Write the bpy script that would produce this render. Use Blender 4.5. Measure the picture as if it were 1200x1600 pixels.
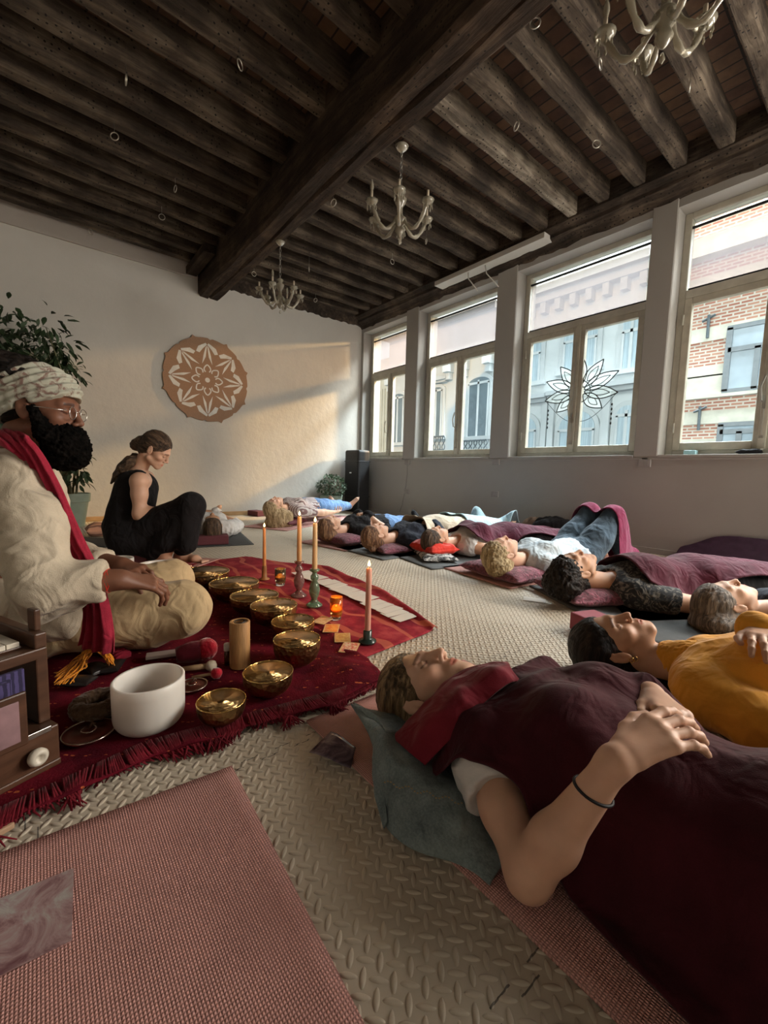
import bpy, bmesh, math, random
import numpy as np
from mathutils import Vector, Matrix
random.seed(7)
rng = np.random.default_rng(7)
for o in list(bpy.data.objects):
    bpy.data.objects.remove(o)
SC = bpy.context.scene
COL = SC.collection
PI = math.pi

# ------------------------------------------------------------------ camera
FPX, HCAM = 662.6, 0.65
_yaw, _pit, _rol = [math.radians(a) for a in (140.855, -5.421, 1.543)]
_f = np.array([math.cos(_yaw)*math.cos(_pit), math.sin(_yaw)*math.cos(_pit), math.sin(_pit)])
_r = np.cross(_f, [0, 0, 1]); _r /= np.linalg.norm(_r)
_u = np.cross(_r, _f)
_R = _r*math.cos(_rol) + _u*math.sin(_rol)
_U = -_r*math.sin(_rol) + _u*math.cos(_rol)
cam_d = bpy.data.cameras.new('camera')
cam = bpy.data.objects.new('camera', cam_d); COL.objects.link(cam)
cam_d.sensor_fit = 'HORIZONTAL'; cam_d.sensor_width = 36.0
cam_d.lens = FPX/1200*36.0
cam_d.clip_start = 0.02; cam_d.clip_end = 200
M = Matrix(((_R[0], _U[0], -_f[0], 0), (_R[1], _U[1], -_f[1], 0), (_R[2], _U[2], -_f[2], HCAM), (0, 0, 0, 1)))
cam.matrix_world = M
SC.camera = cam

def ray(px, py):
    return _f*FPX + _R*(px-600) + _U*(800-py)
CAMP = np.array([0, 0, HCAM])
def ZP(px, py, z=0.0):
    d = ray(px, py); return CAMP + d*((z-HCAM)/d[2])
def YP(px, py, y):
    d = ray(px, py); return CAMP + d*(y/d[1])
def XP(px, py, x):
    d = ray(px, py); return CAMP + d*(x/d[0])
def DP(px, py, D):
    return CAMP + ray(px, py)*(D/FPX)

# ------------------------------------------------------------------ render look
vs = SC.view_settings
SC.display_settings.display_device = 'sRGB'
vs.view_transform = 'Standard'; vs.look = 'None'; vs.gamma = 1.0; vs.use_curve_mapping = False
vs.exposure = 0.0

# ------------------------------------------------------------------ sky and daylight
W = bpy.data.worlds.new('world'); SC.world = W; W.use_nodes = True
wn = W.node_tree.nodes; wl = W.node_tree.links
bg = wn['Background']; bg.inputs[0].default_value = (0.80, 0.92, 1.0, 1); bg.inputs[1].default_value = 1.25

def area(name, loc, target, sx, sy, power, color, spread=PI):
    l = bpy.data.lights.new(name, 'AREA'); l.shape = 'RECTANGLE'; l.size = sx; l.size_y = sy
    l.energy = power; l.color = color; l.spread = spread
    o = bpy.data.objects.new(name, l); COL.objects.link(o); o.location = loc
    d = Vector(target)-Vector(loc); o.rotation_euler = d.to_track_quat('-Z', 'Y').to_euler()
    return o
# added area lamp over the street, standing in for sky to brighten the room
area('sky_fill_lamp', (-2.6, 11.2, 10.2), (-2.6, 3.0, 1.2), 14, 3.2, 16000, (0.86, 0.93, 1.0))
# added fill lamps at two unseen further windows of the same wall
area('window_fill_lamp', (0.78, 4.05, 1.8), (-0.6, 0.6, 0.5), 1.2, 1.8, 115, (1.0, 0.92, 0.82))
area('window_fill_lamp', (2.25, 4.05, 1.8), (-0.8, 0.0, 0.6), 1.2, 1.8, 125, (1.0, 0.92, 0.82))
# added spot lamp outside, for an assumed low sun reflection grazing the far wall
def spot(name, loc, target, power, ang, color, blend=.3, size=.1):
    l = bpy.data.lights.new(name, 'SPOT'); l.energy = power; l.spot_size = math.radians(ang); l.spot_blend = blend
    l.color = color; l.shadow_soft_size = size
    o = bpy.data.objects.new(name, l); COL.objects.link(o); o.location = loc
    d = Vector(target)-Vector(loc); o.rotation_euler = d.to_track_quat('-Z', 'Y').to_euler()
    return o
spot('added_warm_spot', (-3.6, 11.5, 4.6), (-5.4, 3.2, 1.5), 9000, 17, (1.0, .58, .24), .4, .25)

# ------------------------------------------------------------------ object helpers
def tag(o, label=None, cat=None, group=None, kind=None):
    if label: o['label'] = label
    if cat: o['category'] = cat
    if group: o['group'] = group
    if kind: o['kind'] = kind
    return o
def empty(name, loc, label=None, cat=None, group=None, rz=0):
    o = bpy.data.objects.new(name, None); COL.objects.link(o)
    o.location = Vector([float(v) for v in loc]); o.rotation_euler = (0, 0, rz); o.empty_display_size = .1
    return tag(o, label, cat, group)
def link_mesh(name, me, mat, parent=None, smooth=False):
    """mesh coordinates are WORLD coordinates; parent is an unrotated Empty"""
    o = bpy.data.objects.new(name, me); COL.objects.link(o)
    if mat is not None:
        for m in (mat if isinstance(mat, (list, tuple)) else [mat]): me.materials.append(m)
    if smooth: me.polygons.foreach_set('use_smooth', [True]*len(me.polygons))
    if parent is not None:
        o.parent = parent
        pl = np.array(parent.location) if parent.parent is None else np.array(parent.location)+np.array(parent.parent.location)
        o.location = Vector([-float(v) for v in pl])
        if parent.rotation_euler.z: # local coords were meant relative to parent
            o.location = (0, 0, 0)
    return o
def recenter(o):
    """put the object's origin at its base centre"""
    me = o.data
    n = len(me.vertices); c = np.empty(n*3); me.vertices.foreach_get('co', c); c = c.reshape(-1, 3)
    b = np.array([(c[:,0].min()+c[:,0].max())/2, (c[:,1].min()+c[:,1].max())/2, c[:,2].min()])
    c -= b; me.vertices.foreach_set('co', c.ravel()); o.location = Vector(b)+o.location
    return o
def np_mesh(name, V, Fq):
    me = bpy.data.meshes.new(name)
    V = np.asarray(V, dtype=np.float32)
    if isinstance(Fq, np.ndarray):
        k = Fq.shape[1]; nf = len(Fq)
        me.vertices.add(len(V)); me.vertices.foreach_set('co', V.ravel())
        me.loops.add(nf*k); me.loops.foreach_set('vertex_index', Fq.astype(np.int32).ravel())
        me.polygons.add(nf); me.polygons.foreach_set('loop_start', np.arange(0, nf*k, k, dtype=np.int32))
        me.update(calc_edges=True); me.validate()
    else:
        me.from_pydata([tuple(v) for v in V.tolist()], [], Fq); me.update()
    return me
class MB:
    """collects simple shapes into one mesh"""
    def __init__(s): s.V = []; s.F = []; s.sm = []
    def add(s, V, F):
        n = len(s.V); s.V += [tuple(map(float, v)) for v in V]; s.F += [tuple(i+n for i in f) for f in F]; return s
    def box(s, lo, hi, rot=None, c=None):
        x0, y0, z0 = lo; x1, y1, z1 = hi
        V = [(x0,y0,z0),(x1,y0,z0),(x1,y1,z0),(x0,y1,z0),(x0,y0,z1),(x1,y0,z1),(x1,y1,z1),(x0,y1,z1)]
        if rot is not None:
            c = Vector(c) if c is not None else Vector(((x0+x1)/2,(y0+y1)/2,(z0+z1)/2))
            V = [tuple(rot @ (Vector(v)-c)+c) for v in V]
        return s.add(V, [(0,3,2,1),(4,5,6,7),(0,1,5,4),(1,2,6,5),(2,3,7,6),(3,0,4,7)])
    def obox(s, c, size, rz=0, tilt=None):
        R_ = Matrix.Rotation(rz, 3, 'Z')
        if tilt is not None: R_ = R_ @ tilt
        h = Vector(size)/2
        V = [tuple(R_ @ Vector((sx*h.x, sy*h.y, sz*h.z))+Vector(c)) for sz in (-1,1) for sx,sy in ((-1,-1),(1,-1),(1,1),(-1,1))]
        return s.add(V, [(0,3,2,1),(4,5,6,7),(0,1,5,4),(1,2,6,5),(2,3,7,6),(3,0,4,7)])
    def tube(s, pts, r, n=8, closed=False):
        pts = [np.array(p, float) for p in pts]; m = len(pts)
        rr = r if isinstance(r, (list, tuple, np.ndarray)) else [r]*m
        V = []; ref = None
        for i, p in enumerate(pts):
            a = pts[(i-1) % m] if (i > 0 or closed) else p; b = pts[(i+1) % m] if (i < m-1 or closed) else p
            t = b-a; t /= (np.linalg.norm(t)+1e-9)
            if ref is None:
                ref = np.cross(t, [0, 0, 1.]);
                if np.linalg.norm(ref) < .1: ref = np.cross(t, [1., 0, 0])
            ref = ref - t*(ref@t); ref /= np.linalg.norm(ref)+1e-9
            q = np.cross(t, ref)
            for k in range(n):
                a_ = 2*PI*k/n; V.append(p+(ref*math.cos(a_)+q*math.sin(a_))*rr[i])
        F = []
        for i in range(m-1 if not closed else m):
            j = (i+1) % m
            for k in range(n): F.append((i*n+k, i*n+(k+1) % n, j*n+(k+1) % n, j*n+k))
        if not closed:
            F.append(tuple(range(n-1, -1, -1))); F.append(tuple((m-1)*n+k for k in range(n)))
        return s.add(V, F)
    def lathe(s, prof, n=32, c=(0,0,0), axis=None, close=True):
        """prof: list of (r, z) ; axis optional rotation Matrix"""
        V = []; F = []
        for r_, z in prof:
            for k in range(n):
                a = 2*PI*k/n; v = Vector((r_*math.cos(a), r_*math.sin(a), z))
                if axis is not None: v = axis @ v
                V.append((v.x+c[0], v.y+c[1], v.z+c[2]))
        for i in range(len(prof)-1):
            for k in range(n): F.append((i*n+k, i*n+(k+1) % n, (i+1)*n+(k+1) % n, (i+1)*n+k))
        if close:
            if prof[0][0] > 1e-5: F.append(tuple(range(n-1, -1, -1)))
            if prof[-1][0] > 1e-5: F.append(tuple((len(prof)-1)*n+k for k in range(n)))
        return s.add(V, F)
    def prism(s, poly, z0, z1, fn=lambda x, y, z: (x, y, z)):
        n = len(poly)
        V = [fn(x, y, z0) for x, y in poly]+[fn(x, y, z1) for x, y in poly]
        F = [tuple(range(n-1, -1, -1)), tuple(range(n, 2*n))]+[(i, (i+1) % n, n+(i+1) % n, n+i) for i in range(n)]
        return s.add(V, F)
    def build(s, name, mat, parent=None, smooth=False, bevel=0, own=True, auto=None):
        me = np_mesh(name, s.V, s.F)
        o = link_mesh(name, me, mat, parent, smooth)
        if bevel:
            b = o.modifiers.new('bevel', 'BEVEL'); b.width = bevel; b.segments = 2; b.limit_method = 'ANGLE'
        if auto is not None:
            me.polygons.foreach_set('use_smooth', [True]*len(me.polygons))
            me.set_sharp_from_angle(angle=math.radians(auto))
        if parent is None and own: recenter(o)
        return o
def copy_tree(o, parent=None):
    c = o.copy(); COL.objects.link(c); c.parent = parent
    for ch in list(o.children): copy_tree(ch, c)
    return c

# ------------------------------------------------------------------ materials
def nmat(name):
    m = bpy.data.materials.new(name); m.use_nodes = True
    return m, m.node_tree.nodes, m.node_tree.links, m.node_tree.nodes['Principled BSDF']
def ramp(nn, ll, fac, stops):
    r_ = nn.new('ShaderNodeValToRGB'); e = r_.color_ramp.elements
    e[0].position = stops[0][0]; e[0].color = (*stops[0][1], 1)
    e[1].position = stops[-1][0]; e[1].color = (*stops[-1][1], 1)
    for p, c in stops[1:-1]:
        x = e.new(p); x.color = (*c, 1)
    ll.new(fac, r_.inputs[0]); return r_.outputs[0]
def coords(nn, ll, scale=(1,1,1), rot=(0,0,0), kind='Object'):
    t = nn.new('ShaderNodeTexCoord'); mp = nn.new('ShaderNodeMapping')
    mp.inputs['Scale'].default_value = scale; mp.inputs['Rotation'].default_value = rot
    ll.new(t.outputs[kind], mp.inputs[0]); return mp.outputs[0]
def noise(nn, ll, vec, scale, detail=4, rough=.55, dist=0):
    n = nn.new('ShaderNodeTexNoise'); n.inputs['Scale'].default_value = scale; n.inputs['Detail'].default_value = detail
    n.inputs['Roughness'].default_value = rough; n.inputs['Distortion'].default_value = dist
    if vec is not None: ll.new(vec, n.inputs['Vector'])
    return n.outputs['Fac']
def bump(nn, ll, h, p, strength=.3, dist=.01):
    b = nn.new('ShaderNodeBump'); b.inputs['Strength'].default_value = strength; b.inputs['Distance'].default_value = dist
    ll.new(h, b.inputs['Height']); ll.new(b.outputs[0], p.inputs['Normal']); return b
def mulc(c, k): return tuple(max(0, min(1, v*k)) for v in c)
def mat(name, color, rough=.6, metal=0, var=.12, vscale=8, bscale=60, bstr=.15, bdist=.003, spec=.4, sheen=0, scale=(1,1,1), rot=(0,0,0), c2=None, trans=0, sss=0, kind='Object'):
    m, nn, ll, p = nmat(name)
    v = coords(nn, ll, scale, rot, kind)
    f = noise(nn, ll, v, vscale)
    lo = mulc(color, 1-var); hi = c2 if c2 else mulc(color, 1+var)
    ll.new(ramp(nn, ll, f, [(.3, lo), (.7, hi)]), p.inputs['Base Color'])
    p.inputs['Roughness'].default_value = rough; p.inputs['Metallic'].default_value = metal
    p.inputs['Specular IOR Level'].default_value = spec
    if sheen:
        p.inputs['Sheen Weight'].default_value = sheen; p.inputs['Sheen Roughness'].default_value = .5
    if trans: p.inputs['Transmission Weight'].default_value = trans
    if sss:
        p.inputs['Subsurface Weight'].default_value = sss; p.inputs['Subsurface Radius'].default_value = (.012, .005, .003); p.inputs['Subsurface Scale'].default_value = 1
    if bstr:
        bump(nn, ll, noise(nn, ll, v, bscale, 3), p, bstr, bdist)
    return m
def cloth(name, color, var=.15, weave=700, bstr=.25, sheen=.3, rough=.9, c2=None, vscale=14, wsc=13, wst=.55):
    m, nn, ll, p = nmat(name)
    v = coords(nn, ll)
    f = noise(nn, ll, v, vscale, 5)
    f2 = noise(nn, ll, v, weave, 2)
    mx = nn.new('ShaderNodeMath'); mx.operation = 'MULTIPLY_ADD'; ll.new(f2, mx.inputs[0]); mx.inputs[1].default_value = .5; ll.new(f, mx.inputs[2])
    ll.new(ramp(nn, ll, mx.outputs[0], [(.5, mulc(color, 1-var)), (.95, c2 or mulc(color, 1+var))]), p.inputs['Base Color'])
    p.inputs['Roughness'].default_value = rough; p.inputs['Specular IOR Level'].default_value = .2
    p.inputs['Sheen Weight'].default_value = sheen; p.inputs['Sheen Roughness'].default_value = .4
    b1 = bump(nn, ll, f2, p, bstr, .0015)
    wr = noise(nn, ll, coords(nn, ll, (1, 1, .7), (.3, .2, .9)), wsc, 2.5, .45, 1.1)
    b2 = bump(nn, ll, wr, p, wst, .03); ll.new(b1.outputs[0], b2.inputs['Normal'])
    return m
# ------------------------------------------------------------------ the room
XB, YW = -5.78, 4.14          # far wall, window wall
XF, YL = 3.2, -2.2
def plaster(name, col, lumps=.25, patches=None):
    m, nn, ll, p = nmat(name)
    v = coords(nn, ll)
    f = noise(nn, ll, v, 1.3, 6, .6)
    ll.new(ramp(nn, ll, f, [(.3, mulc(col, .93)), (.55, col), (.75, mulc(col, 1.05))]), p.inputs['Base Color'])
    p.inputs['Roughness'].default_value = .75; p.inputs['Specular IOR Level'].default_value = .25
    f2 = noise(nn, ll, v, 9, 7, .62)
    bump(nn, ll, f2, p, lumps, .02)
    return m
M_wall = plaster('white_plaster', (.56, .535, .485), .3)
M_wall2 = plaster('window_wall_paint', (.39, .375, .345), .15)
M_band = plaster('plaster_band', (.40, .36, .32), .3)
M_frame = mat('window_paint', (.52, .50, .42), .5, 0, .1, 12, 30, .15)
M_frame2 = mat('sash_paint', (.50, .47, .38), .5, 0, .12, 12, 30, .15)
M_base = mat('pine_board', (.42, .26, .12), .6, 0, .3, 6, 40, .2, scale=(8, 1, 8))
M_black = mat('black_plastic', (.012, .012, .013), .45, bstr=0)
def wood_dark(name, c1, c2, c3, axis=0, strength=.8, worm=True, holes=90):
    m, nn, ll, p = nmat(name)
    sc = [14, 14, 14]; sc[axis] = 1.6
    v = coords(nn, ll, tuple(sc))
    v0 = coords(nn, ll)
    f = noise(nn, ll, v, 1.6, 8, .65, .4)
    g = noise(nn, ll, v0, 3.0, 5, .6)
    mx = nn.new('ShaderNodeMath'); mx.operation = 'ADD'; ll.new(f, mx.inputs[0]); ll.new(g, mx.inputs[1])
    col = ramp(nn, ll, mx.outputs[0], [(.38, c1), (.5, c2), (.62, c2), (.74, c3)])
    mx.inputs[0].default_value = 0
    hv = nn.new('ShaderNodeMath'); hv.operation = 'MULTIPLY'; hv.inputs[1].default_value = .5; ll.new(mx.outputs[0], hv.inputs[0])
    r_ = nn.new('ShaderNodeValToRGB')
    e = r_.color_ramp.elements; e[0].position = .36; e[0].color = (*c1, 1); e[1].position = .64; e[1].color = (*c3, 1)
    x = e.new(.50); x.color = (*c2, 1)
    ll.new(hv.outputs[0], r_.inputs[0])
    out = r_.outputs[0]
    # small nail holes and worm marks are real dark pits
    vo = nn.new('ShaderNodeTexVoronoi'); vo.inputs['Scale'].default_value = 26; vo.inputs['Randomness'].default_value = .55
    ll.new(v0, vo.inputs['Vector'])
    lt = nn.new('ShaderNodeMath'); lt.operation = 'LESS_THAN'; lt.inputs[1].default_value = .17 if worm else .0
    ll.new(vo.outputs['Distance'], lt.inputs[0])
    mix = nn.new('ShaderNodeMix'); mix.data_type = 'RGBA'; ll.new(lt.outputs[0], mix.inputs['Factor'])
    ll.new(out, mix.inputs[6]); mix.inputs[7].default_value = (.012, .009, .007, 1)
    ll.new(mix.outputs[2], p.inputs['Base Color'])
    p.inputs['Roughness'].default_value = .85; p.inputs['Specular IOR Level'].default_value = .25
    bump(nn, ll, f, p, strength, .02)
    return m
M_beam = wood_dark('old_beam_oak', (.010, .006, .004), (.036, .023, .015), (.10, .067, .043), 0)
M_joist = wood_dark('joist_oak', (.020, .014, .010), (.062, .045, .032), (.16, .125, .09), 1)
M_joist_pale = wood_dark('joist_oak_pale', (.04, .032, .024), (.15, .12, .09), (.42, .36, .28), 1)
M_plate = wood_dark('lintel_oak', (.012, .009, .007), (.045, .032, .023), (.13, .097, .07), 0, 1.0)

def struct(mb, name, m, smooth=False, bevel=0, parent=None):
    o = mb.build(name, m, parent, smooth, bevel, own=False)
    if parent is None: o['kind'] = 'structure'
    return o
# -- floor: foam tiles with a raised diamond-plate relief
m, nn, ll, p = nmat('foam_tile')
v = coords(nn, ll)
f = noise(nn, ll, v, 1.1, 4, .6); f2 = noise(nn, ll, v, 220, 3)
cB = ramp(nn, ll, f, [(.3, (.42, .37, .295)), (.7, (.57, .50, .395))])
sep = nn.new('ShaderNodeSeparateXYZ'); ll.new(v, sep.inputs[0])
def math_(op, a, b=None):
    n = nn.new('ShaderNodeMath'); n.operation = op
    for i, q in enumerate((a, b)):
        if q is None: continue
        if isinstance(q, (int, float)): n.inputs[i].default_value = q
        else: ll.new(q, n.inputs[i])
    return n.outputs[0]
def seam(a, b, off):
    w = math_('MULTIPLY', math_('SIGN', math_('SINE', math_('MULTIPLY', b, 78.0))), .009)
    t = math_('ADD', math_('ADD', a, off), w)
    fr = math_('ABSOLUTE', math_('SUBTRACT', math_('FRACT', math_('MULTIPLY', t, 1/0.61)), .5))
    return math_('LESS_THAN', fr, .0019)
sm = math_('MAXIMUM', seam(sep.outputs[0], sep.outputs[1], 10.32), seam(sep.outputs[1], sep.outputs[0], 10.10))
mix = nn.new('ShaderNodeMix'); mix.data_type = 'RGBA'; ll.new(sm, mix.inputs['Factor']); ll.new(cB, mix.inputs[6]); mix.inputs[7].default_value = (.13, .115, .10, 1)
ll.new(mix.outputs[2], p.inputs['Base Color']); p.inputs['Roughness'].default_value = .5; p.inputs['Specular IOR Level'].default_value = .45
bump(nn, ll, f2, p, .12, .001)
M_floor = m
fV = [np.array([[XB-.3, YL, 0], [XF, YL, 0], [XF, YW+.3, 0], [XB-.3, YW+.3, 0]], float)]
fF = [np.array([[0, 1, 2, 3]])]
nv = 4
pt = .0285
ii, jj = np.meshgrid(np.arange(int(XB/pt), int(.35/pt)), np.arange(int(-.9/pt), int(YW/pt)), indexing='ij')
cx = (ii*pt).ravel(); cy = (jj*pt).ravel()
C2 = np.concatenate([np.stack([cx, cy, np.zeros_like(cx)], 1), np.stack([cx+pt/2, cy+pt/2, np.ones_like(cx)], 1)])
dep = (C2[:, 0]*_f[0]+C2[:, 1]*_f[1]); lat = (C2[:, 0]*_r[0]+C2[:, 1]*_r[1])
C2 = C2[(dep > .25) & (np.abs(lat) < dep*1.05+.25)]
dist = np.hypot(C2[:, 0], C2[:, 1])
for near in (True, False):
    S_ = C2[(dist < 1.9) == near]
    n = 12 if near else 8
    th = np.arange(n)/n*2*PI
    prof = [(1.0, 0.0), (.82, .75), (.45, 1.0)] if near else [(1.0, 0.0), (.6, .85)]
    rings = []
    for rr_, hh in prof:
        a = np.sign(np.cos(th))*np.abs(np.cos(th))**1.25*.0132*rr_; b = np.sin(th)*.0042*rr_
        rings.append(np.stack([a, b, np.full(n, hh*.0021)], 1))
    rings.append(np.array([[0, 0, .0023 if near else .0021]]))
    L = np.concatenate(rings)
    ang = np.where(S_[:, 2] < .5, PI/4, PI*3/4+.04)
    ca, sa = np.cos(ang)[:, None], np.sin(ang)[:, None]
    Vx = S_[:, 0:1]+ca*L[None, :, 0]-sa*L[None, :, 1]; Vy = S_[:, 1:2]+sa*L[None, :, 0]+ca*L[None, :, 1]
    Vz = np.broadcast_to(L[None, :, 2], Vx.shape)
    VV = np.stack([Vx, Vy, Vz], 2).reshape(-1, 3)
    k = len(prof); F_ = []
    for q in range(k-1):
        for t in range(n): F_.append((q*n+t, q*n+(t+1) % n, (q+1)*n+(t+1) % n, (q+1)*n+t))
    for t in range(n): F_.append(((k-1)*n+t, (k-1)*n+(t+1) % n, k*n, k*n))
    F_ = np.array(F_)
    FF = (F_[None]+np.arange(len(S_))[:, None, None]*len(L)).reshape(-1, 4)+nv
    fV.append(VV); fF.append(FF); nv += len(VV)
V_ = np.concatenate(fV); Fq = np.concatenate(fF)
tri = Fq[:, 2] == Fq[:, 3]
me = bpy.data.meshes.new('floor')
me.vertices.add(len(V_)); me.vertices.foreach_set('co', V_.astype(np.float32).ravel())
loops = np.concatenate([Fq[~tri].ravel(), Fq[tri][:, :3].ravel()]).astype(np.int32)
starts = np.concatenate([np.arange((~tri).sum())*4, (~tri).sum()*4+np.arange(tri.sum())*3]).astype(np.int32)
me.loops.add(len(loops)); me.loops.foreach_set('vertex_index', loops)
me.polygons.add(len(starts)); me.polygons.foreach_set('loop_start', starts); me.update(calc_edges=True)
sm_ = np.ones(len(starts), bool); sm_[0] = False; me.polygons.foreach_set('use_smooth', sm_)
fl = link_mesh('floor', me, M_floor); fl['kind'] = 'structure'

# -- far wall with the plaster band under the ceiling
struct(MB().box((XB-.2, YL, 0), (XB, YW+.4, 3.3)), 'wall_back', M_wall)
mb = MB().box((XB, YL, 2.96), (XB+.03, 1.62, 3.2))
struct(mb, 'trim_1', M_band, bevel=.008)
mb = MB()   # ragged timber plate right of the beam
px = [1.9+i*.045 for i in range(51)]
lowz = [2.955+random.uniform(-.015, .02) for _ in px]
mb.prism([(px[0], 3.14)]+list(zip(px, lowz))+[(px[-1], 3.14)], XB, XB+.04, lambda x, y, z: (z, x, y))
struct(mb, 'trim_2', M_plate)
struct(MB().box((XB-.2, YL-.2, 0), (XF, YL, 3.3)), 'wall_left', M_wall)
struct(MB().box((XF, YL, 0), (XF+.2, YW+.4, 3.3)), 'wall_front', M_wall)
# -- window wall
WIN = [(-5.72, -4.68), (-4.43, -3.14), (-2.88, -1.57), (-1.38, -.08), (.16, 1.42), (1.64, 2.9)]
ZS, ZT = .845, 2.86
mb = MB().box((XB, YW, 0), (XF, YW+.36, ZS)).box((XB, YW, ZT), (XF, YW+.36, 3.3))
e0 = XB
for a, b in WIN:
    mb.box((e0, YW, ZS), (a, YW+.36, ZT)); e0 = b
mb.box((e0, YW, ZS), (XF, YW+.36, ZT))
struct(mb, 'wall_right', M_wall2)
mb = MB()
for a, b in WIN: mb.box((a+.001, YW-.015, ZS-.012), (b-.001, YW+.17, ZS+.012))
for a, b in WIN[:4]: mb.box((a-.12, YW-.012, ZS-.03), (b+.12, YW-.001, ZS-.012))
struct(mb, 'trim_3', M_wall2, bevel=.004)
# baseboards
struct(MB().box((XB, YL, 0), (XB+.018, YW, .055)), 'baseboard_back', M_base)
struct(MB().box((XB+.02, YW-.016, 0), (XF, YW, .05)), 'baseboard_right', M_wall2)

# -- windows
m, nn, ll, p = nmat('window_glass')
out = nn['Material Output']; tr = nn.new('ShaderNodeBsdfTransparent'); gl = nn.new('ShaderNodeBsdfGlossy'); gl.inputs['Roughness'].default_value = .02
tr.inputs[0].default_value = (.94, .97, .96, 1)
mx = nn.new('ShaderNodeMixShader'); lw = nn.new('ShaderNodeLayerWeight'); lw.inputs[0].default_value = .5
pw = nn.new('ShaderNodeMath'); pw.operation = 'POWER'; pw.inputs[1].default_value = 5; ll.new(lw.outputs['Facing'], pw.inputs[0])
ma = nn.new('ShaderNodeMath'); ma.operation = 'MULTIPLY_ADD'; ma.inputs[1].default_value = .5; ma.inputs[2].default_value = .025; ll.new(pw.outputs[0], ma.inputs[0])
ll.new(ma.outputs[0], mx.inputs[0]); ll.new(tr.outputs[0], mx.inputs[1]); ll.new(gl.outputs[0], mx.inputs[2]); ll.new(mx.outputs[0], out.inputs[0])
M_glass = m
m, nn, ll, p = nmat('blind_scrim')
out = nn['Material Output']; tr = nn.new('ShaderNodeBsdfTransparent'); tr.inputs[0].default_value = (.74, .66, .60, 1)
tl = nn.new('ShaderNodeBsdfTranslucent'); tl.inputs[0].default_value = (.16, .14, .145, 1)
v = coords(nn, ll, (1, 1, 1)); f = noise(nn, ll, v, 3, 4); 
mx = nn.new('ShaderNodeMixShader'); mr = nn.new('ShaderNodeMapRange'); ll.new(f, mr.inputs[0]); mr.inputs[3].default_value = .38; mr.inputs[4].default_value = .55
ll.new(mr.outputs[0], mx.inputs[0]); ll.new(tr.outputs[0], mx.inputs[1]); ll.new(tl.outputs[0], mx.inputs[2]); ll.new(mx.outputs[0], out.inputs[0])
M_blind = m
M_met = mat('grey_metal', (.45, .44, .40), .35, 1, bstr=0)
blinds_lab = ['roller blind half down behind the far corner window beside the white wall', 'roller blind in the top light of the second window from the corner',
              'roller blind over the top light of the window with the lotus drawing', 'roller blind over the top light of the window facing red brick']
YF = YW+.16
for i, (a, b) in enumerate(WIN[:5]):
    r_ = empty('window_%d' % (i+1), ((a+b)/2, YF, ZS)); r_['kind'] = 'structure'
    fw = .055
    mb = MB()
    mb.box((a, YF, ZS), (a+fw, YF+.08, ZT)).box((b-fw, YF, ZS), (b, YF+.08, ZT))
    mb.box((a+fw, YF, ZS), (b-fw, YF+.08, ZS+fw)).box((a+fw, YF, ZT-.05), (b-fw, YF+.08, ZT))
    mb.box((a+fw, YF-.012, 2.165), (b-fw, YF+.08, 2.235))
    mb.build('window_frame', M_frame, r_, bevel=.006)
    c = (a+b)/2
    for s_, (x0, x1) in enumerate(((a+fw, c-.006), (c+.006, b-fw))):
        mb = MB(); sw = .055; z0, z1 = ZS+fw, 2.165
        mb.box((x0, YF-.012, z0), (x0+sw, YF+.045, z1)).box((x1-sw, YF-.012, z0), (x1, YF+.045, z1))
        mb.box((x0+sw, YF-.012, z0), (x1-sw, YF+.045, z0+sw+.01)).box((x0+sw, YF-.012, z1-sw), (x1-sw, YF+.045, z1))
        sh = mb.build('sash', M_frame2, r_, bevel=.005)
        g = MB().box((x0+sw, YF+.012, z0+sw+.01), (x1-sw, YF+.016, z1-sw)).build('pane', M_glass, sh); g.location = (0, 0, 0)
    MB().box((c-.028, YF-.03, ZS+fw), (c+.022, YF-.012, 2.165)).build('meeting_bar', M_frame2, r_, bevel=.006)
    hd = MB(); hd.tube([(c-.02, YF-.035, 1.25), (c-.022, YF-.075, 1.26), (c-.03, YF-.085, 1.36), (c-.01, YF-.075, 1.44)], .007, 8).box((c-.02, YF-.045, 1.2), (c+.0, YF-.03, 1.30))
    hd.box((c-.02, YF-.045, .98), (c+.005, YF-.03, 1.0)).tube([(c-.006, YF-.037, 1.0), (c-.006, YF-.037, 2.0)], .004, 6)
    hd.build('espagnolette_handle', M_met, r_)
    for z in (1.05, 1.95):
        for xx in (a+fw-.005, b-fw-.005): MB().tube([(xx+.005, YF-.018, z), (xx+.005, YF-.018, z+.085)], .008, 8).build('hinge', M_frame, r_)
    MB().box((a+fw, YF+.03, 2.235), (b-fw, YF+.034, ZT-.05)).build('pane', M_glass, r_)
    if i < 4:
        t = empty('roller_blind', (c, YF+.012, 2.79), blinds_lab[i], 'blind')
        V = []; F = []; n = 40
        for k in range(n+1):
            x = a+fw+.012+(b-a-2*fw-.03)*k/n
            for z in (2.25, 2.5, 2.735): V.append((x, YF+.014+.003*math.sin(k*.9+z*3), z))
        F = [(3*k+q, 3*k+3+q, 3*k+4+q, 3*k+1+q) for k in range(n) for q in (0, 1)]
        MB().add(V, F).build('scrim', M_blind, t, smooth=True)
        MB().tube([(a+fw+.002, YF+.014, 2.742), (b-fw-.002, YF+.014, 2.742)], .011, 10).build('roller', M_black, t)
        MB().box((a+fw+.01, YF+.006, 2.238), (b-fw-.012, YF+.02, 2.252)).build('bottom_bar', M_black, t)

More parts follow.
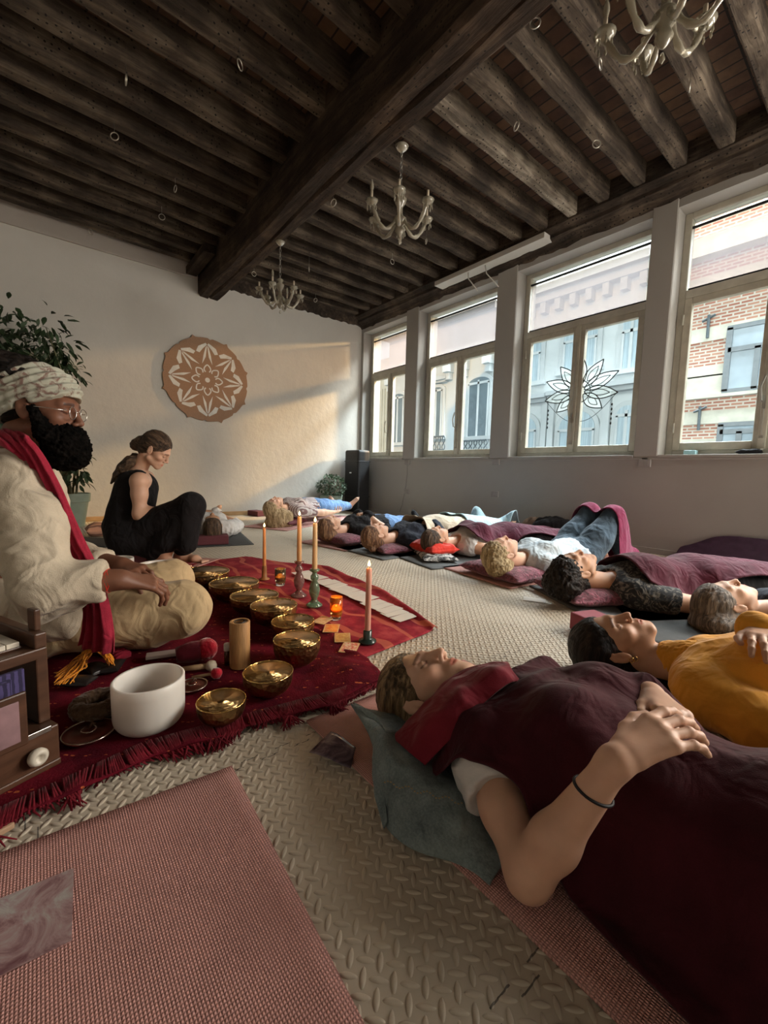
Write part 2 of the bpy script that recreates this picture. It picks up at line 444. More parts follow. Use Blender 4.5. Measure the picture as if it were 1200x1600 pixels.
# -- ceiling: boards, joists, beam, lintel
M_board = None
m, nn, ll, p = nmat('infill_boards')
v = coords(nn, ll)
br = nn.new('ShaderNodeTexBrick'); ll.new(coords(nn, ll, (1, 1, 1), (0, 0, PI/2)), br.inputs['Vector'])
br.inputs['Color1'].default_value = (.085, .042, .025, 1); br.inputs['Color2'].default_value = (.17, .10, .055, 1); br.inputs['Mortar'].default_value = (.02, .014, .01, 1)
br.inputs['Scale'].default_value = 1; br.inputs['Mortar Size'].default_value = .006; br.inputs['Brick Width'].default_value = .105; br.inputs['Row Height'].default_value = .29; br.offset = 0.0
br.inputs['Bias'].default_value = -.1
f = noise(nn, ll, v, 5, 6, .6)
mixn = nn.new('ShaderNodeMix'); mixn.data_type = 'RGBA'; mixn.blend_type = 'MULTIPLY'; mixn.inputs['Factor'].default_value = 1
ll.new(br.outputs['Color'], mixn.inputs[6]); ll.new(ramp(nn, ll, f, [(.3, (.4, .36, .33)), (.7, (1, 1, 1))]), mixn.inputs[7])
ll.new(mixn.outputs[2], p.inputs['Base Color']); p.inputs['Roughness'].default_value = .9
bump(nn, ll, f, p, .6, .02)
M_board = m
struct(MB().box((XB, YL, 3.24), (XF, YW+.36, 3.3)), 'ceiling', M_board)
mb = MB().box((XB-.3, YL-.3, 3.3), (XF+.3, YW+.4, 6.7)); struct(mb, 'ceiling_sun_block', M_wall)  # unseen mass added above the room to shade the lower facades opposite
edges = [-1.01-.29*k for k in range(-13, 17)]
jr = empty('ceiling_joists', (-2, 3, 3.08)); jr['kind'] = 'structure'
for k, x in enumerate(edges):
    if x-.12 < XB: continue
    w = .095+random.uniform(-.008, .01); dz = random.uniform(-.008, .008)
    for side in (0, 1):
        n = 14
        y0, y1 = (1.86, 4.02) if side == 0 else (YL, 1.64)
        V = []
        x_off = 0
        for q in range(n+1):
            y = y0+(y1-y0)*q/n
            sh = 0 if side == 0 else -(y-1.64)*.07+.02
            wob = .003*math.sin(q*1.3+k*2.1)+.002*math.sin(q*2.9+k)
            zb = 3.09+dz+.005*math.sin(q*1.7+k)
            xr = x+sh+wob; xl = x-w+sh+.7*wob
            V += [(xr, y, 3.24), (xr, y, zb+.008), (xr-.01, y, zb), (xl+.01, y, zb), (xl, y, zb+.008), (xl, y, 3.24)]
        F = []
        for q in range(n):
            for t in range(5): F.append((q*6+t, q*6+t+1, q*6+6+t+1, q*6+6+t))
        F += [(5, 4, 3, 2, 1, 0), tuple(n*6+t for t in range(6))]
        if side == 1 and (x > 1.2): continue
        if max(v[0] for v in V) > XF or min(v[0] for v in V) < XB: continue
        MB().add(V, F).build('joist', M_joist_pale if (side == 0 and k in (17,)) else M_joist, jr)
# main beam, built from a wavy profile
mb = MB(); n = 70; V = []; F = []
prof = [(1.62, 3.24), (1.62, 2.80), (1.645, 2.772), (1.74, 2.768), (1.755, 2.79), (1.775, 2.768), (1.86, 2.772), (1.885, 2.80), (1.885, 3.24)]
for q in range(n+1):
    x = XB+.001+(XF-XB-.002)*q/n
    for t, (y, z) in enumerate(prof):
        V.append((x, y+.006*math.sin(q*.7+t)+.008*math.sin(q*.23), z+(.006*math.sin(q*.9+t*1.7)+.006*math.sin(q*.31) if z < 3.2 else 0)))
k = len(prof)
for q in range(n):
    for t in range(k-1): F.append((q*k+t, q*k+k+t, q*k+k+t+1, q*k+t+1))
F += [tuple(range(k)), tuple(n*k+t for t in range(k-1, -1, -1))]
mb.add(V, F)
mb.box((XB+.001, 1.48, 2.98), (XB+.75, 1.60, 3.06))
struct(mb, 'ceiling_main_beam', M_beam, bevel=0)
# lintel along the windows
mb = MB(); n = 120; V = []; F = []
for q in range(n+1):
    x = XB+.001+(XF-XB-.002)*q/n; w = random.uniform(-.012, .014)
    for y, z in ((3.98, 3.24), (3.98, 3.07+w*.3), (4.03, 3.03), (4.035, 3.0+w*.4), (4.10, 2.96+w*.5), (4.135, 2.915+w), (4.139, 2.915+w), (4.139, 3.24)): V.append((x, y+w*.4 if z < 3.2 and y < 4.12 else y, z))
k = 8
for q in range(n):
    for t in range(k-1): F.append((q*k+t, q*k+k+t, q*k+k+t+1, q*k+t+1))
mb.add(V, F); struct(mb, 'ceiling_lintel', M_plate)
struct(MB().box((-3.95, 3.93, 2.975), (-2.46, 4.08, 3.03)), 'trim_4', M_wall, bevel=.004)
# piers standing a little proud up to the lintel
mb = MB()
for a, b in ((-4.68, -4.43), (-3.14, -2.88), (-1.57, -1.38)): mb.box((a+.001, YW-.012, ZS+.0), (b-.001, YW-.0005, 2.96))
struct(mb, 'trim_5', M_wall2, bevel=.006)
# ------------------------------------------------------------------ the street outside
YH = 12.0
struct(MB().box((-30, 4.6, -4.2), (16, 30, -4.1)), 'floor_street', mat('asphalt', (.10, .10, .10), .9))
sun = bpy.data.lights.new('sun', 'SUN'); sun.energy = 2.4; sun.angle = math.radians(1); sun.color = (1.0, .50, .13)
so = bpy.data.objects.new('sun', sun); COL.objects.link(so)
so.rotation_euler = Vector((-.35, 1, -.26)).to_track_quat('-Z', 'Y').to_euler(); so.location = (0, -8, 9)
M_stucco = mat('white_stucco', (.52, .555, .56), .8, 0, .05, 1.5, 20, .1)
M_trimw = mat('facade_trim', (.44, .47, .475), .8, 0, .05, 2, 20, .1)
M_trimd = mat('facade_dark_trim', (.33, .36, .37), .8, 0, .05, 2, 20, .1)  # darker grey than the other facade trim
M_dglass = mat('facade_glass', (.13, .17, .19), .15, 0, .3, .7, 5, 0)
M_curt = mat('curtain_glass', (.34, .42, .46), .3, 0, .25, 3, 5, 0, scale=(8, 1, .3))
def hwin(parent, pl, pr, pt_, pb, arch=0.0, fr=None, sill=True, glass=None, mull=1, transom=.3, hood=False):
    c = (pl+pr)/2
    x0 = YP(pl, (pt_+pb)/2, YH)[0]; x1 = YP(pr, (pt_+pb)/2, YH)[0]
    z1 = YP(c, pt_, YH)[2]; z0 = YP(c, pb, YH)[2]
    w = x1-x0; cx = (x0+x1)/2; ah = arch*w
    def ring(off, zlo):
        P = [(x0-off, zlo)]
        P += [(x0-off, z1-ah)]
        if ah > 0:
            P += [(cx-(w/2+off)*math.cos(PI*t/16), z1-ah+(ah+off)*math.sin(PI*t/16)) for t in range(1, 16)]
        else: P += [(x0-off, z1+off), (x1+off, z1+off)]
        P += [(x1+off, z1-ah), (x1+off, zlo)]
        return P
    fn = lambda x, y, z: (x, z, y)
    o = MB().prism(ring(.13, z0), YH-.06, YH+.01, fn).build('window', fr or M_trimw, parent)
    MB_ = MB().prism(ring(0, z0+.02), YH-.075, YH-.061, fn); g = MB_.build('pane', glass or M_dglass, o); g.location = (0, 0, 0)
    mb = MB()
    for k in range(1, mull+1): mb.box((x0+w*k/(mull+1)-.035, YH-.10, z0), (x0+w*k/(mull+1)+.035, YH-.078, z1-ah*.5))
    zt = z1-ah-(0 if ah > 0 else (z1-z0)*transom)
    mb.box((x0, YH-.10, zt-.04), (x1, YH-.078, zt+.04)).box((x0, YH-.10, z0), (x0+.05, YH-.078, zt)).box((x1-.05, YH-.10, z0), (x1, YH-.078, zt))
    b = mb.build('glazing_bar', fr or M_trimw, o); b.location = (0, 0, 0)
    if sill: MB().box((x0-.2, YH-.16, z0-.12), (x1+.2, YH, z0)).build('sill', M_trimw, parent)
    if hood: MB().box((x0-.3, YH-.26, z1+.22), (x1+.3, YH, z1+.36)).box((x0-.22, YH-.18, z1+.14), (x1+.22, YH, z1+.22)).build('hood', M_trimw, parent)
    return x0, x1, z0, z1
XA = YP(1028, 600, YH)[0]; XM = YP(782, 600, YH)[0]; XC = YP(606, 640, YH)[0]
t = empty('townhouse', ((XA+XM)/2, YH, -4.1), 'plain white stucco house across the street seen behind the lotus drawing', 'building')
MB().box((XM+.01, YH, -4.1), (XA-.01, YH+4, 8.0)).build('wall', M_stucco, t)
for pl, pr, a, b in ((815, 846, 536, 598), (883, 934, 512, 576), (974, 1003, 492, 576)): hwin(t, pl, pr, a, b, 0, M_trimw, True, M_curt)
for wi, (pl, pr, a, b) in enumerate(((800, 838, 652, 740), (873, 929, 643, 745), (962, 994, 634, 740))):
    x0, x1, z0, z1 = hwin(t, pl, pr, a, b, .5, M_trimw, False, M_curt)
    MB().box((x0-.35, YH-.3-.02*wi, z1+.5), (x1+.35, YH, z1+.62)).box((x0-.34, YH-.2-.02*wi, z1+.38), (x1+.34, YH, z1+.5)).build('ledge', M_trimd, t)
    for s_ in (x0-.25, x1+.25): MB().box((s_-.09, YH-.1-.02*wi, z0), (s_+.09, YH, z1+.38)).build('pilaster', M_trimw, t)
mb = MB().box((XM, YH-.5, 5.95), (XA, YH, 6.15)).box((XM, YH-.3, 5.75), (XA, YH, 5.95)).box((XM, YH-.12, 5.0), (XA, YH, 5.12))
for k in range(int((XA-XM)/.45)): mb.box((XM+.1+k*.45, YH-.25, 5.45), (XM+.27+k*.45, YH, 5.75))
mb.build('cornice', M_trimw, t)
t = empty('townhouse', ((XC+XM)/2, YH+.0, -4.1), 'ornate white house with arched windows and iron balconies across the street', 'building')
MB().box((XC, YH, -4.1), (XM, YH+4, 8.0)).build('wall', M_stucco, t)
for pl, pr, a, b, ar, hd_ in ((733, 765, 590, 682, .22, False), (674, 692, 606, 682, .2, True), (614, 632, 616, 692, .22, False), (646, 662, 610, 686, .22, False)):
    x0, x1, z0, z1 = hwin(t, pl, pr, a, b, ar, M_stucco, True, M_dglass, hood=hd_)
mb = MB()
z = YP(750, 546, YH)[2]; mb.box((XC, YH-.3, z), (XM, YH, z+.18)).box((XC, YH-.2, z-.14), (XM, YH, z)).box((XC, YH-.45, 6.2), (XM, YH, 6.4))
for px_ in (730, 768, 706, 655, 614): 
    x = YP(px_, 560, YH)[0]; mb.box((x-.14, YH-.34, z-.6), (x+.14, YH, z-.14)).box((x-.1, YH-.22, z-.85), (x+.1, YH, z-.6))
mb.build('cornice', M_stucco, t)
M_iron = mat('railing_iron', (.10, .12, .13), .6, .3, bstr=0)
for pl, pr, pt_, pb in ((673, 706, 684, 706), (726, 772, 690, 708)):
    x0 = YP(pl, 690, YH)[0]; x1 = YP(pr, 690, YH)[0]; z1 = YP(pl, pt_, YH)[2]; z0 = YP(pl, pb, YH)[2]
    b = MB(); y = YH-.45
    b.box((x0, y-.03, z1-.05), (x1, y+.03, z1)).box((x0, y-.03, z0), (x1, y+.03, z0+.05))
    n = int((x1-x0)/.2)
    for k in range(n+1):
        x = x0+(x1-x0)*k/n
        b.tube([(x+.07*math.sin(q*PI/4), y, z0+(z1-z0)*q/8) for q in range(9)], .018, 5).tube([(x-.07*math.sin(q*PI/4), y, z0+(z1-z0)*q/8) for q in range(9)], .018, 5)
    b.build('railing', M_iron, t); MB().box((x0-.1, y-.05, z0-.18), (x1+.1, YH, z0)).build('balcony_slab', M_trimw, t)
t = empty('townhouse', (XC-6, YH+1, -4.1), 'pale clad house with brown corner at the far left of the street view', 'building')
M_clad = mat('pale_cladding', (.50, .53, .48), .8, 0, .1, 2, 14, .2, scale=(1, 1, 1))
mb = MB().box((XC-14, YH+1.0, -4.1), (XC-.02, YH+4, 6.0))
for k in range(60): mb.box((XC-.1-k*.2, YH+.96, -4), (XC-.04-k*.2, YH+1.0, 4.6))
mb.build('wall', M_clad, t)
MB().box((YP(566, 650, YH+.6)[0]-2, YH+.6, -4.1), (YP(577, 650, YH+.6)[0], YH+1.0, 5.2)).build('brown_corner', mat('brown_render', (.24, .18, .13), .9, 0, .2, 2), t)
x = YP(582, 650, YH+.9)[0]; MB().box((x-.35, YH+.9, YP(582, 673, YH)[2]), (x+.3, YH+.955, YP(582, 637, YH)[2])).build('window', M_dglass, t)
# brick house
m, nn, ll, p = nmat('red_brick')
v = coords(nn, ll, (1, 1, 1), (PI/2, 0, 0))
br = nn.new('ShaderNodeTexBrick'); ll.new(v, br.inputs['Vector'])
br.inputs['Color1'].default_value = (.33, .13, .09, 1); br.inputs['Color2'].default_value = (.44, .23, .16, 1); br.inputs['Mortar'].default_value = (.52, .47, .40, 1)
br.inputs['Scale'].default_value = 1; br.inputs['Mortar Size'].default_value = .016; br.inputs['Brick Width'].default_value = .22; br.inputs['Row Height'].default_value = .072
ll.new(br.outputs['Color'], p.inputs['Base Color']); p.inputs['Roughness'].default_value = .9
M_brick = m
M_stone = mat('pale_stone', (.52, .50, .42), .85, 0, .15, 4, 20, .3)
M_grey = mat('grey_window_frame', (.16, .18, .19), .5, bstr=0)
t = empty('brick_house', (XA+5, YH-.05, -4.1), 'red brick house with pale stone bands and grey windows across the street', 'building')
MB().box((XA, YH-.05, -4.1), (14, YH+4, 8.0)).build('wall', M_brick, t)
mb = MB()
for py, h in ((460, .5), (530, .3), (585, .25), (608, .5), (655, .28), (700, .4)):
    z = YP(1075, py, YH)[2]; mb.box((XA, YH-.075, z-h/2), (14, YH-.05, z+h/2))
mb.box((XA, YH-.14, YP(1072, 623, YH)[2]-.05), (14, YH-.05, YP(1072, 623, YH)[2]+.02))
mb.box((XA, YH-.4, 5.6), (14, YH-.05, 6.0))
mb.build('stone_band', M_stone, t)
M_skyglass = mat('sky_glass', (.30, .37, .42), .12, 0, .5, .5, 5, 0)
for pl, pr, a, b in ((1143, 1240, 514, 612), (1128, 1190, 664, 697)):
    x0 = YP(pl, a, YH)[0]; x1 = YP(pr, a, YH)[0]; z1 = YP(pl, a, YH)[2]; z0 = YP(pl, b, YH)[2]
    w_ = MB().box((x0, YH-.10, z0), (x1, YH-.076, z1)).build('window', M_skyglass, t)
    g = MB(); xc = (x0+x1)/2; zt = z1-(z1-z0)*.35
    for bx in (((x0-.04, z0-.06), (x1+.04, z0+.05)), ((x0-.04, z1-.05), (x1+.04, z1+.04)), ((x0-.05, z0), (x0+.06, z1)), ((x1-.06, z0), (x1+.05, z1)), ((xc-.05, z0), (xc+.05, zt)), ((x0, zt-.05), (x1, zt+.05))):
        g.box((bx[0][0], YH-.13, bx[0][1]), (bx[1][0], YH-.101, bx[1][1]))
    q = g.build('glazing_bar', M_grey, w_); q.location = (0, 0, 0)
for px_, a, b in ((1108, 492, 528), (1094, 635, 672)):
    A = YP(px_, a, YH-.1); B = YP(px_-3, b, YH-.1)
    MB().tube([A, B], .03, 6).tube([A+np.array([-.12, 0, -.12]), A+np.array([.12, 0, -.02])], .025, 6).build('wall_anchor', M_iron, t)
# ------------------------------------------------------------------ organic surfaces: smooth unions on a grid, meshed by surface nets
def V3(*a): return np.array(a, float)
def unit(v): v = np.asarray(v, float); return v/(np.linalg.norm(v)+1e-12)
class Field:
    def __init__(s, lo, hi, res):
        s.res = res; s.lo = np.array(lo, float)
        s.n = np.ceil((np.array(hi, float)-s.lo)/res).astype(int)+1
        s.ax = [(s.lo[i]+np.arange(s.n[i])*res).astype(np.float32) for i in range(3)]
        s.D = np.full(s.n, .5, np.float32)
    def sub(s, lo, hi):
        i0 = np.clip(np.floor((lo-s.lo)/s.res).astype(int), 0, s.n); i1 = np.clip(np.ceil((hi-s.lo)/s.res).astype(int)+1, 0, s.n)
        if (i1 <= i0).any(): return None, None
        sl = tuple(slice(a, b) for a, b in zip(i0, i1))
        P = [s.ax[i][sl[i]].reshape([-1 if j == i else 1 for j in range(3)]) for i in range(3)]
        return sl, P
    def apply(s, pr):
        op, k = pr.get('op', 'u'), pr.get('k', .01)
        lo, hi = pr['bb']; m = k*1.2+s.res*2.5
        sl, P = s.sub(lo-m, hi+m)
        if sl is None: return
        d = pr['f'](*P).astype(np.float32); D = s.D[sl]
        if op == 'u':
            h = np.maximum(k-np.abs(D-d), 0)/k; s.D[sl] = np.minimum(D, d)-h*h*k*.25
        elif op == 's':
            d = -d; h = np.maximum(k-np.abs(D-d), 0)/k; s.D[sl] = np.maximum(D, d)+h*h*k*.25
        elif op == 'i':
            s.D[sl] = np.maximum(D, d)
    def mesh(s, iso=0.0):
        D = s.D-iso; I = D < 0
        n = D.shape
        c = [I[a:n[0]-1+a, b:n[1]-1+b, d:n[2]-1+d] for a in (0,1) for b in (0,1) for d in (0,1)]
        anyc = np.logical_or.reduce(c); allc = np.logical_and.reduce(c)
        act = anyc & ~allc
        idx = np.argwhere(act); N = len(idx)
        ids = np.full(act.shape, -1, np.int32); ids[act] = np.arange(N)
        acc = np.zeros((N, 3)); cnt = np.zeros(N)
        i, j, k = idx.T
        cor = [(a, b, d) for a in (0,1) for b in (0,1) for d in (0,1)]
        val = {cc: D[i+cc[0], j+cc[1], k+cc[2]] for cc in cor}
        for c0 in cor:
            for ax in range(3):
                if c0[ax] == 0:
                    c1 = tuple(1 if q == ax else c0[q] for q in range(3))
                    a, b = val[c0], val[c1]; m = (a < 0) != (b < 0)
                    t = np.where(m, a/np.where(m, a-b, 1), 0)
                    p = np.zeros((N, 3)); p += np.array(c0); p[:, ax] += t
                    acc += p*m[:, None]; cnt += m
        V = (idx+acc/np.maximum(cnt, 1)[:, None])*s.res+s.lo
        F = []
        for ax in range(3):
            a = [slice(None)]*3; b = [slice(None)]*3; a[ax] = slice(0, -1); b[ax] = slice(1, None)
            A = I[tuple(a)]; B = I[tuple(b)]; E = A != B
            u, v = [q for q in range(3) if q != ax]
            e = np.argwhere(E); e = e[(e[:, u] > 0) & (e[:, v] > 0) & (e[:, u] < n[u]-1) & (e[:, v] < n[v]-1)]
            def cid(du, dv):
                q = e.copy(); q[:, u] += du; q[:, v] += dv; return ids[q[:, 0], q[:, 1], q[:, 2]]
            Q = np.stack([cid(-1,-1), cid(0,-1), cid(0,0), cid(-1,0)], 1)
            flip = A[e[:, 0], e[:, 1], e[:, 2]]
            if ax == 1: flip = ~flip
            Q[~flip] = Q[~flip][:, ::-1]
            F.append(Q)
        F = np.concatenate(F); F = F[(F >= 0).all(1)]
        return V, F
def cap(a, b, ra, rb=None, k=.02, op='u', flat=None):
    """tapered limb from a to b; flat=(direction, factor) squashes it along a direction"""
    a = V3(*a); b = V3(*b); rb = ra if rb is None else rb
    ba = b-a; L = float(ba@ba)+1e-12; R_ = max(ra, rb)*(max(1, flat[1]) if flat else 1)
    def f(X, Y, Z):
        x, y, z = X-a[0], Y-a[1], Z-a[2]
        t = np.clip((x*ba[0]+y*ba[1]+z*ba[2])/L, 0, 1)
        x = x-t*ba[0]; y = y-t*ba[1]; z = z-t*ba[2]
        r_ = ra+(rb-ra)*t
        if flat is None: return np.sqrt(x*x+y*y+z*z)-r_
        n_, s_ = unit(flat[0]), flat[1]
        q = x*n_[0]+y*n_[1]+z*n_[2]
        d2 = x*x+y*y+z*z-q*q+(q/s_)**2
        return (np.sqrt(np.maximum(d2, 0))-r_)*min(1, s_)
    return dict(f=f, bb=(np.minimum(a, b)-R_, np.maximum(a, b)+R_), k=k, op=op, geo=('cap', a, b, ra, rb, flat))
def ell(c, r, R_=None, k=.02, op='u'):
    """R_: 3x3 whose columns are the ellipsoid's axes"""
    c = V3(*c); r = V3(*r); A = np.eye(3) if R_ is None else np.asarray(R_, float)
    ext = np.sqrt(((A*r)**2).sum(1))
    def f(X, Y, Z):
        x, y, z = X-c[0], Y-c[1], Z-c[2]
        k0 = 0; k1 = 0
        for i in range(3):
            q = x*A[0, i]+y*A[1, i]+z*A[2, i]
            k0 = k0+(q/r[i])**2; k1 = k1+(q/r[i]**2)**2
        k0 = np.sqrt(k0); return k0*(k0-1)/np.maximum(np.sqrt(k1), 1e-6)
    return dict(f=f, bb=(c-ext, c+ext), k=k, op=op, geo=('ell', c, r, A))
def cutp(p, n, rad, k=.004):
    """cut away what lies on the +n side of the plane, within rad of p"""
    p = V3(*p); n = unit(n)
    def f(X, Y, Z):
        x, y, z = X-p[0], Y-p[1], Z-p[2]
        pl = -(x*n[0]+y*n[1]+z*n[2]); ball = np.sqrt((x-n[0]*rad)**2+(y-n[1]*rad)**2+(z-n[2]*rad)**2)-rad*1.02
        return np.maximum(pl, ball)
    return dict(f=f, bb=(p+n*rad-rad*1.1, p+n*rad+rad*1.1), k=k, op='s', geo=None)
def field_mesh(prims, res, floor_z=None, pad=.03):
    us = [p for p in prims if p['op'] == 'u']
    lo = np.min([p['bb'][0] for p in us], 0)-pad; hi = np.max([p['bb'][1] for p in us], 0)+pad
    F_ = Field(lo, hi, res)
    for p in prims: F_.apply(p)
    if floor_z is not None:
        z = F_.ax[2].reshape(1, 1, -1); F_.D = np.maximum(F_.D, floor_z-z)
    return F_.mesh()
def normals(V, Fq):
    n = np.cross(V[Fq[:, 2]]-V[Fq[:, 0]], V[Fq[:, 3]]-V[Fq[:, 1]])
    N = np.zeros_like(V)
    for i in range(4): np.add.at(N, Fq[:, i], n)
    return N/(np.linalg.norm(N, axis=1)[:, None]+1e-12)
def smooth(V, Fq, it=2, lam=.5):
    E = np.concatenate([Fq[:, [0, 1]], Fq[:, [1, 2]], Fq[:, [2, 3]], Fq[:, [3, 0]]])
    deg = np.bincount(E.ravel(), minlength=len(V)).astype(float)[:, None]
    for _ in range(it):
        S_ = np.zeros_like(V)
        np.add.at(S_, E[:, 0], V[E[:, 1]]); np.add.at(S_, E[:, 1], V[E[:, 0]])
        V = V+lam*(S_/np.maximum(deg, 1)-V)
    return V
_perm = rng.random((64, 64, 64)).astype(np.float32)
def vn(P, s=1.0, seed=0):
    """smooth value noise -1..1 at points P (n,3)"""
    q = np.asarray(P)*s+seed*17.31+100; i = np.floor(q).astype(int); f = q-i; f = f*f*(3-2*f)
    i %= 64; j = (i+1) % 64; o = 0
    for a in (0, 1):
        for b in (0, 1):
            for c in (0, 1):
                w = (f[:, 0] if a else 1-f[:, 0])*(f[:, 1] if b else 1-f[:, 1])*(f[:, 2] if c else 1-f[:, 2])
                o = o+w*_perm[(j if a else i)[:, 0], (j if b else i)[:, 1], (j if c else i)[:, 2]]
    return o*2-1
def folds(P, dirs, s, seed=0, amp=1.0):
    """ridged cloth wrinkles running along dirs (n,3) or (3,)"""
    d = unit(dirs); Q = P-np.outer(P@d, d)*.82
    w = vn(P, s*.35, seed+5)*.5
    a = vn(Q+w[:, None]*.03, s, seed); b = vn(Q, s*2.3, seed+1)
    return amp*((1-np.abs(a)*2)*.6+(1-np.abs(b)*2)*.25)
def put(name, V, Fq, mat_, parent=None, sm=True, col=None, weld=False):
    me = np_mesh(name, V, Fq)
    o = link_mesh(name, me, mat_, parent, sm)
    if col is not None:
        ca = me.color_attributes.new('tint', 'FLOAT_COLOR', 'POINT')
        c4 = np.ones((len(me.vertices), 4), np.float32); c4[:, :3] = col[:len(me.vertices)]; ca.data.foreach_set('color', c4.ravel())
    if parent is None: recenter(o)
    return o
def cloth_shape(name, prims, res, mat_, parent, fold=None, floor_z=None, sm=1, seed=0, amp=.006, fs=22):
    V, Fq = field_mesh(prims, res, floor_z)
    V = smooth(V, Fq, sm)
    if fold is not None:
        N = normals(V, Fq); V = V+N*(folds(V, fold, fs, seed)*amp)[:, None]
        if floor_z is not None: V[:, 2] = np.maximum(V[:, 2], floor_z)
    return put(name, V, Fq, mat_, parent)

# skin: flesh colour with the tint attribute for lips, brows and nails
def skin_mat(name, col, rough=.48, sss=.12, c2=None):
    m, nn, ll, p = nmat(name)
    a = nn.new('ShaderNodeAttribute'); a.attribute_name = 'tint'
    v = coords(nn, ll); f = noise(nn, ll, v, 22, 4)
    r_ = ramp(nn, ll, f, [(.3, mulc(col, .93)), (.7, c2 or mulc(col, 1.06))])
    mx = nn.new('ShaderNodeMix'); mx.data_type = 'RGBA'; mx.blend_type = 'MULTIPLY'; mx.inputs['Factor'].default_value = 1
    ll.new(r_, mx.inputs[6]); ll.new(a.outputs['Color'], mx.inputs[7]); ll.new(mx.outputs[2], p.inputs['Base Color'])
    p.inputs['Roughness'].default_value = rough; p.inputs['Specular IOR Level'].default_value = .35
    if sss:
        p.inputs['Subsurface Weight'].default_value = sss; p.inputs['Subsurface Radius'].default_value = (.01, .004, .002); p.inputs['Subsurface Scale'].default_value = 1
    bump(nn, ll, noise(nn, ll, v, 300, 2), p, .08, .001)
    return m
SK_fair = skin_mat('skin_fair', (.60, .36, .25)); SK_warm = skin_mat('skin_warm', (.52, .29, .18)); SK_dark = skin_mat('skin_brown', (.17, .072, .042), .5, .05)
def hair_mat(name, c1, c2, c3, sc=(150, 11, 110), rough=.42, spec=.3):
    m, nn, ll, p = nmat(name)
    v = coords(nn, ll, sc); f = noise(nn, ll, v, 1.0, 6, .7, .6)
    v2 = coords(nn, ll, tuple(q*.25 for q in sc)); g = noise(nn, ll, v2, 1.0, 3)
    ad = nn.new('ShaderNodeMath'); ad.operation = 'MULTIPLY_ADD'; ad.inputs[1].default_value = .6; ll.new(f, ad.inputs[0])
    a2 = nn.new('ShaderNodeMath'); a2.operation = 'MULTIPLY'; a2.inputs[1].default_value = .4; ll.new(g, a2.inputs[0]); ll.new(a2.outputs[0], ad.inputs[2])
    ll.new(ramp(nn, ll, ad.outputs[0], [(.40, c1), (.5, c2), (.60, c3)]), p.inputs['Base Color'])
    p.inputs['Roughness'].default_value = rough; p.inputs['Specular IOR Level'].default_value = spec
    bump(nn, ll, f, p, 1.0, .008)
    return m
HM_brown = hair_mat('hair_brown', (.018, .011, .007), (.06, .035, .02), (.16, .10, .06))
HM_dark = hair_mat('hair_dark', (.003, .0025, .002), (.009, .006, .005), (.035, .024, .018), spec=.2)
HM_auburn = hair_mat('hair_auburn', (.05, .02, .01), (.15, .07, .035), (.32, .18, .09))
HM_blond = hair_mat('hair_blond', (.13, .08, .035), (.32, .22, .11), (.55, .42, .25))
HM_dkblond = hair_mat('hair_dark_blond', (.04, .025, .012), (.14, .09, .045), (.34, .24, .13))
HM_ash = hair_mat('hair_ash', (.05, .037, .028), (.13, .10, .075), (.28, .22, .17))
HM_tip = hair_mat('hair_bleached_tips', (.14, .09, .04), (.36, .26, .13), (.6, .48, .28))

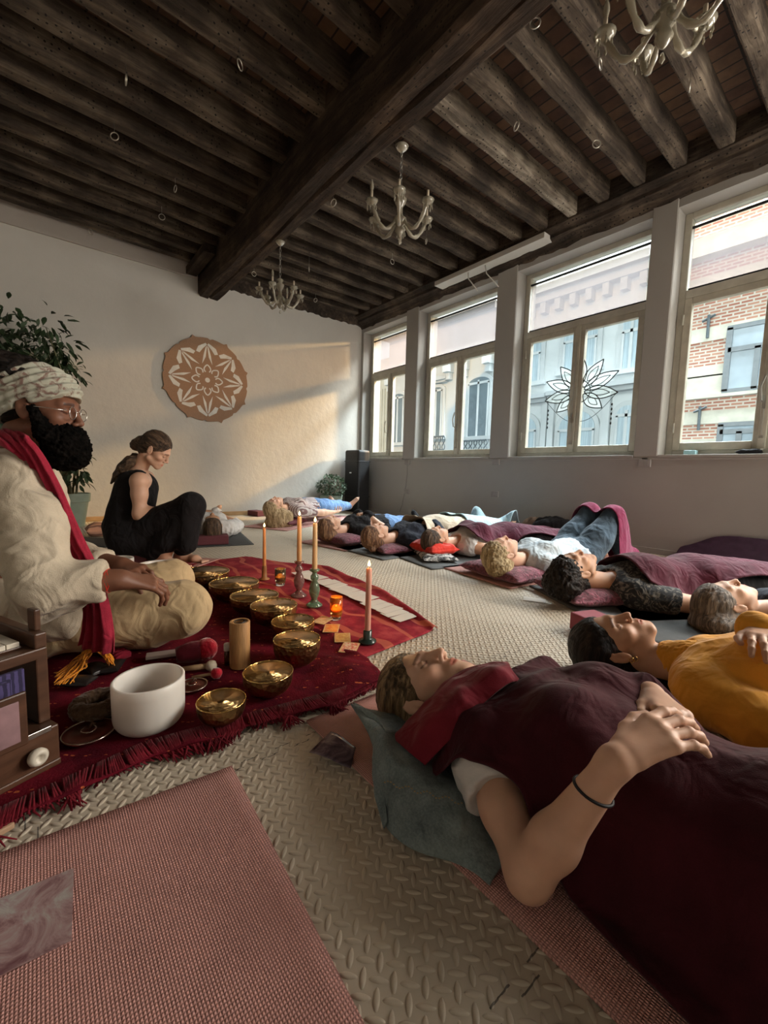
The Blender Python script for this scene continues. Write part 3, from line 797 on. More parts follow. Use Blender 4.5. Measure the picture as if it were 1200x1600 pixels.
def frame_from(face, up):
    """head frame: columns right, face, up"""
    face = unit(face); up = np.asarray(up, float); up = unit(up-face*(up@face)); return np.stack([np.cross(face, up), face, up], 1)
HEAD_PTS = None
def head_prims(o, A, s=1.0, male=False, eyes_open=False, neck=None):
    """o: centre between the ears, A: frame, s: scale"""
    o = V3(*o)
    P = lambda x, y, z: o+A@(np.array([x, y, z])*s)
    E = lambda c, r, k=.02, op='u', R_=None: ell(P(*c), np.array(r)*s, A if R_ is None else A@R_, k*s, op)
    C_ = lambda a, b, ra, rb=None, k=.01, op='u': cap(P(*a), P(*b), ra*s, (rb if rb is not None else ra)*s, k*s, op)
    pr = [E((0, -.012, .042), (.073, .094, .080), .01), E((0, .038, -.015), (.058, .054, .078), .03),
          E((0, .035, -.070), (.047, .052, .032), .03), E((0, .076, -.096), (.019, .017, .015), .022),
          C_((-.052, .005, -.06), (-.018, .074, -.098), .014, .012, .02), C_((.052, .005, -.06), (.018, .074, -.098), .014, .012, .02),
          E((-.040, .062, -.022), (.020, .020, .017), .02), E((.040, .062, -.022), (.020, .020, .017), .02),
          C_((-.040, .074, .020), (-.008, .088, .022), .009, .009, .018), C_((.040, .074, .020), (.008, .088, .022), .009, .009, .018),
          E((-.031, .100, .004), (.019, .017, .0115), .014, 's'), E((.031, .100, .004), (.019, .017, .0115), .014, 's'),
          E((-.031, .0765, .003), (.0145, .0135, .0125), .003), E((.031, .0765, .003), (.0145, .0135, .0125), .003),
          C_((0, .088, .016), (0, .109, -.026), .0075, .0095, .012), E((0, .110, -.031), (.0095, .010, .008), .006),
          E((-.0125, .100, -.035), (.0075, .010, .0065), .005), E((.0125, .100, -.035), (.0075, .010, .0065), .005),
          E((-.006, .107, -.0405), (.0035, .005, .003), .002, 's'), E((.006, .107, -.0405), (.0035, .005, .003), .002, 's'),
          E((0, .080, -.064), (.026, .016, .022), .015),
          C_((-.021, .086, -.0625), (-.005, .0965, -.0585), .0035, .0048, .004), C_((.021, .086, -.0625), (.005, .0965, -.0585), .0035, .0048, .004),
          C_((-.019, .087, -.0665), (0, .0945, -.0695), .0038, .0058, .004), C_((.019, .087, -.0665), (0, .0945, -.0695), .0038, .0058, .004),
          C_((-.020, .0955, -.0642), (.020, .0955, -.0642), .0016, .0016, .0025, 's')]
    for sx in (-1, 1):
        R_ = np.array([[1, 0, 0], [0, math.cos(.2), -math.sin(.2)], [0, math.sin(.2), math.cos(.2)]])
        pr += [E((sx*.077, -.004, -.006), (.0075, .019, .031), .006, 'u', R_), E((sx*.0855, .000, -.003), (.006, .011, .020), .004, 's', R_), E((sx*.080, .004, -.008), (.004, .004, .007), .003),
               C_((sx*.081, -.019, .012), (sx*.081, -.010, .026), .0035, .0035, .004), C_((sx*.080, -.010, .026), (sx*.078, .006, .022), .0035, .003, .004)]
    if male: pr += [C_((-.038, .078, .024), (.038, .078, .024), .009, .009, .015), E((0, .078, -.100), (.024, .018, .018), .02)]
    return pr
def head_tint(V, o, A, s, lip=(.95, .55, .55), brow=(.30, .25, .22), cheeks=True):
    q = ((V-o)@A)/s
    T = np.ones((len(V), 3))
    def blend(m, c): T[:] = T*(1-m[:, None])+np.array(c)*m[:, None]
    fr = q[:, 1] > .06
    d = np.hypot(q[:, 0]/.022, (q[:, 2]+.0645)/.0085); blend(np.clip((1.15-d)*4, 0, 1)*(q[:, 1] > .08), lip)
    if brow is not None:
        zb = .0235-.10*np.maximum(np.abs(q[:, 0])-.026, 0); d = np.abs(q[:, 2]-zb)/.0042; m = np.clip((1.3-d)*2, 0, 1)*((np.abs(q[:, 0]) > .012) & (np.abs(q[:, 0]) < .047) & fr); blend(m*.85, brow)
    zc = -.0045+.0055*((np.abs(q[:, 0])-.031)/.0145)**2; d = np.abs(q[:, 2]-zc)/.0018; m = np.clip((1.3-d)*2, 0, 1)*((np.abs(np.abs(q[:, 0])-.031) < .0155) & fr); blend(m*.85, (.2, .13, .11))
    if cheeks:
        d = np.linalg.norm((q-np.array([[.042, .07, -.03]]))*[1, .8, 1], axis=1); d2 = np.linalg.norm((q-np.array([[-.042, .07, -.03]]))*[1, .8, 1], axis=1)
        blend(np.clip(1-np.minimum(d, d2)/.03, 0, 1)*.35, (1.12, .78, .74)); d = np.linalg.norm(q-np.array([[0, .11, -.03]]), axis=1); blend(np.clip(1-d/.02, 0, 1)*.3, (1.1, .8, .76))
    return T
def hand_prims(w, D, N, S_, size=1.0, curl=(.5, .5, .5, .5), spread=.10, thumb=(.4, .5), tips=None):
    """w wrist, D along the palm, N back of the hand, S_ towards the thumb"""
    w = V3(*w); D = unit(D); N = unit(N-D*(np.dot(N, D))); S_ = unit(S_-D*np.dot(S_, D)-N*np.dot(S_, N)); z = size
    pr = [cap(w-D*.012*z, w+D*.012*z, .0215*z, .022*z, .02, flat=(N, .75))]
    base = [.030, .0105, -.0095, -.0285]; klen = [.086, .088, .083, .075]
    segs = [(.043, .026, .021), (.048, .030, .023), (.045, .028, .022), (.035, .021, .019)]
    rad = [(.0092, .0072), (.0095, .0074), (.009, .007), (.008, .0062)]
    ends = []
    for i in range(4):
        k0 = w+D*klen[i]*z+S_*base[i]*z
        pr.append(cap(w+D*.018*z+S_*base[i]*.45*z, k0, .0135*z, .0108*z, .014*z, flat=(N, .9)))
        a = spread*(1.2, .3, -.5, -1.4)[i]; d = unit(D*math.cos(a)+S_*math.sin(a)); p = k0; an = 0
        for j in range(3):
            an += curl[i]*(.75, 1.0, .7)[j]
            dd = d*math.cos(an)-N*math.sin(an); q = p+dd*segs[i][j]*z
            r0 = rad[i][0]+(rad[i][1]-rad[i][0])*j/2.6; r1 = rad[i][0]+(rad[i][1]-rad[i][0])*(j+1)/2.6
            pr.append(cap(p, q, r0*z, r1*z, .0035*z if j else .006*z)); pr.append(ell(p, np.array([r0*1.10]*3)*z, k=.003*z)) if j else None
            p = q
        ends.append((p, dd))
    t0 = w+D*.02*z+S_*.018*z-N*.006*z; t1 = w+D*.052*z+S_*.043*z-N*.010*z
    pr.append(cap(t0, t1, .0155*z, .0118*z, .014*z))
    d = unit(D*math.cos(thumb[0])+S_*math.sin(thumb[0])-N*.15); t2 = t1+d*.033*z; d2 = unit(D*math.cos(thumb[0]-thumb[1])+S_*math.sin(thumb[0]-thumb[1])-N*.25); t3 = t2+d2*.026*z
    pr += [cap(t1, t2, .0105*z, .0095*z, .006*z), cap(t2, t3, .0095*z, .008*z, .004*z)]
    ends.append((t3, d2))
    return pr, ends
def limb(a, b, c, r, k=.03):
    """two-segment limb with muscle swell: r = (root, mid joint, end)"""
    a, b, c = V3(*a), V3(*b), V3(*c)
    m = a+(b-a)*.4; n_ = b+(c-b)*.3
    return [cap(a, m, r[0], r[0]*.97, k), cap(m, b, r[0]*.97, r[1], k), cap(b, n_, r[1], r[1]*1.04, k), cap(n_, c, r[1]*1.04, r[2], k)]
def foot_prims(an, heel_dir, toe, r=.033):
    an = V3(*an); toe = V3(*toe); d = unit(toe-an)
    hp = an+unit(heel_dir)*.05
    return [cap(an, hp, .032, .028, .02), cap(hp, toe, .029, .022, .03), cap(an+d*.03, toe, .030, .018, .03)]+[cap(toe+0*d, toe+d*.035, .010, .008, .01)]

# ------------------------------------------------------------------ cloth thrown over bodies: a height field relaxed over what lies beneath
def top_heights(prims, X, Y):
    Hh = np.zeros_like(X)
    for p in prims:
        g = p.get('geo')
        if not g or p['op'] != 'u': continue
        if g[0] == 'cap':
            _, a, b, ra, rb, fl_ = g
            for t in np.linspace(0, 1, 14):
                c = a+(b-a)*t; r_ = ra+(rb-ra)*t
                d2 = (X-c[0])**2+(Y-c[1])**2; m = d2 < r_*r_
                Hh[m] = np.maximum(Hh[m], c[2]+np.sqrt(r_*r_-d2[m]))
        else:
            _, c, r_, A = g
            # support by sampling the ellipsoid surface in xy
            Mi = A@np.diag(1/r_**2)@A.T
            dx = X-c[0]; dy = Y-c[1]
            a_ = Mi[2, 2]; b_ = Mi[0, 2]*dx+Mi[1, 2]*dy; c_ = Mi[0, 0]*dx*dx+2*Mi[0, 1]*dx*dy+Mi[1, 1]*dy*dy-1
            ds = b_*b_-a_*c_; m = ds > 0
            Hh[m] = np.maximum(Hh[m], c[2]+(-b_[m]+np.sqrt(ds[m]))/a_)
    return Hh
def blur(H_, n):
    for _ in range(n):
        P = np.pad(H_, 1, mode='edge'); H_ = (P[1:-1, 1:-1]*2+P[:-2, 1:-1]+P[2:, 1:-1]+P[1:-1, :-2]+P[1:-1, 2:])/6
    return H_
def drape(name, org, ux, L, Wd, prims, mat_, res=.012, lift=.012, tent=10, slope=None, fold_dir=None, amp=.012, fs=9, seed=0, base=.008, thick=.007, edge=None, parent=None, bot=None, extra=None, grow=0, fold_in=1.0):
    """rectangle at org, length L along ux and width Wd to its left; edge(u,v) shifts the outline"""
    ux = unit(V3(ux[0], ux[1], 0)); uy = V3(-ux[1], ux[0], 0)
    nu, nv_ = int(L/res)+1, int(Wd/res)+1
    u, v = np.meshgrid(np.linspace(0, L, nu), np.linspace(0, Wd, nv_), indexing='ij')
    if edge is not None: eu, ev = edge(u, v)
    else: eu, ev = u, v
    X = org[0]+ux[0]*eu+uy[0]*ev; Y = org[1]+ux[1]*eu+uy[1]*ev
    Hb = top_heights(prims, X, Y)
    if bot is not None: Hb = np.maximum(Hb, bot(X, Y))
    H_ = Hb.copy()
    for _ in range(tent):
        H_ = np.maximum(Hb, blur(H_, 3))
    H_ = blur(H_, 2)
    H_ = np.maximum(H_, base)+lift
    P = np.stack([X.ravel(), Y.ravel(), H_.ravel()*.6], 1)
    fd = V3(*(fold_dir if fold_dir is not None else ux))
    w = folds(P, fd, fs, seed).reshape(H_.shape)
    w2 = vn(P, 5, seed+9).reshape(H_.shape)
    H_ = H_+amp*fold_in*np.clip(w+.35, -.6, 1)*(.55+.45*w2)
    H_ = np.maximum(H_, Hb+lift*.6)
    if extra is not None: H_ = extra(u, v, H_)
    H_ = np.maximum(H_, base)
    V = np.stack([X.ravel(), Y.ravel(), H_.ravel()], 1)
    I = np.arange(nu*nv_).reshape(nu, nv_)
    Fq = np.stack([I[:-1, :-1].ravel(), I[1:, :-1].ravel(), I[1:, 1:].ravel(), I[:-1, 1:].ravel()], 1)
    # thickness: lower sheet and rim
    Vb = V.copy(); Vb[:, 2] = np.maximum(Vb[:, 2]-thick, .0015); n0 = len(V)
    rim = np.concatenate([I[:, 0], I[-1, 1:], I[-2::-1, -1], I[0, -2:0:-1]])
    r2 = np.roll(rim, -1)
    Fr = np.stack([rim, rim+n0, r2+n0, r2], 1)
    Fb = Fq[:, ::-1]+n0
    return put(name, np.concatenate([V, Vb]), np.concatenate([Fq, Fb, Fr]), mat_, parent)
# ------------------------------------------------------------------ people
def infl(p, d, k=None, minr=None):
    g = p['geo']; k = p['k'] if k is None else k
    if g is None: return p
    if g[0] == 'cap': return cap(g[1], g[2], g[3]+d, g[4]+d, k, p['op'], g[5])
    return ell(g[1], g[2]+d, g[3], k, p['op'])
def head_frame(yaw, tilt, roll):
    y, t, r_ = math.radians(yaw), math.radians(tilt), math.radians(roll)
    e = V3(math.cos(y), math.sin(y), 0); z = V3(0, 0, 1); L = np.cross(z, e)
    face = z*math.cos(t)+e*math.sin(t); face = face*math.cos(r_)+L*math.sin(r_)
    return frame_from(face, -e*math.cos(t)+z*math.sin(t))
def hair_obj(prims, o, A, s, m, parent, res=.003, amp=.003, name='hair', cutface=True, cutback=None, fs=(80, 8, 55), ears=True, seed=0, sm=1):
    """hair modelled in head-local metres"""
    pr = list(prims)
    if cutface:
        pr += [ell((0, .108, -.022), (.074, .082, .098), k=.008, op='s'), ell((.088, .012, -.012), (.022, .026, .03), k=.006, op='s'), ell((-.088, .012, -.012), (.022, .026, .03), k=.006, op='s')]
    if cutback: pr += cutback
    V, Fq = field_mesh(pr, res/s)
    V = smooth(V, Fq, sm); N = normals(V, Fq)
    q = V*np.array(fs); w = vn(V*20, 1, seed+3)
    V = V+N*(amp*(vn(q+w[:, None]*2.0, 1, seed)*.8+vn(q*2.1, 1, seed+1)*.5))[:, None]
    me = np_mesh(name, V, Fq); ob = bpy.data.objects.new(name, me); COL.objects.link(ob); me.materials.append(m)
    me.polygons.foreach_set('use_smooth', [True]*len(me.polygons))
    ob.parent = parent
    pl = np.array(parent.location); Mx = Matrix.Identity(4)
    for i in range(3):
        for j in range(3): Mx[i][j] = float(A[i, j]*s)
        Mx[i][3] = float(o[i]-pl[i])
    ob.matrix_local = Mx
    return ob
SKULL = [ell((0, -.016, .047), (.0815, .1035, .090)), ell((0, -.062, -.02), (.062, .052, .068), k=.03)]

def lying(label, o, hf, byaw, z_off=.0, s=1.0, bs=1.0, female=True, arms=('side', 'side'), legs='flat', skin=None, hair=None, hprims=(), hkw=None, top=None, top_mat=None, sleeves='short',
          bottoms=None, socks=None, res=.0048, name='person', collar=None, tint=None, lip=(.95, .55, .55), male=False, brow=(.30, .25, .22), amp=.006, knee_h=.42, fs=22, shirt_len=.80, lat=0.0, slv_len=.66, extra_body=(), group=None, seed=0, ar=1.0, hsz=None):
    o = V3(*o); A = head_frame(*hf); yb = math.radians(byaw); e = V3(math.cos(yb), math.sin(yb), 0); L = np.cross([0, 0, 1], e); B = np.stack([e, L, V3(0, 0, 1)], 1)
    at = lambda d, l, z: V3(o[0], o[1], 0)+L*lat+e*d*bs+L*l*bs+V3(0, 0, z*bs+z_off)
    t = empty(name, (o+e*.7)*[1, 1, 0]+[0, 0, .006], label, 'person', group)
    nb = o+A@(V3(0, -.028, -.06)*s)
    neck = [cap(nb, at(.215, 0, .10), .050*s, .056*s, .02)]
    torso = [cap(at(.245, -.125, .092), at(.245, .125, .092), .060*bs, k=.03), ell(at(.37, 0, .108), V3(.175, .150, .100)*bs, B, .04), ell(at(.54, 0, .095), V3(.17, .132, .085)*bs, B, .05), ell(at(.71, 0, .105), V3(.14, .165, .098)*bs, B, .05)]
    if female: torso += [ell(at(.37, sx*.073, .175), V3(.062, .062, .045)*bs, B, .035) for sx in (-1, 1)]
    leg = []; pants = []; feet = []
    for sx in (-1, 1):
        if legs == 'flat': hip, kn, an, toe = at(.77, sx*.085, .10), at(1.17, sx*.10, .088), at(1.55, sx*.11, .062), at(1.61, sx*.22, .165)
        else: hip, kn, an, toe = at(.77, sx*.085, .11), at(1.03, sx*.09-.02, knee_h), at(1.22, sx*.10, .09), at(1.40, sx*.12, .035)
        lg = limb(hip, kn, an, (.086*bs, .056*bs, .036*bs), .03)
        leg += lg; pants += lg
        feet += foot_prims(an, V3(0, 0, -1) if legs != 'flat' else e+V3(0, 0, -.3), toe)
    armp = []; slv = []; hands = []; joints = {}
    for sx, kind in zip((-1, 1), arms):   # -1: the person's right
        sh = at(.265, sx*.165, .088)
        if kind == 'side': el, wr = at(.53, sx*.27, .055), at(.76, sx*.31, .045); D = e; N = V3(0, 0, 1)*-1; S_ = L*sx; cu = (.5, .6, .65, .7)
        elif kind == 'belly': el, wr = at(.53, sx*.27, .07), at(.60, sx*.085, .205); D = -L*sx+e*.25+V3(0, 0, .12); N = V3(0, 0, 1); S_ = -e; cu = (.25, .3, .3, .3)
        elif kind == 'chest': el, wr = at(.50, sx*.26, .08), at(.44, sx*.06, .235); D = -L*sx-e*.15; N = V3(0, 0, 1); S_ = -e; cu = (.25, .3, .3, .3)
        elif kind == 'out': el, wr = at(.50, sx*.34, .05), at(.70, sx*.46, .045); D = e+L*sx*.3; N = V3(0, 0, -1); S_ = L*sx; cu = (.5, .6, .65, .7)
        else:
            el, wr, D, N, S_, cu = kind
        if kind is None: continue
        if isinstance(kind, tuple) and len(kind) > 6: pass
        armp += limb(sh, el, wr, (.050*bs*ar, .040*bs*ar, .026*bs*ar), .022)
        hp, ends = hand_prims(wr+unit(D)*.012, D, N, S_, hsz or .98*bs*(.5+.5*ar), cu)
        hands += hp; joints[sx] = (sh, el, wr)
        if sleeves == 'long': slv += [infl(p, .014) for p in limb(sh, el, wr, (.052, .044, .032), .03)]
        elif sleeves == 'short': slv += [cap(sh, sh+(el-sh)*(slv_len+.02), .068*bs, .062*bs, .03), cutp(sh+(el-sh)*slv_len, el-sh, .11)]
        elif sleeves == 'mid': slv += [infl(p, .014) for p in limb(sh, el, wr, (.052, .044, .032), .03)]+[cutp(el+(wr-el)*.15, wr-el, .09)]
    hd = head_prims(o, A, s, male=male)
    body = torso+leg+armp+hands+feet+neck+hd+list(extra_body)
    V, Fq = field_mesh(body, res)
    V = smooth(V, Fq, 1, .35)
    T = head_tint(V, o, A, s, lip, brow)
    far = np.linalg.norm(V-o, axis=1) > .16; T[far] = 1
    if tint is not None: T = tint(V, T, o, A, s)
    put('body', V, Fq, skin, t, col=T)
    if top_mat is not None:
        tp = [infl(p, .013) for p in torso]+[infl(cap(at(.80, -.06, .105), at(.80, .06, .105), .098, .098, .04), .0)]+slv
        tp = tp+[cutp(at(.222, 0, .12), -e*.9+V3(0, 0, .35), .068)] + [cutp(at(shirt_len, 0, .1), e, .3)]
        cloth_shape('shirt', tp, res, top_mat, t, fold=e*.7+L*.5, floor_z=.007+z_off, amp=amp, fs=fs, seed=seed)
    if bottoms is not None:
        pp = [infl(p, .016) for p in pants]+[infl(torso[3], .010)]
        cloth_shape('trousers', pp, res, bottoms, t, fold=L, floor_z=.007+z_off, amp=.005, fs=16, seed=seed+3)
    if socks is not None:
        cloth_shape('socks', [infl(p, .006) for p in feet], res, socks, t)
    if hair is not None:
        hk = dict(res=max(.003, res*.8), seed=seed); hk.update(hkw or {})
        hair_obj(list(SKULL)+list(hprims), o, A, s, hair, t, **hk)
    return dict(root=t, at=at, e=e, L=L, A=A, o=o, body=torso+leg+feet, arms=armp, all=torso+leg+feet+armp+hands, joints=joints)

def add_child(name, V, Fq, m, parent, col=None): return put(name, V, Fq, m, parent, col=col)
def mat_obj(label, c, L_, W_, rz, m, h=.006, name='yoga_mat', group=None, rad=.0, curl=None):
    """exercise mat; c = centre; long side along rz"""
    n, k = 60, 24
    u, v = np.meshgrid(np.linspace(-L_/2, L_/2, n+1), np.linspace(-W_/2, W_/2, k+1), indexing='ij')
    z = np.zeros_like(u)
    if curl is not None: z = curl(u, v)
    ca, sa = math.cos(rz), math.sin(rz)
    X = c[0]+ca*u-sa*v; Y = c[1]+sa*u+ca*v
    I = np.arange(u.size).reshape(u.shape)
    Fq = np.stack([I[:-1, :-1].ravel(), I[1:, :-1].ravel(), I[1:, 1:].ravel(), I[:-1, 1:].ravel()], 1)
    top = np.stack([X.ravel(), Y.ravel(), z.ravel()+.0025+h], 1); bot = top.copy(); bot[:, 2] -= h
    rim = np.concatenate([I[:, 0], I[-1, 1:], I[-2::-1, -1], I[0, -2:0:-1]]); r2 = np.roll(rim, -1); n0 = u.size
    o = put(name, np.concatenate([top, bot]), np.concatenate([Fq, Fq[:, ::-1]+n0, np.stack([rim, rim+n0, r2+n0, r2], 1)]), m, None, sm=False)
    return tag(o, label, 'mat', group)
def pillow(label, c, sx, sy, h, rz, m, name='cushion', z0=.01, seed=0, amp=.005, tilt=0, dent=None, cat='cushion', group=None, pw=2.6):
    n = 64; u, v = np.meshgrid(np.linspace(-1, 1, n+1), np.linspace(-1, 1, n+1), indexing='ij')
    pr = (np.clip(1-np.abs(u)**pw, 0, 1)**.55)*(np.clip(1-np.abs(v)**pw, 0, 1)**.55)
    pin = 1-.10*(u*u*(1-v*v)**2*0+ (1-np.abs(v)**2)*np.abs(u)**4)-.0; pin2 = 1-.08*(1-np.abs(u)**2)*np.abs(v)**4
    ca, sa = math.cos(rz), math.sin(rz)
    x = u*sx/2*pin; y = v*sy/2*pin2
    Vs = []
    for sg in (1, -1):
        z = sg*pr*h/2
        P = np.stack([(x*3).ravel(), (y*3).ravel(), z.ravel()*0+seed], 1)
        z = z+sg*amp*(vn(P, 9, seed)*.7+(1-2*np.abs(vn(P, 5, seed+2)))*.8).reshape(z.shape)*np.clip(pr*3, 0, 1)
        if sg < 0: z = np.maximum(z, -h*.42)
        z = z+h*.42
        if sg > 0 and dent is not None: z = z-dent[2]*np.exp(-((x-dent[0])**2+(y-dent[1])**2)/.012)*pr
        Vs.append(np.stack([(c[0]+ca*x-sa*y).ravel(), (c[1]+sa*x+ca*y).ravel(), (z+z0+tilt*x).ravel()], 1))
    I = np.arange(u.size).reshape(u.shape); n0 = u.size
    Fq = np.stack([I[:-1, :-1].ravel(), I[1:, :-1].ravel(), I[1:, 1:].ravel(), I[:-1, 1:].ravel()], 1)
    rim = np.concatenate([I[:, 0], I[-1, 1:], I[-2::-1, -1], I[0, -2:0:-1]]); r2 = np.roll(rim, -1)
    V = np.concatenate(Vs); V[:, 2] = np.maximum(V[:, 2], z0)
    o = put(name, V, np.concatenate([Fq, Fq[:, ::-1]+n0, np.stack([rim, rim+n0, r2+n0, r2], 1)]), m, None)
    return tag(o, label, cat, group)

# fabrics
C_burg = cloth('burgundy_fleece', (.045, .0055, .010), .3, 500, .4, .06)
C_burg_lit = cloth('burgundy_fleece_lit', (.16, .012, .022), .2, 500, .4, .12)  # same fleece as the blanket, lit tone put into the colour
C_burg2 = cloth('plum_blanket', (.066, .010, .021), .3, 400, .4, .10)
C_magenta = cloth('magenta_blanket', (.15, .014, .045), .2, 400, .4, .10)
C_yellow = cloth('mustard_cotton', (.66, .30, .035), .12, 600, .2, .2)
C_white = cloth('white_cotton', (.60, .58, .56), .08, 600, .2, .1)
C_pblue = cloth('pale_blue_cotton', (.36, .45, .52), .1, 500, .2, .2, c2=(.55, .60, .62))
C_teal = cloth('pale_blue_blanket', (.36, .50, .55), .12, 400, .3, .3)
C_cream = cloth('cream_blanket', (.55, .47, .36), .12, 300, .5, .3)
C_navy = cloth('navy_wool', (.02, .024, .036), .3, 500, .3, .05)
C_black = cloth('black_cotton', (.010, .009, .010), .3, 500, .3, .02)
C_denim = cloth('denim_blue', (.085, .16, .32), .25, 300, .4, .1, c2=(.16, .27, .46))
C_jeans = cloth('dark_jeans', (.05, .075, .10), .3, 300, .4, .1)
C_jacket = cloth('grey_green_denim', (.12, .16, .17), .25, 250, .5, .03, c2=(.22, .27, .27))
C_linen = cloth('cream_linen', (.50, .43, .33), .12, 350, .5, .1)
C_beige = cloth('beige_twill', (.47, .35, .20), .12, 500, .3, .1)
C_scarf = cloth('crimson_scarf', (.30, .018, .04), .25, 300, .5, .08)
C_red = cloth('scarlet_knit', (.55, .035, .02), .2, 200, .5, .3)
C_stripe = None
def pattern_cloth(name, c1, c2, sc, th=.5, dist=2.0, kind='wave', rot=(0, 0, 0)):
    m, nn, ll, p = nmat(name)
    v = coords(nn, ll, (1, 1, 1), rot)
    if kind == 'wave':
        w = nn.new('ShaderNodeTexWave'); w.inputs['Scale'].default_value = sc; w.inputs['Distortion'].default_value = dist; w.inputs['Detail'].default_value = 2; ll.new(v, w.inputs['Vector']); f = w.outputs['Fac']
    else: f = noise(nn, ll, v, sc, 3, .6, dist)
    ll.new(ramp(nn, ll, f, [(th-.06, c1), (th+.06, c2)]), p.inputs['Base Color']); p.inputs['Roughness'].default_value = .9; p.inputs['Sheen Weight'].default_value = .03
    bump(nn, ll, noise(nn, ll, v, 400, 2), p, .3, .001)
    return m
C_stripe = pattern_cloth('striped_knit', (.52, .46, .44), (.20, .12, .12), 13, .62, 1.0)
C_print = pattern_cloth('dark_patterned_shirt', (.012, .014, .017), (.16, .15, .13), 24, .55, 2.5, 'noise')
C_zebra = pattern_cloth('black_white_scarf', (.55, .53, .50), (.02, .02, .02), 18, .52, 1.5, 'noise')
def velvet(name, c):
    m, nn, ll, p = nmat(name)
    v = coords(nn, ll); f = noise(nn, ll, v, 26, 4, .6, 2.5)
    ll.new(ramp(nn, ll, f, [(.35, mulc(c, .55)), (.5, c), (.62, mulc(c, 1.9))]), p.inputs['Base Color'])
    p.inputs['Roughness'].default_value = .8; p.inputs['Sheen Weight'].default_value = .2; p.inputs['Specular IOR Level'].default_value = .2
    bump(nn, ll, f, p, .8, .012); return m
V_mauve = velvet('mauve_crushed_velvet', (.155, .045, .065))
def mat_weave(name, col, sc=330, c2=None):
    m, nn, ll, p = nmat(name)
    v = coords(nn, ll); sep = nn.new('ShaderNodeSeparateXYZ'); ll.new(v, sep.inputs[0])
    def mm(op, a, b=None):
        n_ = nn.new('ShaderNodeMath'); n_.operation = op
        for i, q in enumerate((a, b)):
            if q is None: continue
            if isinstance(q, (int, float)): n_.inputs[i].default_value = q
            else: ll.new(q, n_.inputs[i])
        return n_.outputs[0]
    sx = mm('ABSOLUTE', mm('SINE', mm('MULTIPLY', sep.outputs[0], sc))); sy = mm('ABSOLUTE', mm('SINE', mm('MULTIPLY', sep.outputs[1], sc*1.25)))
    h = mm('MULTIPLY', sx, sy); f = noise(nn, ll, v, 9, 5, .6)
    hf = mm('MULTIPLY_ADD', h, .75); nn_ = hf.node; nn_.inputs[2].default_value = 0; 
    ad = mm('ADD', hf, mm('MULTIPLY', f, .5))
    ll.new(ramp(nn, ll, ad, [(.15, mulc(col, .62)), (.6, col), (1.0, c2 or mulc(col, 1.25))]), p.inputs['Base Color'])
    p.inputs['Roughness'].default_value = .85; p.inputs['Specular IOR Level'].default_value = .2
    bump(nn, ll, h, p, .9, .002); return m
M_pink = mat_weave('pink_mat_rubber', (.56, .30, .265), 620)
M_gmat = mat('grey_mat_rubber', (.10, .105, .105), .8, 0, .12, 30, 300, .3)
M_dmat = mat('dark_mat_rubber', (.05, .052, .052), .8, 0, .12, 30, 300, .3)
M_block = mat('foam_block', (.115, .028, .036), .75, 0, .08, 30, 200, .15)
M_block2 = mat('foam_block_pink', (.24, .045, .065), .7, 0, .08, 30, 200, .15)
M_purple = mat('plum_mat', (.035, .012, .03), .8, 0, .2, 30, 300, .2)

# ---- 1. woman under the burgundy blanket, nearest the camera
mat_obj('pink yoga mat under the woman with clasped hands nearest the camera', (-.92+1.0, .815, 0), 2.0, .61, 0, M_pink)
fo = (-.707, .732, .104)
sh = None
wr = ZP(962, 1190, .250); el = V3(-.305, .545, .058)
A1 = dict()
handD = ZP(1045, 1138, .286)-wr
p1 = lying('woman lying nearest the camera, hands clasped on a dark burgundy blanket, eyes closed', fo, (23, -1, 3), 4, z_off=.006, s=1.0, bs=.97,
   arms=((el, wr, handD, V3(-.05, -.38, .92), V3(-.8, .6, .1), (.34, .42, .46, .46)), (V3(-.22, .99, .09), ZP(1016, 1084, .232), ZP(1066, 1126, .246)-ZP(1016, 1084, .232), V3(.1, .1, 1), V3(-.6, -.6, 0), (.5, .75, .8, .8))),
   skin=SK_fair, hair=HM_dkblond, hprims=[ell((.0, -.085, .02), (.075, .05, .09), k=.03), ell((.045, -.06, -.05), (.045, .045, .08), k=.03)], hkw=dict(fs=(60, 10, 70), res=.0024, amp=.0022), top_mat=C_white, sleeves='short', bottoms=C_black, res=.0031, seed=1, shirt_len=.78, lat=.045, slv_len=.20, ar=.80, hsz=.90)
r1 = p1['root']
# hair tie on the wrist, ring
d = unit(wr-el); c = wr-d*.055; q1 = unit(np.cross(d, [0, 0, 1])); q2 = np.cross(d, q1)
MB().tube([c+(q1*.0262*math.cos(a)+q2*.0262*math.sin(a))+d*.006*math.sin(a) for a in np.linspace(0, 2*PI, 28, endpoint=False)], .0022, 8, closed=True).build('wrist_band', mat('elastic', (.01, .01, .012), .6, bstr=0), r1, True)['label'] = 'thin black wrist band'
def edge1(u, v):
    s_ = np.clip(1-v/.25, 0, 1)
    near = np.interp(u, [0, .08, .16, .24, .32, .42, .55, .8], [.0, -.02, -.015, .012, .012, -.01, -.03, -.04])
    return u+.04*np.sin(v*5)*np.clip(1-u/.3, 0, 1), v+near*s_
def collar1(u, v, H_):
    # rolled hem at the neck
    return H_+.030*np.exp(-((u-.045)/.035)**2)+.012*np.exp(-((u-.13)/.02)**2)*np.clip(vn(np.stack([v.ravel()*4, u.ravel(), u.ravel()*0], 1), 3).reshape(u.shape)+.3, 0, 1)
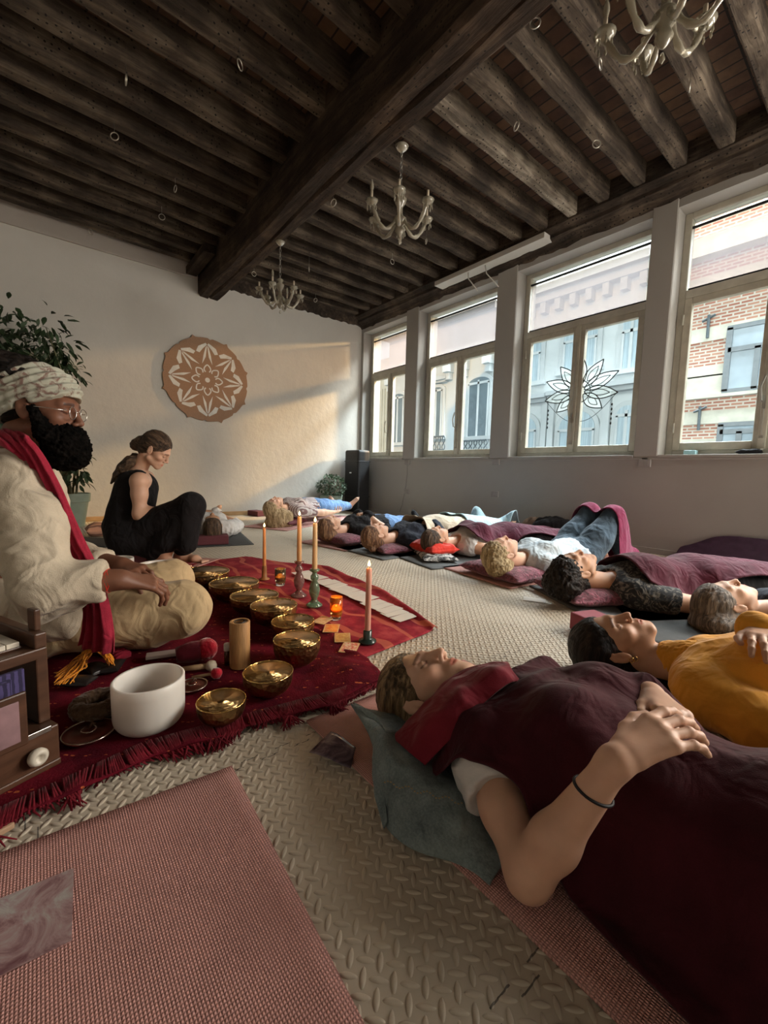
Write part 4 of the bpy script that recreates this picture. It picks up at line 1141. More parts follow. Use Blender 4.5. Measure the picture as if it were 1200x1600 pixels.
bl = drape('blanket', (-.60, .585), (1, .0), 1.75, .60, [infl(q_, .032) for q_ in p1['body']]+limb(V3(-.50, .90, .10), V3(-.22, .99, .09), ZP(1006, 1086, .215), (.05, .045, .030))+[cap(p1['joints'][-1][0], p1['joints'][-1][0]+(el-p1['joints'][-1][0])*.30, .070, .064)], C_burg, res=.0075, lift=.010, tent=14, amp=.013, fs=7, fold_dir=(1, .25, 0), edge=edge1, extra=collar1, base=.014)
tag(bl, 'dark burgundy fleece blanket over the woman nearest the camera', 'blanket')
# hem folded back at the neck, light on it put into brighter red
def hem(pts, w, name, m, parent=None, lab=None, cat=None, ripple=.004, n=28):
    """a folded strip along pts; w = (width vector, height)"""
    P = [V3(*p) for p in pts]; tt = np.linspace(0, len(P)-1, 60); C_ = []
    for t_ in tt:
        i = min(int(t_), len(P)-2); f = t_-i; p0 = P[max(i-1, 0)]; p1_ = P[i]; p2 = P[i+1]; p3 = P[min(i+2, len(P)-1)]
        C_.append(.5*((2*p1_)+(-p0+p2)*f+(2*p0-5*p1_+4*p2-p3)*f*f+(-p0+3*p1_-3*p2+p3)*f**3))
    C_ = np.array(C_); V = []; F = []
    for i, c in enumerate(C_):
        tg = unit(C_[min(i+1, len(C_)-1)]-C_[max(i-1, 0)]); up = V3(0, 0, 1); sd = unit(np.cross(tg, up)); up = np.cross(sd, tg)
        ww = w[0]*(1 if not callable(w[1]) else 1); hh = w[1](i/59) if callable(w[1]) else w[1]
        for k_ in range(n):
            a = 2*PI*k_/n; rp = 1+ripple*30*math.sin(a*3+i*.25)*.3
            V.append(c+sd*math.cos(a)*ww*rp+up*math.sin(a)*hh*rp+up*ripple*math.sin(i*.7)+sd*ripple*math.sin(i*.45+1))
    F = [(i*n+k_, i*n+(k_+1) % n, (i+1)*n+(k_+1) % n, (i+1)*n+k_) for i in range(59) for k_ in range(n)]
    F += [tuple(range(n-1, -1, -1)), tuple(59*n+k_ for k_ in range(n))]
    o = put(name, np.array(V), F, m, parent)
    return o
def loft(rows, name, m, parent=None, thick=.004, amp=.004, seed=0, nu=60, nv=24, floor=None, ns=26):
    R_ = [np.array([V3(*p) for p in r_]) for r_ in rows]
    def cr(P, t_):
        i = min(int(t_), len(P)-2); f = t_-i; p0 = P[max(i-1, 0)]; p1_ = P[i]; p2 = P[i+1]; p3 = P[min(i+2, len(P)-1)]
        return .5*((2*p1_)+(-p0+p2)*f+(2*p0-5*p1_+4*p2-p3)*f*f+(-p0+3*p1_-3*p2+p3)*f**3)
    G = np.zeros((nu, nv, 3))
    for a, t_ in enumerate(np.linspace(0, len(R_[0])-1, nu)):
        colp = np.array([cr(r_, t_) for r_ in R_])
        for b, s_ in enumerate(np.linspace(0, len(R_)-1, nv)): G[a, b] = cr(colp, s_)
    V = G.reshape(-1, 3); I = np.arange(nu*nv).reshape(nu, nv)
    Fq = np.stack([I[:-1, :-1].ravel(), I[1:, :-1].ravel(), I[1:, 1:].ravel(), I[:-1, 1:].ravel()], 1)
    N = normals(V, Fq)
    V = V+N*(amp*(vn(V, ns, seed)+.5*vn(V, ns*2.3, seed+2)))[:, None]
    if floor is not None: V[:, 2] = np.maximum(V[:, 2], floor)
    V2 = V-N*thick; n0 = len(V)
    rim = np.concatenate([I[:, 0], I[-1, 1:], I[-2::-1, -1], I[0, -2:0:-1]]); r2 = np.roll(rim, -1)
    return put(name, np.concatenate([V, V2]), np.concatenate([Fq, Fq[:, ::-1]+n0, np.stack([rim, rim+n0, r2+n0, r2], 1)]), m, parent)
h1 = loft([[ZP(612, 1166, .055), ZP(642, 1122, .11), ZP(682, 1082, .155), ZP(722, 1058, .185), ZP(757, 1043, .205), ZP(788, 1040, .205)],
  [ZP(618, 1158, .075), ZP(652, 1112, .135), ZP(692, 1073, .180), ZP(728, 1050, .205), ZP(762, 1038, .222), ZP(792, 1037, .218)],
  [ZP(638, 1174, .096), ZP(680, 1124, .160), ZP(712, 1090, .200), ZP(742, 1066, .220), ZP(772, 1052, .233), ZP(799, 1050, .228)],
  [ZP(664, 1196, .085), ZP(712, 1146, .145), ZP(742, 1112, .185), ZP(766, 1088, .208), ZP(790, 1072, .222), ZP(812, 1066, .220)]], 'folded_hem', C_burg_lit, None, amp=.0065, seed=8, nu=110, nv=36, ns=17)
tl = np.array(h1.location); h1.parent = bl; h1.location = Vector(tl-np.array(bl.location)); h1['label'] = 'bright red folded hem at the neck'
# denim jacket spread under her shoulder
jk = empty('denim_jacket', (-.66, .56, .012), 'faded grey-green denim jacket spread under the nearest woman on the pink mat', 'jacket')
loft([[ZP(552, 1098, .095), ZP(578, 1150, .085), ZP(582, 1215, .05), ZP(596, 1280, .018), ZP(640, 1325, .014), ZP(720, 1352, .013), ZP(765, 1382, .014)],
      [ZP(585, 1112, .085), ZP(608, 1170, .10), ZP(625, 1220, .075), ZP(645, 1270, .05), ZP(680, 1300, .04), ZP(730, 1330, .03), ZP(775, 1365, .02)],
      [ZP(640, 1120, .06), ZP(655, 1180, .075), ZP(680, 1215, .075), ZP(705, 1245, .07), ZP(725, 1270, .06), ZP(755, 1310, .035), ZP(790, 1350, .02)],
      [ZP(700, 1120, .035), ZP(710, 1170, .035), ZP(725, 1200, .035), ZP(745, 1230, .035), ZP(765, 1260, .03), ZP(790, 1300, .02), ZP(820, 1340, .018)]], 'sleeve_panel', C_jacket, jk, amp=.005, seed=4, floor=.012)
loft([[ZP(550, 1098, .097), ZP(590, 1120, .10), ZP(612, 1175, .085), ZP(604, 1225, .055), ZP(606, 1285, .022)],
      [ZP(556, 1108, .075), ZP(578, 1150, .07), ZP(592, 1200, .05), ZP(590, 1245, .03), ZP(600, 1295, .015)]], 'collar', C_jacket, jk, amp=.002, seed=5, nv=10)
M_seam = mat('tan_stitching', (.30, .22, .12), .9, bstr=0)
mb = MB()
A_, B_ = ZP(600, 1222, .082), ZP(725, 1255, .078)
for k in range(26):
    p = A_+(B_-A_)*k/26; q = A_+(B_-A_)*(k+.6)/26
    mb.tube([p+V3(0, 0, .004*math.sin(k)), q+V3(0, 0, .004*math.sin(k))], .0011, 5)
mb.build('stitching', M_seam, jk)

# ---- 2. woman in the mustard top
p2 = lying('dark-haired woman in a mustard yellow top lying with eyes closed beside the burgundy blanket', (-.557, 1.427, .111), (38, 2, -6), 12, z_off=.004, s=.98, bs=.97, arms=('side', ((V3(-.02, 1.72, .10)), ZP(1185, 985, .26), V3(.3, -.9, .1), V3(0, 0, 1), V3(-1, 0, 0), (.3, .3, .3, .3))),
   skin=SK_warm, hair=HM_dark, hprims=[ell((.0, -.10, .0), (.085, .04, .10), k=.03), ell((.06, -.095, -.08), (.05, .035, .13), k=.03), ell((.03, -.10, -.20), (.06, .03, .12), k=.03)], hkw=dict(res=.003, fs=(70, 12, 40)), top_mat=C_yellow, sleeves='long', bottoms=C_black, res=.0035, seed=11, amp=.009, fs=13, brow=(.2, .15, .12), lip=(.85, .5, .48))
o2, A2 = p2['o'], p2['A']
for k in range(2):
    c = o2+A2@V3(.082+.003*k, .003-.004*k, -.034+.010*k)
    MB().tube([c+A2@V3(.0015, .0075*math.cos(a), .0075*math.sin(a)-.006) for a in np.linspace(0, 2*PI, 18, endpoint=False)], .0013, 6, closed=True).build('earring', mat('gold', (.8, .55, .2), .2, 1, bstr=0), p2['root'], True)
c0 = o2+A2@V3(0, -.03, -.085); c1 = p2['at'](.225, 0, .115)
V, Fq = field_mesh([cap(c0+(c1-c0)*.45, c1, .058, .066, .01), cutp(c0+(c1-c0)*.55, c0-c1, .1), cap(c0, c1, .052, .054, .004, 's')], .003); V = V+normals(V, Fq)*(.0015*vn(V*[200, 200, 40], 1))[:, None]
put('collar', V, Fq, C_yellow, p2['root'])
# ---- 3. woman with ash-brown hair
p3 = lying('woman with long ash-brown hair in a dark blue top lying near the right edge', (-.455, 2.302, .115), (48, 8, 7), 40, s=.98, arms=('side', 'side'), skin=SK_fair, hair=HM_ash,
   hprims=[ell((0, -.10, .03), (.10, .05, .10), k=.03), ell((.05, -.09, .02), (.075, .05, .11), k=.03), ell((.05, -.105, -.04), (.06, .03, .13), k=.03)], hkw=dict(res=.0035), top_mat=C_navy, sleeves='short', bottoms=C_jeans, res=.0045, seed=21)
mat_obj('small dark grey mat under the woman with ash-brown hair', (-.10, 2.62, 0), 1.7, .6, math.radians(38), M_dmat)
# ---- 4. curly-haired man
def stub(V, T, o, A, s):
    q = ((V-o)@A)/s; m = np.clip(1-np.linalg.norm((q-[0, .06, -.08])/[.06, .07, .045], axis=1), 0, 1)*(q[:, 2] < -.045); T = T*(1-m[:, None]*.6)+np.array([.45, .36, .32])*m[:, None]*.6; return T
p4 = lying('man with dark curly hair and glasses lying in a dark patterned short-sleeved shirt', (-1.032, 2.099, .165), (66, 5, 8), 60, s=1.0, female=False, male=True, arms=('side', 'side'), skin=SK_warm, hair=HM_dark,
   hprims=[ell((.03, -.07, .07), (.075, .07, .075), k=.03), ell((-.03, -.06, .08), (.07, .07, .07), k=.03)], hkw=dict(res=.003, amp=.008, fs=(60, 60, 60)), top_mat=C_print, sleeves='short', slv_len=.45, bottoms=C_black, res=.004, seed=31, tint=stub, brow=(.2, .15, .12), lip=(.8, .5, .48))
mat_obj('grey yoga mat with dark rim under the curly-haired man', (-.62, 2.86, 0), 1.85, .62, math.radians(60), M_gmat)
pillow('crushed mauve velvet cushion under the curly-haired man', (-1.055, 2.22, 0), .34, .46, .10, math.radians(60), V_mauve, seed=3, dent=(0, 0, .025))
bl = drape('blanket', tuple(p4['at'](.27, -.20, 0)[:2]), p4['e'], 1.62, .66, [infl(q_, .030) for q_ in p4['body']], C_burg2, res=.011, lift=.014, tent=12, amp=.020, fs=7, fold_dir=(p4['e']*1+p4['L']*.5), base=.014, seed=4)
tag(bl, 'plum burgundy blanket over the curly-haired man', 'blanket')
# ---- 5. woman with glasses, knees drawn up
p5 = lying('person with glasses and bleached curly hair lying with knees up in a pale blue tee', (-1.539, 2.189, .165), (78, 5, 5), 84, s=.98, arms=('side', 'side'), legs='knees', knee_h=.36, skin=SK_fair, hair=HM_tip,
   hprims=[ell((.04, -.07, .05), (.065, .06, .08), k=.03), ell((.03, -.10, .02), (.07, .045, .075), k=.03)], hkw=dict(res=.0038, amp=.007, fs=(50, 50, 50)), top_mat=C_pblue, sleeves='short', bottoms=C_jeans, res=.0048, seed=41)
mat_obj('pink yoga mat under the person with knees drawn up', (-1.58, 2.98, 0), 1.78, .60, math.radians(84), M_pink)
pillow('crushed mauve velvet cushion under the person with glasses and bleached hair', (-1.56, 2.27, 0), .34, .50, .10, math.radians(84), V_mauve, seed=6, dent=(0, 0, .025))
bl = drape('blanket', tuple(p5['at'](.96, -.24, 0)[:2]), p5['e'], .40, .46, [infl(q_, .030) for q_ in p5['body']], C_magenta, res=.011, lift=.014, tent=4, amp=.014, fs=8, fold_dir=(0, 0, 1), base=.014, seed=14)
tag(bl, 'magenta blanket hung over the raised knees by the window wall', 'blanket')
# ---- 6. woman on the red scarf
p6 = lying('person with brown hair tied back lying on a bright red scarf under a plum blanket', (-2.252, 2.352, .14), (84, 8, 10), 79, s=.95, arms=('out', 'side'), skin=SK_warm, hair=HM_brown,
   hprims=[ell((.0, -.10, .03), (.05, .06, .06), k=.03), ell((.02, -.13, .05), (.03, .05, .03), k=.03)], hkw=dict(res=.0038), top_mat=C_white, sleeves='none', bottoms=C_black, res=.0048, seed=51, socks=C_black)
mat_obj('grey yoga mat under the woman with the red scarf', (-2.10, 2.96, 0), 1.8, .6, math.radians(80), M_gmat)
s_ = pillow('bright red scarf bunched under the head of the woman with brown hair', (-2.28, 2.36, 0), .26, .34, .10, math.radians(80), C_red, name='scarf', z0=.035, seed=9, amp=.012, cat='scarf')
s_ = pillow('black and white patterned scarf lying under the bright red scarf', (-2.20, 2.30, 0), .26, .36, .05, math.radians(60), C_zebra, name='scarf', z0=.01, seed=10, amp=.008, cat='scarf')
bl = drape('blanket', tuple(p6['at'](.25, -.20, 0)[:2]), p6['e'], 1.35, .48, [infl(q_, .030) for q_ in p6['body']], C_burg2, res=.012, lift=.014, tent=10, amp=.018, fs=7, base=.014, seed=24)
tag(bl, 'plum blanket over the woman with the red scarf', 'blanket')
# ---- 7. woman with a bun
p7 = lying('woman with brown hair in a small bun lying in a dark navy jumper', (-2.629, 2.06, .14), (84, 8, 12), 92, s=.95, arms=('belly', 'belly'), skin=SK_fair, hair=HM_auburn,
   hprims=[ell((.03, -.115, .045), (.028, .03, .028), k=.01)], hkw=dict(res=.0038), top_mat=C_navy, sleeves='long', bottoms=C_cream, res=.0048, seed=61)
mat_obj('dark grey yoga mat under the woman with the bun', (-2.70, 2.82, 0), 1.8, .6, math.radians(92), M_gmat)
pillow('flat dark red cushion under the woman with the bun', (-2.60, 2.16, 0), .26, .36, .075, math.radians(80), V_mauve, seed=12)
bl = drape('blanket', tuple(p7['at'](.42, -.22, 0)[:2]), p7['e'], .62, .46, [infl(q_, .030) for q_ in p7['body']], C_cream, res=.012, lift=.045, tent=10, amp=.018, fs=7, base=.014, seed=34)
tag(bl, 'cream blanket over the woman with the bun', 'blanket')
bl = drape('blanket', tuple(p7['at'](.92, -.24, 0)[:2]), p7['e'], .78, .50, [infl(q_, .030) for q_ in p7['body']], C_teal, res=.012, lift=.075, tent=16, amp=.012, fs=7, base=.014, seed=35)
tag(bl, 'pale blue blanket over the legs of the woman with the bun', 'blanket')
# ---- 8. woman with hands on her chest, blue jeans
p8 = lying('person in a black top and blue jeans lying with hands on their chest', (-3.183, 1.975, .15), (100, 8, 4), 102, s=.95, arms=('chest', 'chest'), skin=SK_fair, hair=HM_auburn,
   hprims=[ell((.04, -.09, .02), (.05, .05, .09), k=.03)], hkw=dict(res=.004), top_mat=C_black, sleeves='mid', bottoms=C_denim, res=.005, seed=71, socks=C_black)
mat_obj('pink yoga mat under the woman in black top and jeans', (-3.28, 2.70, 0), 1.78, .6, math.radians(102), M_pink)
pillow('dark crushed velvet cushion under the woman in black top and jeans', (-3.13, 2.07, 0), .30, .42, .09, math.radians(100), V_mauve, seed=15)
# ---- 9. blond in stripes
p9 = lying('woman with long blond hair in a striped top near the corner', (-4.40, 2.01, .225), (100, -8, 2), 118, s=1.0, z_off=.085, arms=('side', 'side'), skin=SK_fair, hair=HM_blond,
   hprims=[ell((.06, -.10, -.02), (.05, .10, .10), k=.03), ell((.06, -.17, -.05), (.06, .05, .11), k=.03), ell((0, -.14, .05), (.08, .07, .06), k=.03), ell((-.02, -.16, .03), (.07, .05, .10), k=.03), ell((.06, -.20, -.07), (.05, .05, .13), k=.03), ell((.02, -.20, .02), (.08, .05, .10), k=.03), ell((.07, -.12, -.10), (.035, .07, .09), k=.03)], hkw=dict(res=.004, fs=(50, 10, 50)), top_mat=C_stripe, sleeves='short', bottoms=C_denim, res=.005, seed=81)
mat_obj('pink yoga mat under the blond woman in stripes', (-4.72, 2.60, 0), 1.7, .6, math.radians(118), M_pink)
pillow('dark maroon bolster under the blond woman in stripes', (-4.50, 2.22, 0), .40, .34, .10, math.radians(118), M_block, seed=17, amp=.001, cat='bolster', name='bolster')
# ---- 10. woman in white by the far wall
p10 = lying('dark-haired person in a loose white blouse lying behind the seated woman, hands on belly', (-3.716, 1.137, .15), (160, 2, 2), 168, s=.95, arms=('belly', 'belly'), skin=SK_warm, hair=HM_brown,
   hprims=[ell((0, -.08, .05), (.075, .07, .07), k=.03)], hkw=dict(res=.004), top_mat=C_white, sleeves='mid', bottoms=C_cream, res=.005, seed=91, amp=.010)
mat_obj('dark grey mat under the woman in white', (-4.35, 1.28, 0), 1.7, .6, math.radians(168), M_dmat)
def block(label, c, size, rz, m, z0=.003, cat='yoga block', name='yoga_block'):
    o = MB().obox((c[0], c[1], z0+size[2]/2), size, rz).build(name, m, None, bevel=.006); return tag(o, label, cat)
q = ZP(330, 840, .03)
block('maroon foam block under the head of the woman in white', (-3.64, 1.10), (.13, .27, .075), math.radians(165), M_block, z0=.0098)
block('red foam block standing beside the head of the woman in the mustard top', tuple((ZP(925, 1005, 0)+V3(-.02, .10, 0))[:2]), (.19, .13, .075), math.radians(-20), M_block2)
block('small maroon block by the far wall left of the blond woman', tuple(ZP(402, 806, .0)[:2]), (.15, .25, .07), math.radians(100), M_block)
# ---- seated woman in black
def sit_person(label, loc): return empty('person', loc, label, 'person')
D0 = 2.75
w_root = sit_person('woman in a black vest and wide trousers sitting on a maroon block, head bowed', tuple(ZP(225, 885, 0)))
rt = V3(_r[0], _r[1], 0)              # across the picture
aw = V3(_f[0], _f[1], 0); aw = unit(aw)   # away from the camera
ho = DP(243, 703, D0+.07)
fdir = rt*.80+aw*.12+V3(0, 0, -.55)
WA = frame_from(fdir, V3(0, 0, 1)*.8+rt*.55)
hs = .93
nb = ho+WA@(V3(0, -.03, -.07)*hs); c7 = DP(215, 735, D0+.10)
shR, shL = DP(218, 752, D0-.04), DP(228, 748, D0+.27)
elR, wrR = DP(218, 803, D0-.05), DP(262, 800, D0+.05)
elL, wrL = DP(232, 800, D0+.28), DP(268, 800, D0+.22)
hipR, hipL = DP(200, 838, D0+.02), DP(203, 836, D0+.22)
knR, knL = DP(298, 791, D0-.02), DP(296, 792, D0+.20)
anR, anL = DP(258, 866, D0-.02), DP(287, 868, D0+.15)
tor = [cap(shR, shL, .055, k=.03), cap(DP(214, 765, D0+.1), DP(205, 815, D0+.1), .105, .10, .05, flat=(aw, 1.25)), cap(hipR, hipL, .105, .105, .04)]
lg = limb(hipR, knR, anR, (.085, .058, .036))+limb(hipL, knL, anL, (.085, .058, .036))
ar = limb(shR, elR, wrR, (.046, .037, .026))+limb(shL, elL, wrL, (.046, .037, .026))
hR, _ = hand_prims(wrR, rt+V3(0, 0, .1), V3(0, 0, 1), aw, .95, (.4,)*4); hL, _ = hand_prims(wrL, rt-aw*.4, V3(0, 0, 1), -aw, .95, (.4,)*4)
def flat_foot(an, d):
    d = unit(d); h = an+V3(0, 0, 0)-d*.04; h[2] = .035; tq = an+d*.15; tq[2] = .018; b_ = an+d*.10; b_[2] = .03
    return [cap(an, h, .036, .03, .02), cap(h, b_, .030, .028, .03, flat=(V3(0, 0, 1), .9)), cap(b_, tq, .030, .016, .02, flat=(V3(0, 0, 1), .7))]+[cap(tq, tq+d*.03+np.cross([0, 0, 1], d)*q, .009, .007, .008) for q in (-.03, -.015, 0, .015, .03)]
ft = flat_foot(anR, rt*.9-aw*.3)+flat_foot(anL, rt*.9-aw*.3)
V, Fq = field_mesh(tor+lg+ar+hR+hL+ft+[cap(nb, c7, .046, .055, .02)]+head_prims(ho, WA, hs), .0042)
V = smooth(V, Fq, 1, .35); T = head_tint(V, ho, WA, hs); T[np.linalg.norm(V-ho, axis=1) > .16] = 1
put('body', V, Fq, SK_fair, w_root, col=T)
vest = [cap(DP(214, 762, D0+.1), DP(200, 822, D0+.1), .118, .128, .05, flat=(aw, 1.3)), cap(DP(190, 800, D0+.1), DP(176, 822, D0+.12), .07, .06, .06), cap(hipR, hipL, .118, k=.05), cap(DP(217, 746, D0+.02), DP(221, 744, D0+.20), .045, .045, .02)]
cloth_shape('vest', vest+[cutp(DP(214, 738, D0+.1), V3(0, 0, 1)+rt*.3, .07)], .0042, C_black, w_root, fold=V3(0, 0, 1), amp=.006, fs=14, seed=7)
tr = [cap(hipR, knR, .108, .080, .05), cap(hipL, knL, .108, .08, .05), cap(knR, DP(292, 850, D0-.03), .078, .062, .04), cap(knL, DP(286, 855, D0+.13), .078, .062, .04), cap(hipR, DP(240, 862, D0), .10, .055, .06), cap(hipR, hipL, .115, k=.05),
      cap(knR, DP(264, 848, D0-.03), .078, .062, .04), cap(DP(262, 840, D0-.01), DP(247, 858, D0-.02), .06, .055, .05)]
cloth_shape('trousers', tr, .0042, C_black, w_root, fold=V3(0, 0, 1), amp=.006, fs=12, seed=8)
hair_obj(list(SKULL)+[ell((0, -.10, -.01), (.045, .05, .05), k=.02), ell((0, -.125, -.045), (.035, .04, .045), k=.015)], ho, WA, hs, HM_brown, w_root, res=.0035, seed=5)
pts = [DP(212, 715, D0+.06), DP(203, 722, D0+.04), DP(192, 730, D0+.04), DP(183, 742, D0+.05), DP(174, 755, D0+.06)]
V, Fq = field_mesh([cap(a, b, r0, r1, .02) for a, b, r0, r1 in zip(pts, pts[1:], (.032, .034, .03, .022), (.034, .03, .022, .008))], .004)
V = V+normals(V, Fq)*(.005*vn(V*[60, 60, 14], 1, 3))[:, None]; put('ponytail', V, Fq, HM_brown, w_root)
b0 = ZP(195, 886, .0); block('maroon block the seated woman sits on', tuple((b0+aw*.14+rt*-.0)[:2]), (.25, .23, .12), math.atan2(rt[1], rt[0]), M_block, z0=.003)
b1 = ZP(283, 882, 0); mat_obj('pale pink mat curling up beside the feet of the seated woman', tuple((b1+aw*.05)[:2]), .36, .30, math.atan2(rt[1], rt[0])-.2, M_pink, curl=lambda u, v: np.clip(u-.10, 0, 1)**2*1.2)
s_ = pillow('folded peach towel on the floor behind the seated woman', tuple(ZP(157, 838, 0)[:2]), .20, .22, .13, 0, pattern_cloth('peach_towel', (.42, .22, .15), (.16, .08, .06), 10, .6), name='towel', seed=30, amp=.006, cat='towel', z0=.01)
mat_obj('dark mat under the folded towel behind the seated woman', tuple(ZP(152, 848, 0)[:2]), .5, .4, math.atan2(rt[1], rt[0]), M_dmat)

# ---- turbaned man
m_root = sit_person('bearded man in a cream kurta and headwrap sitting cross-legged behind the golden bowls', tuple(ZP(150, 1000, 0)))
mf = unit(rt*.985+aw*.17); ml = np.cross([0, 0, 1], mf)      # facing, his left (away from the camera)
mo = DP(64, 641, 1.30)
MA = frame_from(mf+V3(0, 0, -.06), V3(0, 0, 1)); ms = 1.0
mnb = mo+MA@V3(0, -.035, -.07); mc7 = DP(18, 722, 1.33)
mshR, mshL = DP(28, 752, 1.20), DP(48, 748, 1.52)
melR, mwrR = DP(72, 915, 1.13), DP(188, 906, 1.21)
melL, mwrL = DP(92, 868, 1.56), DP(190, 884, 1.46)
mhR, mhL = DP(38, 968, 1.33), DP(52, 960, 1.56)
mkR, mkL = DP(285, 951, 1.46), DP(268, 908, 1.83)
maR, maL = DP(118, 1003, 1.50), DP(140, 985, 1.62)
mtor = [cap(mshR, mshL, .062, k=.04), cap(DP(22, 790, 1.36), DP(22, 900, 1.40), .125, .130, .06, flat=(ml, 1.2)), cap(mhR, mhL, .12, k=.05)]
mleg = limb(mhR, mkR, maR, (.088, .064, .042))+limb(mhL, mkL, maL, (.088, .064, .042))
mar = limb(mshR, melR, mwrR, (.052, .042, .029))+limb(mshL, melL, mwrL, (.052, .042, .029))
H1, _ = hand_prims(mwrR+mf*.005, DP(250, 912, 1.30)-mwrR, V3(0, 0, 1)-ml*.5, ml, 1.02, (.42, .5, .55, .6), thumb=(.2, .3))
H2, _ = hand_prims(mwrL, DP(252, 902, 1.36)-mwrL, V3(0, 0, 1)-ml*.2, -ml, 1.02, (.45, .5, .55, .6), thumb=(.2, .3))
V, Fq = field_mesh(mtor+mleg+mar+H1+H2+[cap(mnb, mc7, .058, .064, .02)]+head_prims(mo, MA, ms, male=True), .0032)
V = smooth(V, Fq, 1, .35); T = head_tint(V, mo, MA, ms, (.8, .5, .5), (.15, .1, .08), False); T[np.linalg.norm(V-mo, axis=1) > .16] = 1
put('body', V, Fq, SK_dark, m_root, col=T)
# kurta
ku = [cap(DP(14, 775, 1.38), DP(4, 900, 1.42), .135, .150, .06, flat=(ml, 1.15)), cap(DP(20, 738, 1.26), DP(40, 734, 1.50), .068, k=.05), cap(DP(5, 950, 1.36), DP(25, 950, 1.6), .135, k=.05), cap(DP(10, 955, 1.27), DP(112, 968, 1.30), .080, .055, .04)]
arm_s = [cap(mshR, melR, .074, .070, .03), cap(melR, DP(150, 910, 1.17), .072, .052, .03), cap(mshL, melL, .074, .068, .04), cap(melL, DP(158, 884, 1.50), .064, .05, .03), cap(DP(66, 935, 1.14), DP(110, 932, 1.17), .052, .044, .03)]
for q_ in arm_s: q_['k'] = .022
ku += arm_s
ku += [cutp(DP(155, 907, 1.18), mwrR-melR, .10), cutp(DP(163, 884, 1.50), mwrL-melL, .09), cutp(DP(24, 705, 1.36), V3(0, 0, 1)+mf*.1, .085)]
V, Fq = field_mesh(ku, .0036, .012); V = smooth(V, Fq, 2); N = normals(V, Fq)
V = V+N*(np.maximum(folds(V, V3(0, 0, 1)*.8+mf*.6, 9, 3), -.4)*.016+folds(V, mf-V3(0, 0, .4), 17, 6)*.008)[:, None]; V[:, 2] = np.maximum(V[:, 2], .012)
put('kurta', V, Fq, C_linen, m_root)
pp = [infl(p, .020) for p in mleg]+[cap(mhR, mhL, .135, k=.05)]
V, Fq = field_mesh(pp, .0036, .012); V = smooth(V, Fq, 2); N = normals(V, Fq)
V = V+N*(np.maximum(folds(V, V3(0, 0, 1)+mf*.5, 9, 13), -.4)*.010)[:, None]; V[:, 2] = np.maximum(V[:, 2], .012)
put('trousers', V, Fq, C_beige, m_root)
# beard and moustache
bp = [ell((0, .070, -.088), (.066, .058, .062), k=.02), ell((0, .088, -.125), (.050, .048, .048), k=.03), ell((0, .055, -.135), (.050, .05, .04), k=.03)]
for sx in (-1, 1): bp += [cap((sx*.073, .020, -.005), (sx*.060, .045, -.07), .014, .026, .03), cap((0, .105, -.050), (sx*.034, .088, -.066), .009, .009, .01)]
bp += [ell((0, .125, -.010), (.034, .05, .034), k=.01, op='s')]
hair_obj(bp, mo, MA, ms, hair_mat('beard', (.002, .002, .002), (.004, .0035, .003), (.010, .008, .007), (90, 90, 90), .9, .04), m_root, res=.0028, amp=.006, name='beard', cutface=False, fs=(130, 130, 130))
hair_obj([ell((0, -.062, -.005), (.070, .05, .055), k=.03)], mo, MA, ms, HM_dark, m_root, name='hair', cutface=False, amp=.004)
# head wrap: tilted band and the dark crown of hair above it
M_wrap = pattern_cloth('headwrap_cotton', (.17, .10, .08), (.36, .36, .29), 26, .42, 1.6, 'noise')
tw = [ell((0, -.018, .052), (.096, .124, .090)), ell((0, -.075, .030), (.096, .09, .085), k=.03), cutp((0, 0, .135), (0, -1.04, 1), .35, .004), cutp((0, 0, .008), (0, .49, -1), .35, .004)]
t_up = unit(V3(0, -.65, .85))
def wrap_mesh():
    pr = tw+[ell((.085, .0, -.012), (.03, .028, .034), k=.006, op='s')]
    V, Fq = field_mesh(pr, .0028)
    V = smooth(V, Fq, 1); N = normals(V, Fq)
    h = V@t_up+.12*V[:, 1]
    V = V+N*(.0035*np.sin(h*330+3*vn(V, 14))+.002*vn(V, 70))[:, None]
    return V, Fq
V, Fq = wrap_mesh()
me = np_mesh('headwrap', V, Fq); ob = bpy.data.objects.new('headwrap', me); COL.objects.link(ob); me.materials.append(M_wrap); me.polygons.foreach_set('use_smooth', [True]*len(me.polygons)); ob.parent = m_root
Mx = Matrix.Identity(4)
for i in range(3):
    for j in range(3): Mx[i][j] = float(MA[i, j])
    Mx[i][3] = float(mo[i]-m_root.location[i])
ob.matrix_local = Mx
hair_obj([ell((0, -.065, .085), (.092, .10, .072)), ell((0, -.15, .085), (.10, .10, .070), k=.05)], mo, MA, ms, HM_dark, m_root, name='wrapped_hair', cutface=False, amp=.007, fs=(50, 50, 50))
V, Fq = field_mesh([cap(DP(6, 668, 1.30), DP(14, 708, 1.28), .035, .045, .02, flat=(ml, .5)), cap(DP(-8, 665, 1.32), DP(2, 720, 1.30), .04, .05, .02, flat=(ml, .5))], .004); V = V+normals(V, Fq)*(.004*vn(V*[60, 60, 10], 1))[:, None]
put('wrap_tail', V, Fq, pattern_cloth('wrap_tail_print', (.30, .42, .34), (.10, .22, .16), 30, .5, 2, 'noise'), m_root)
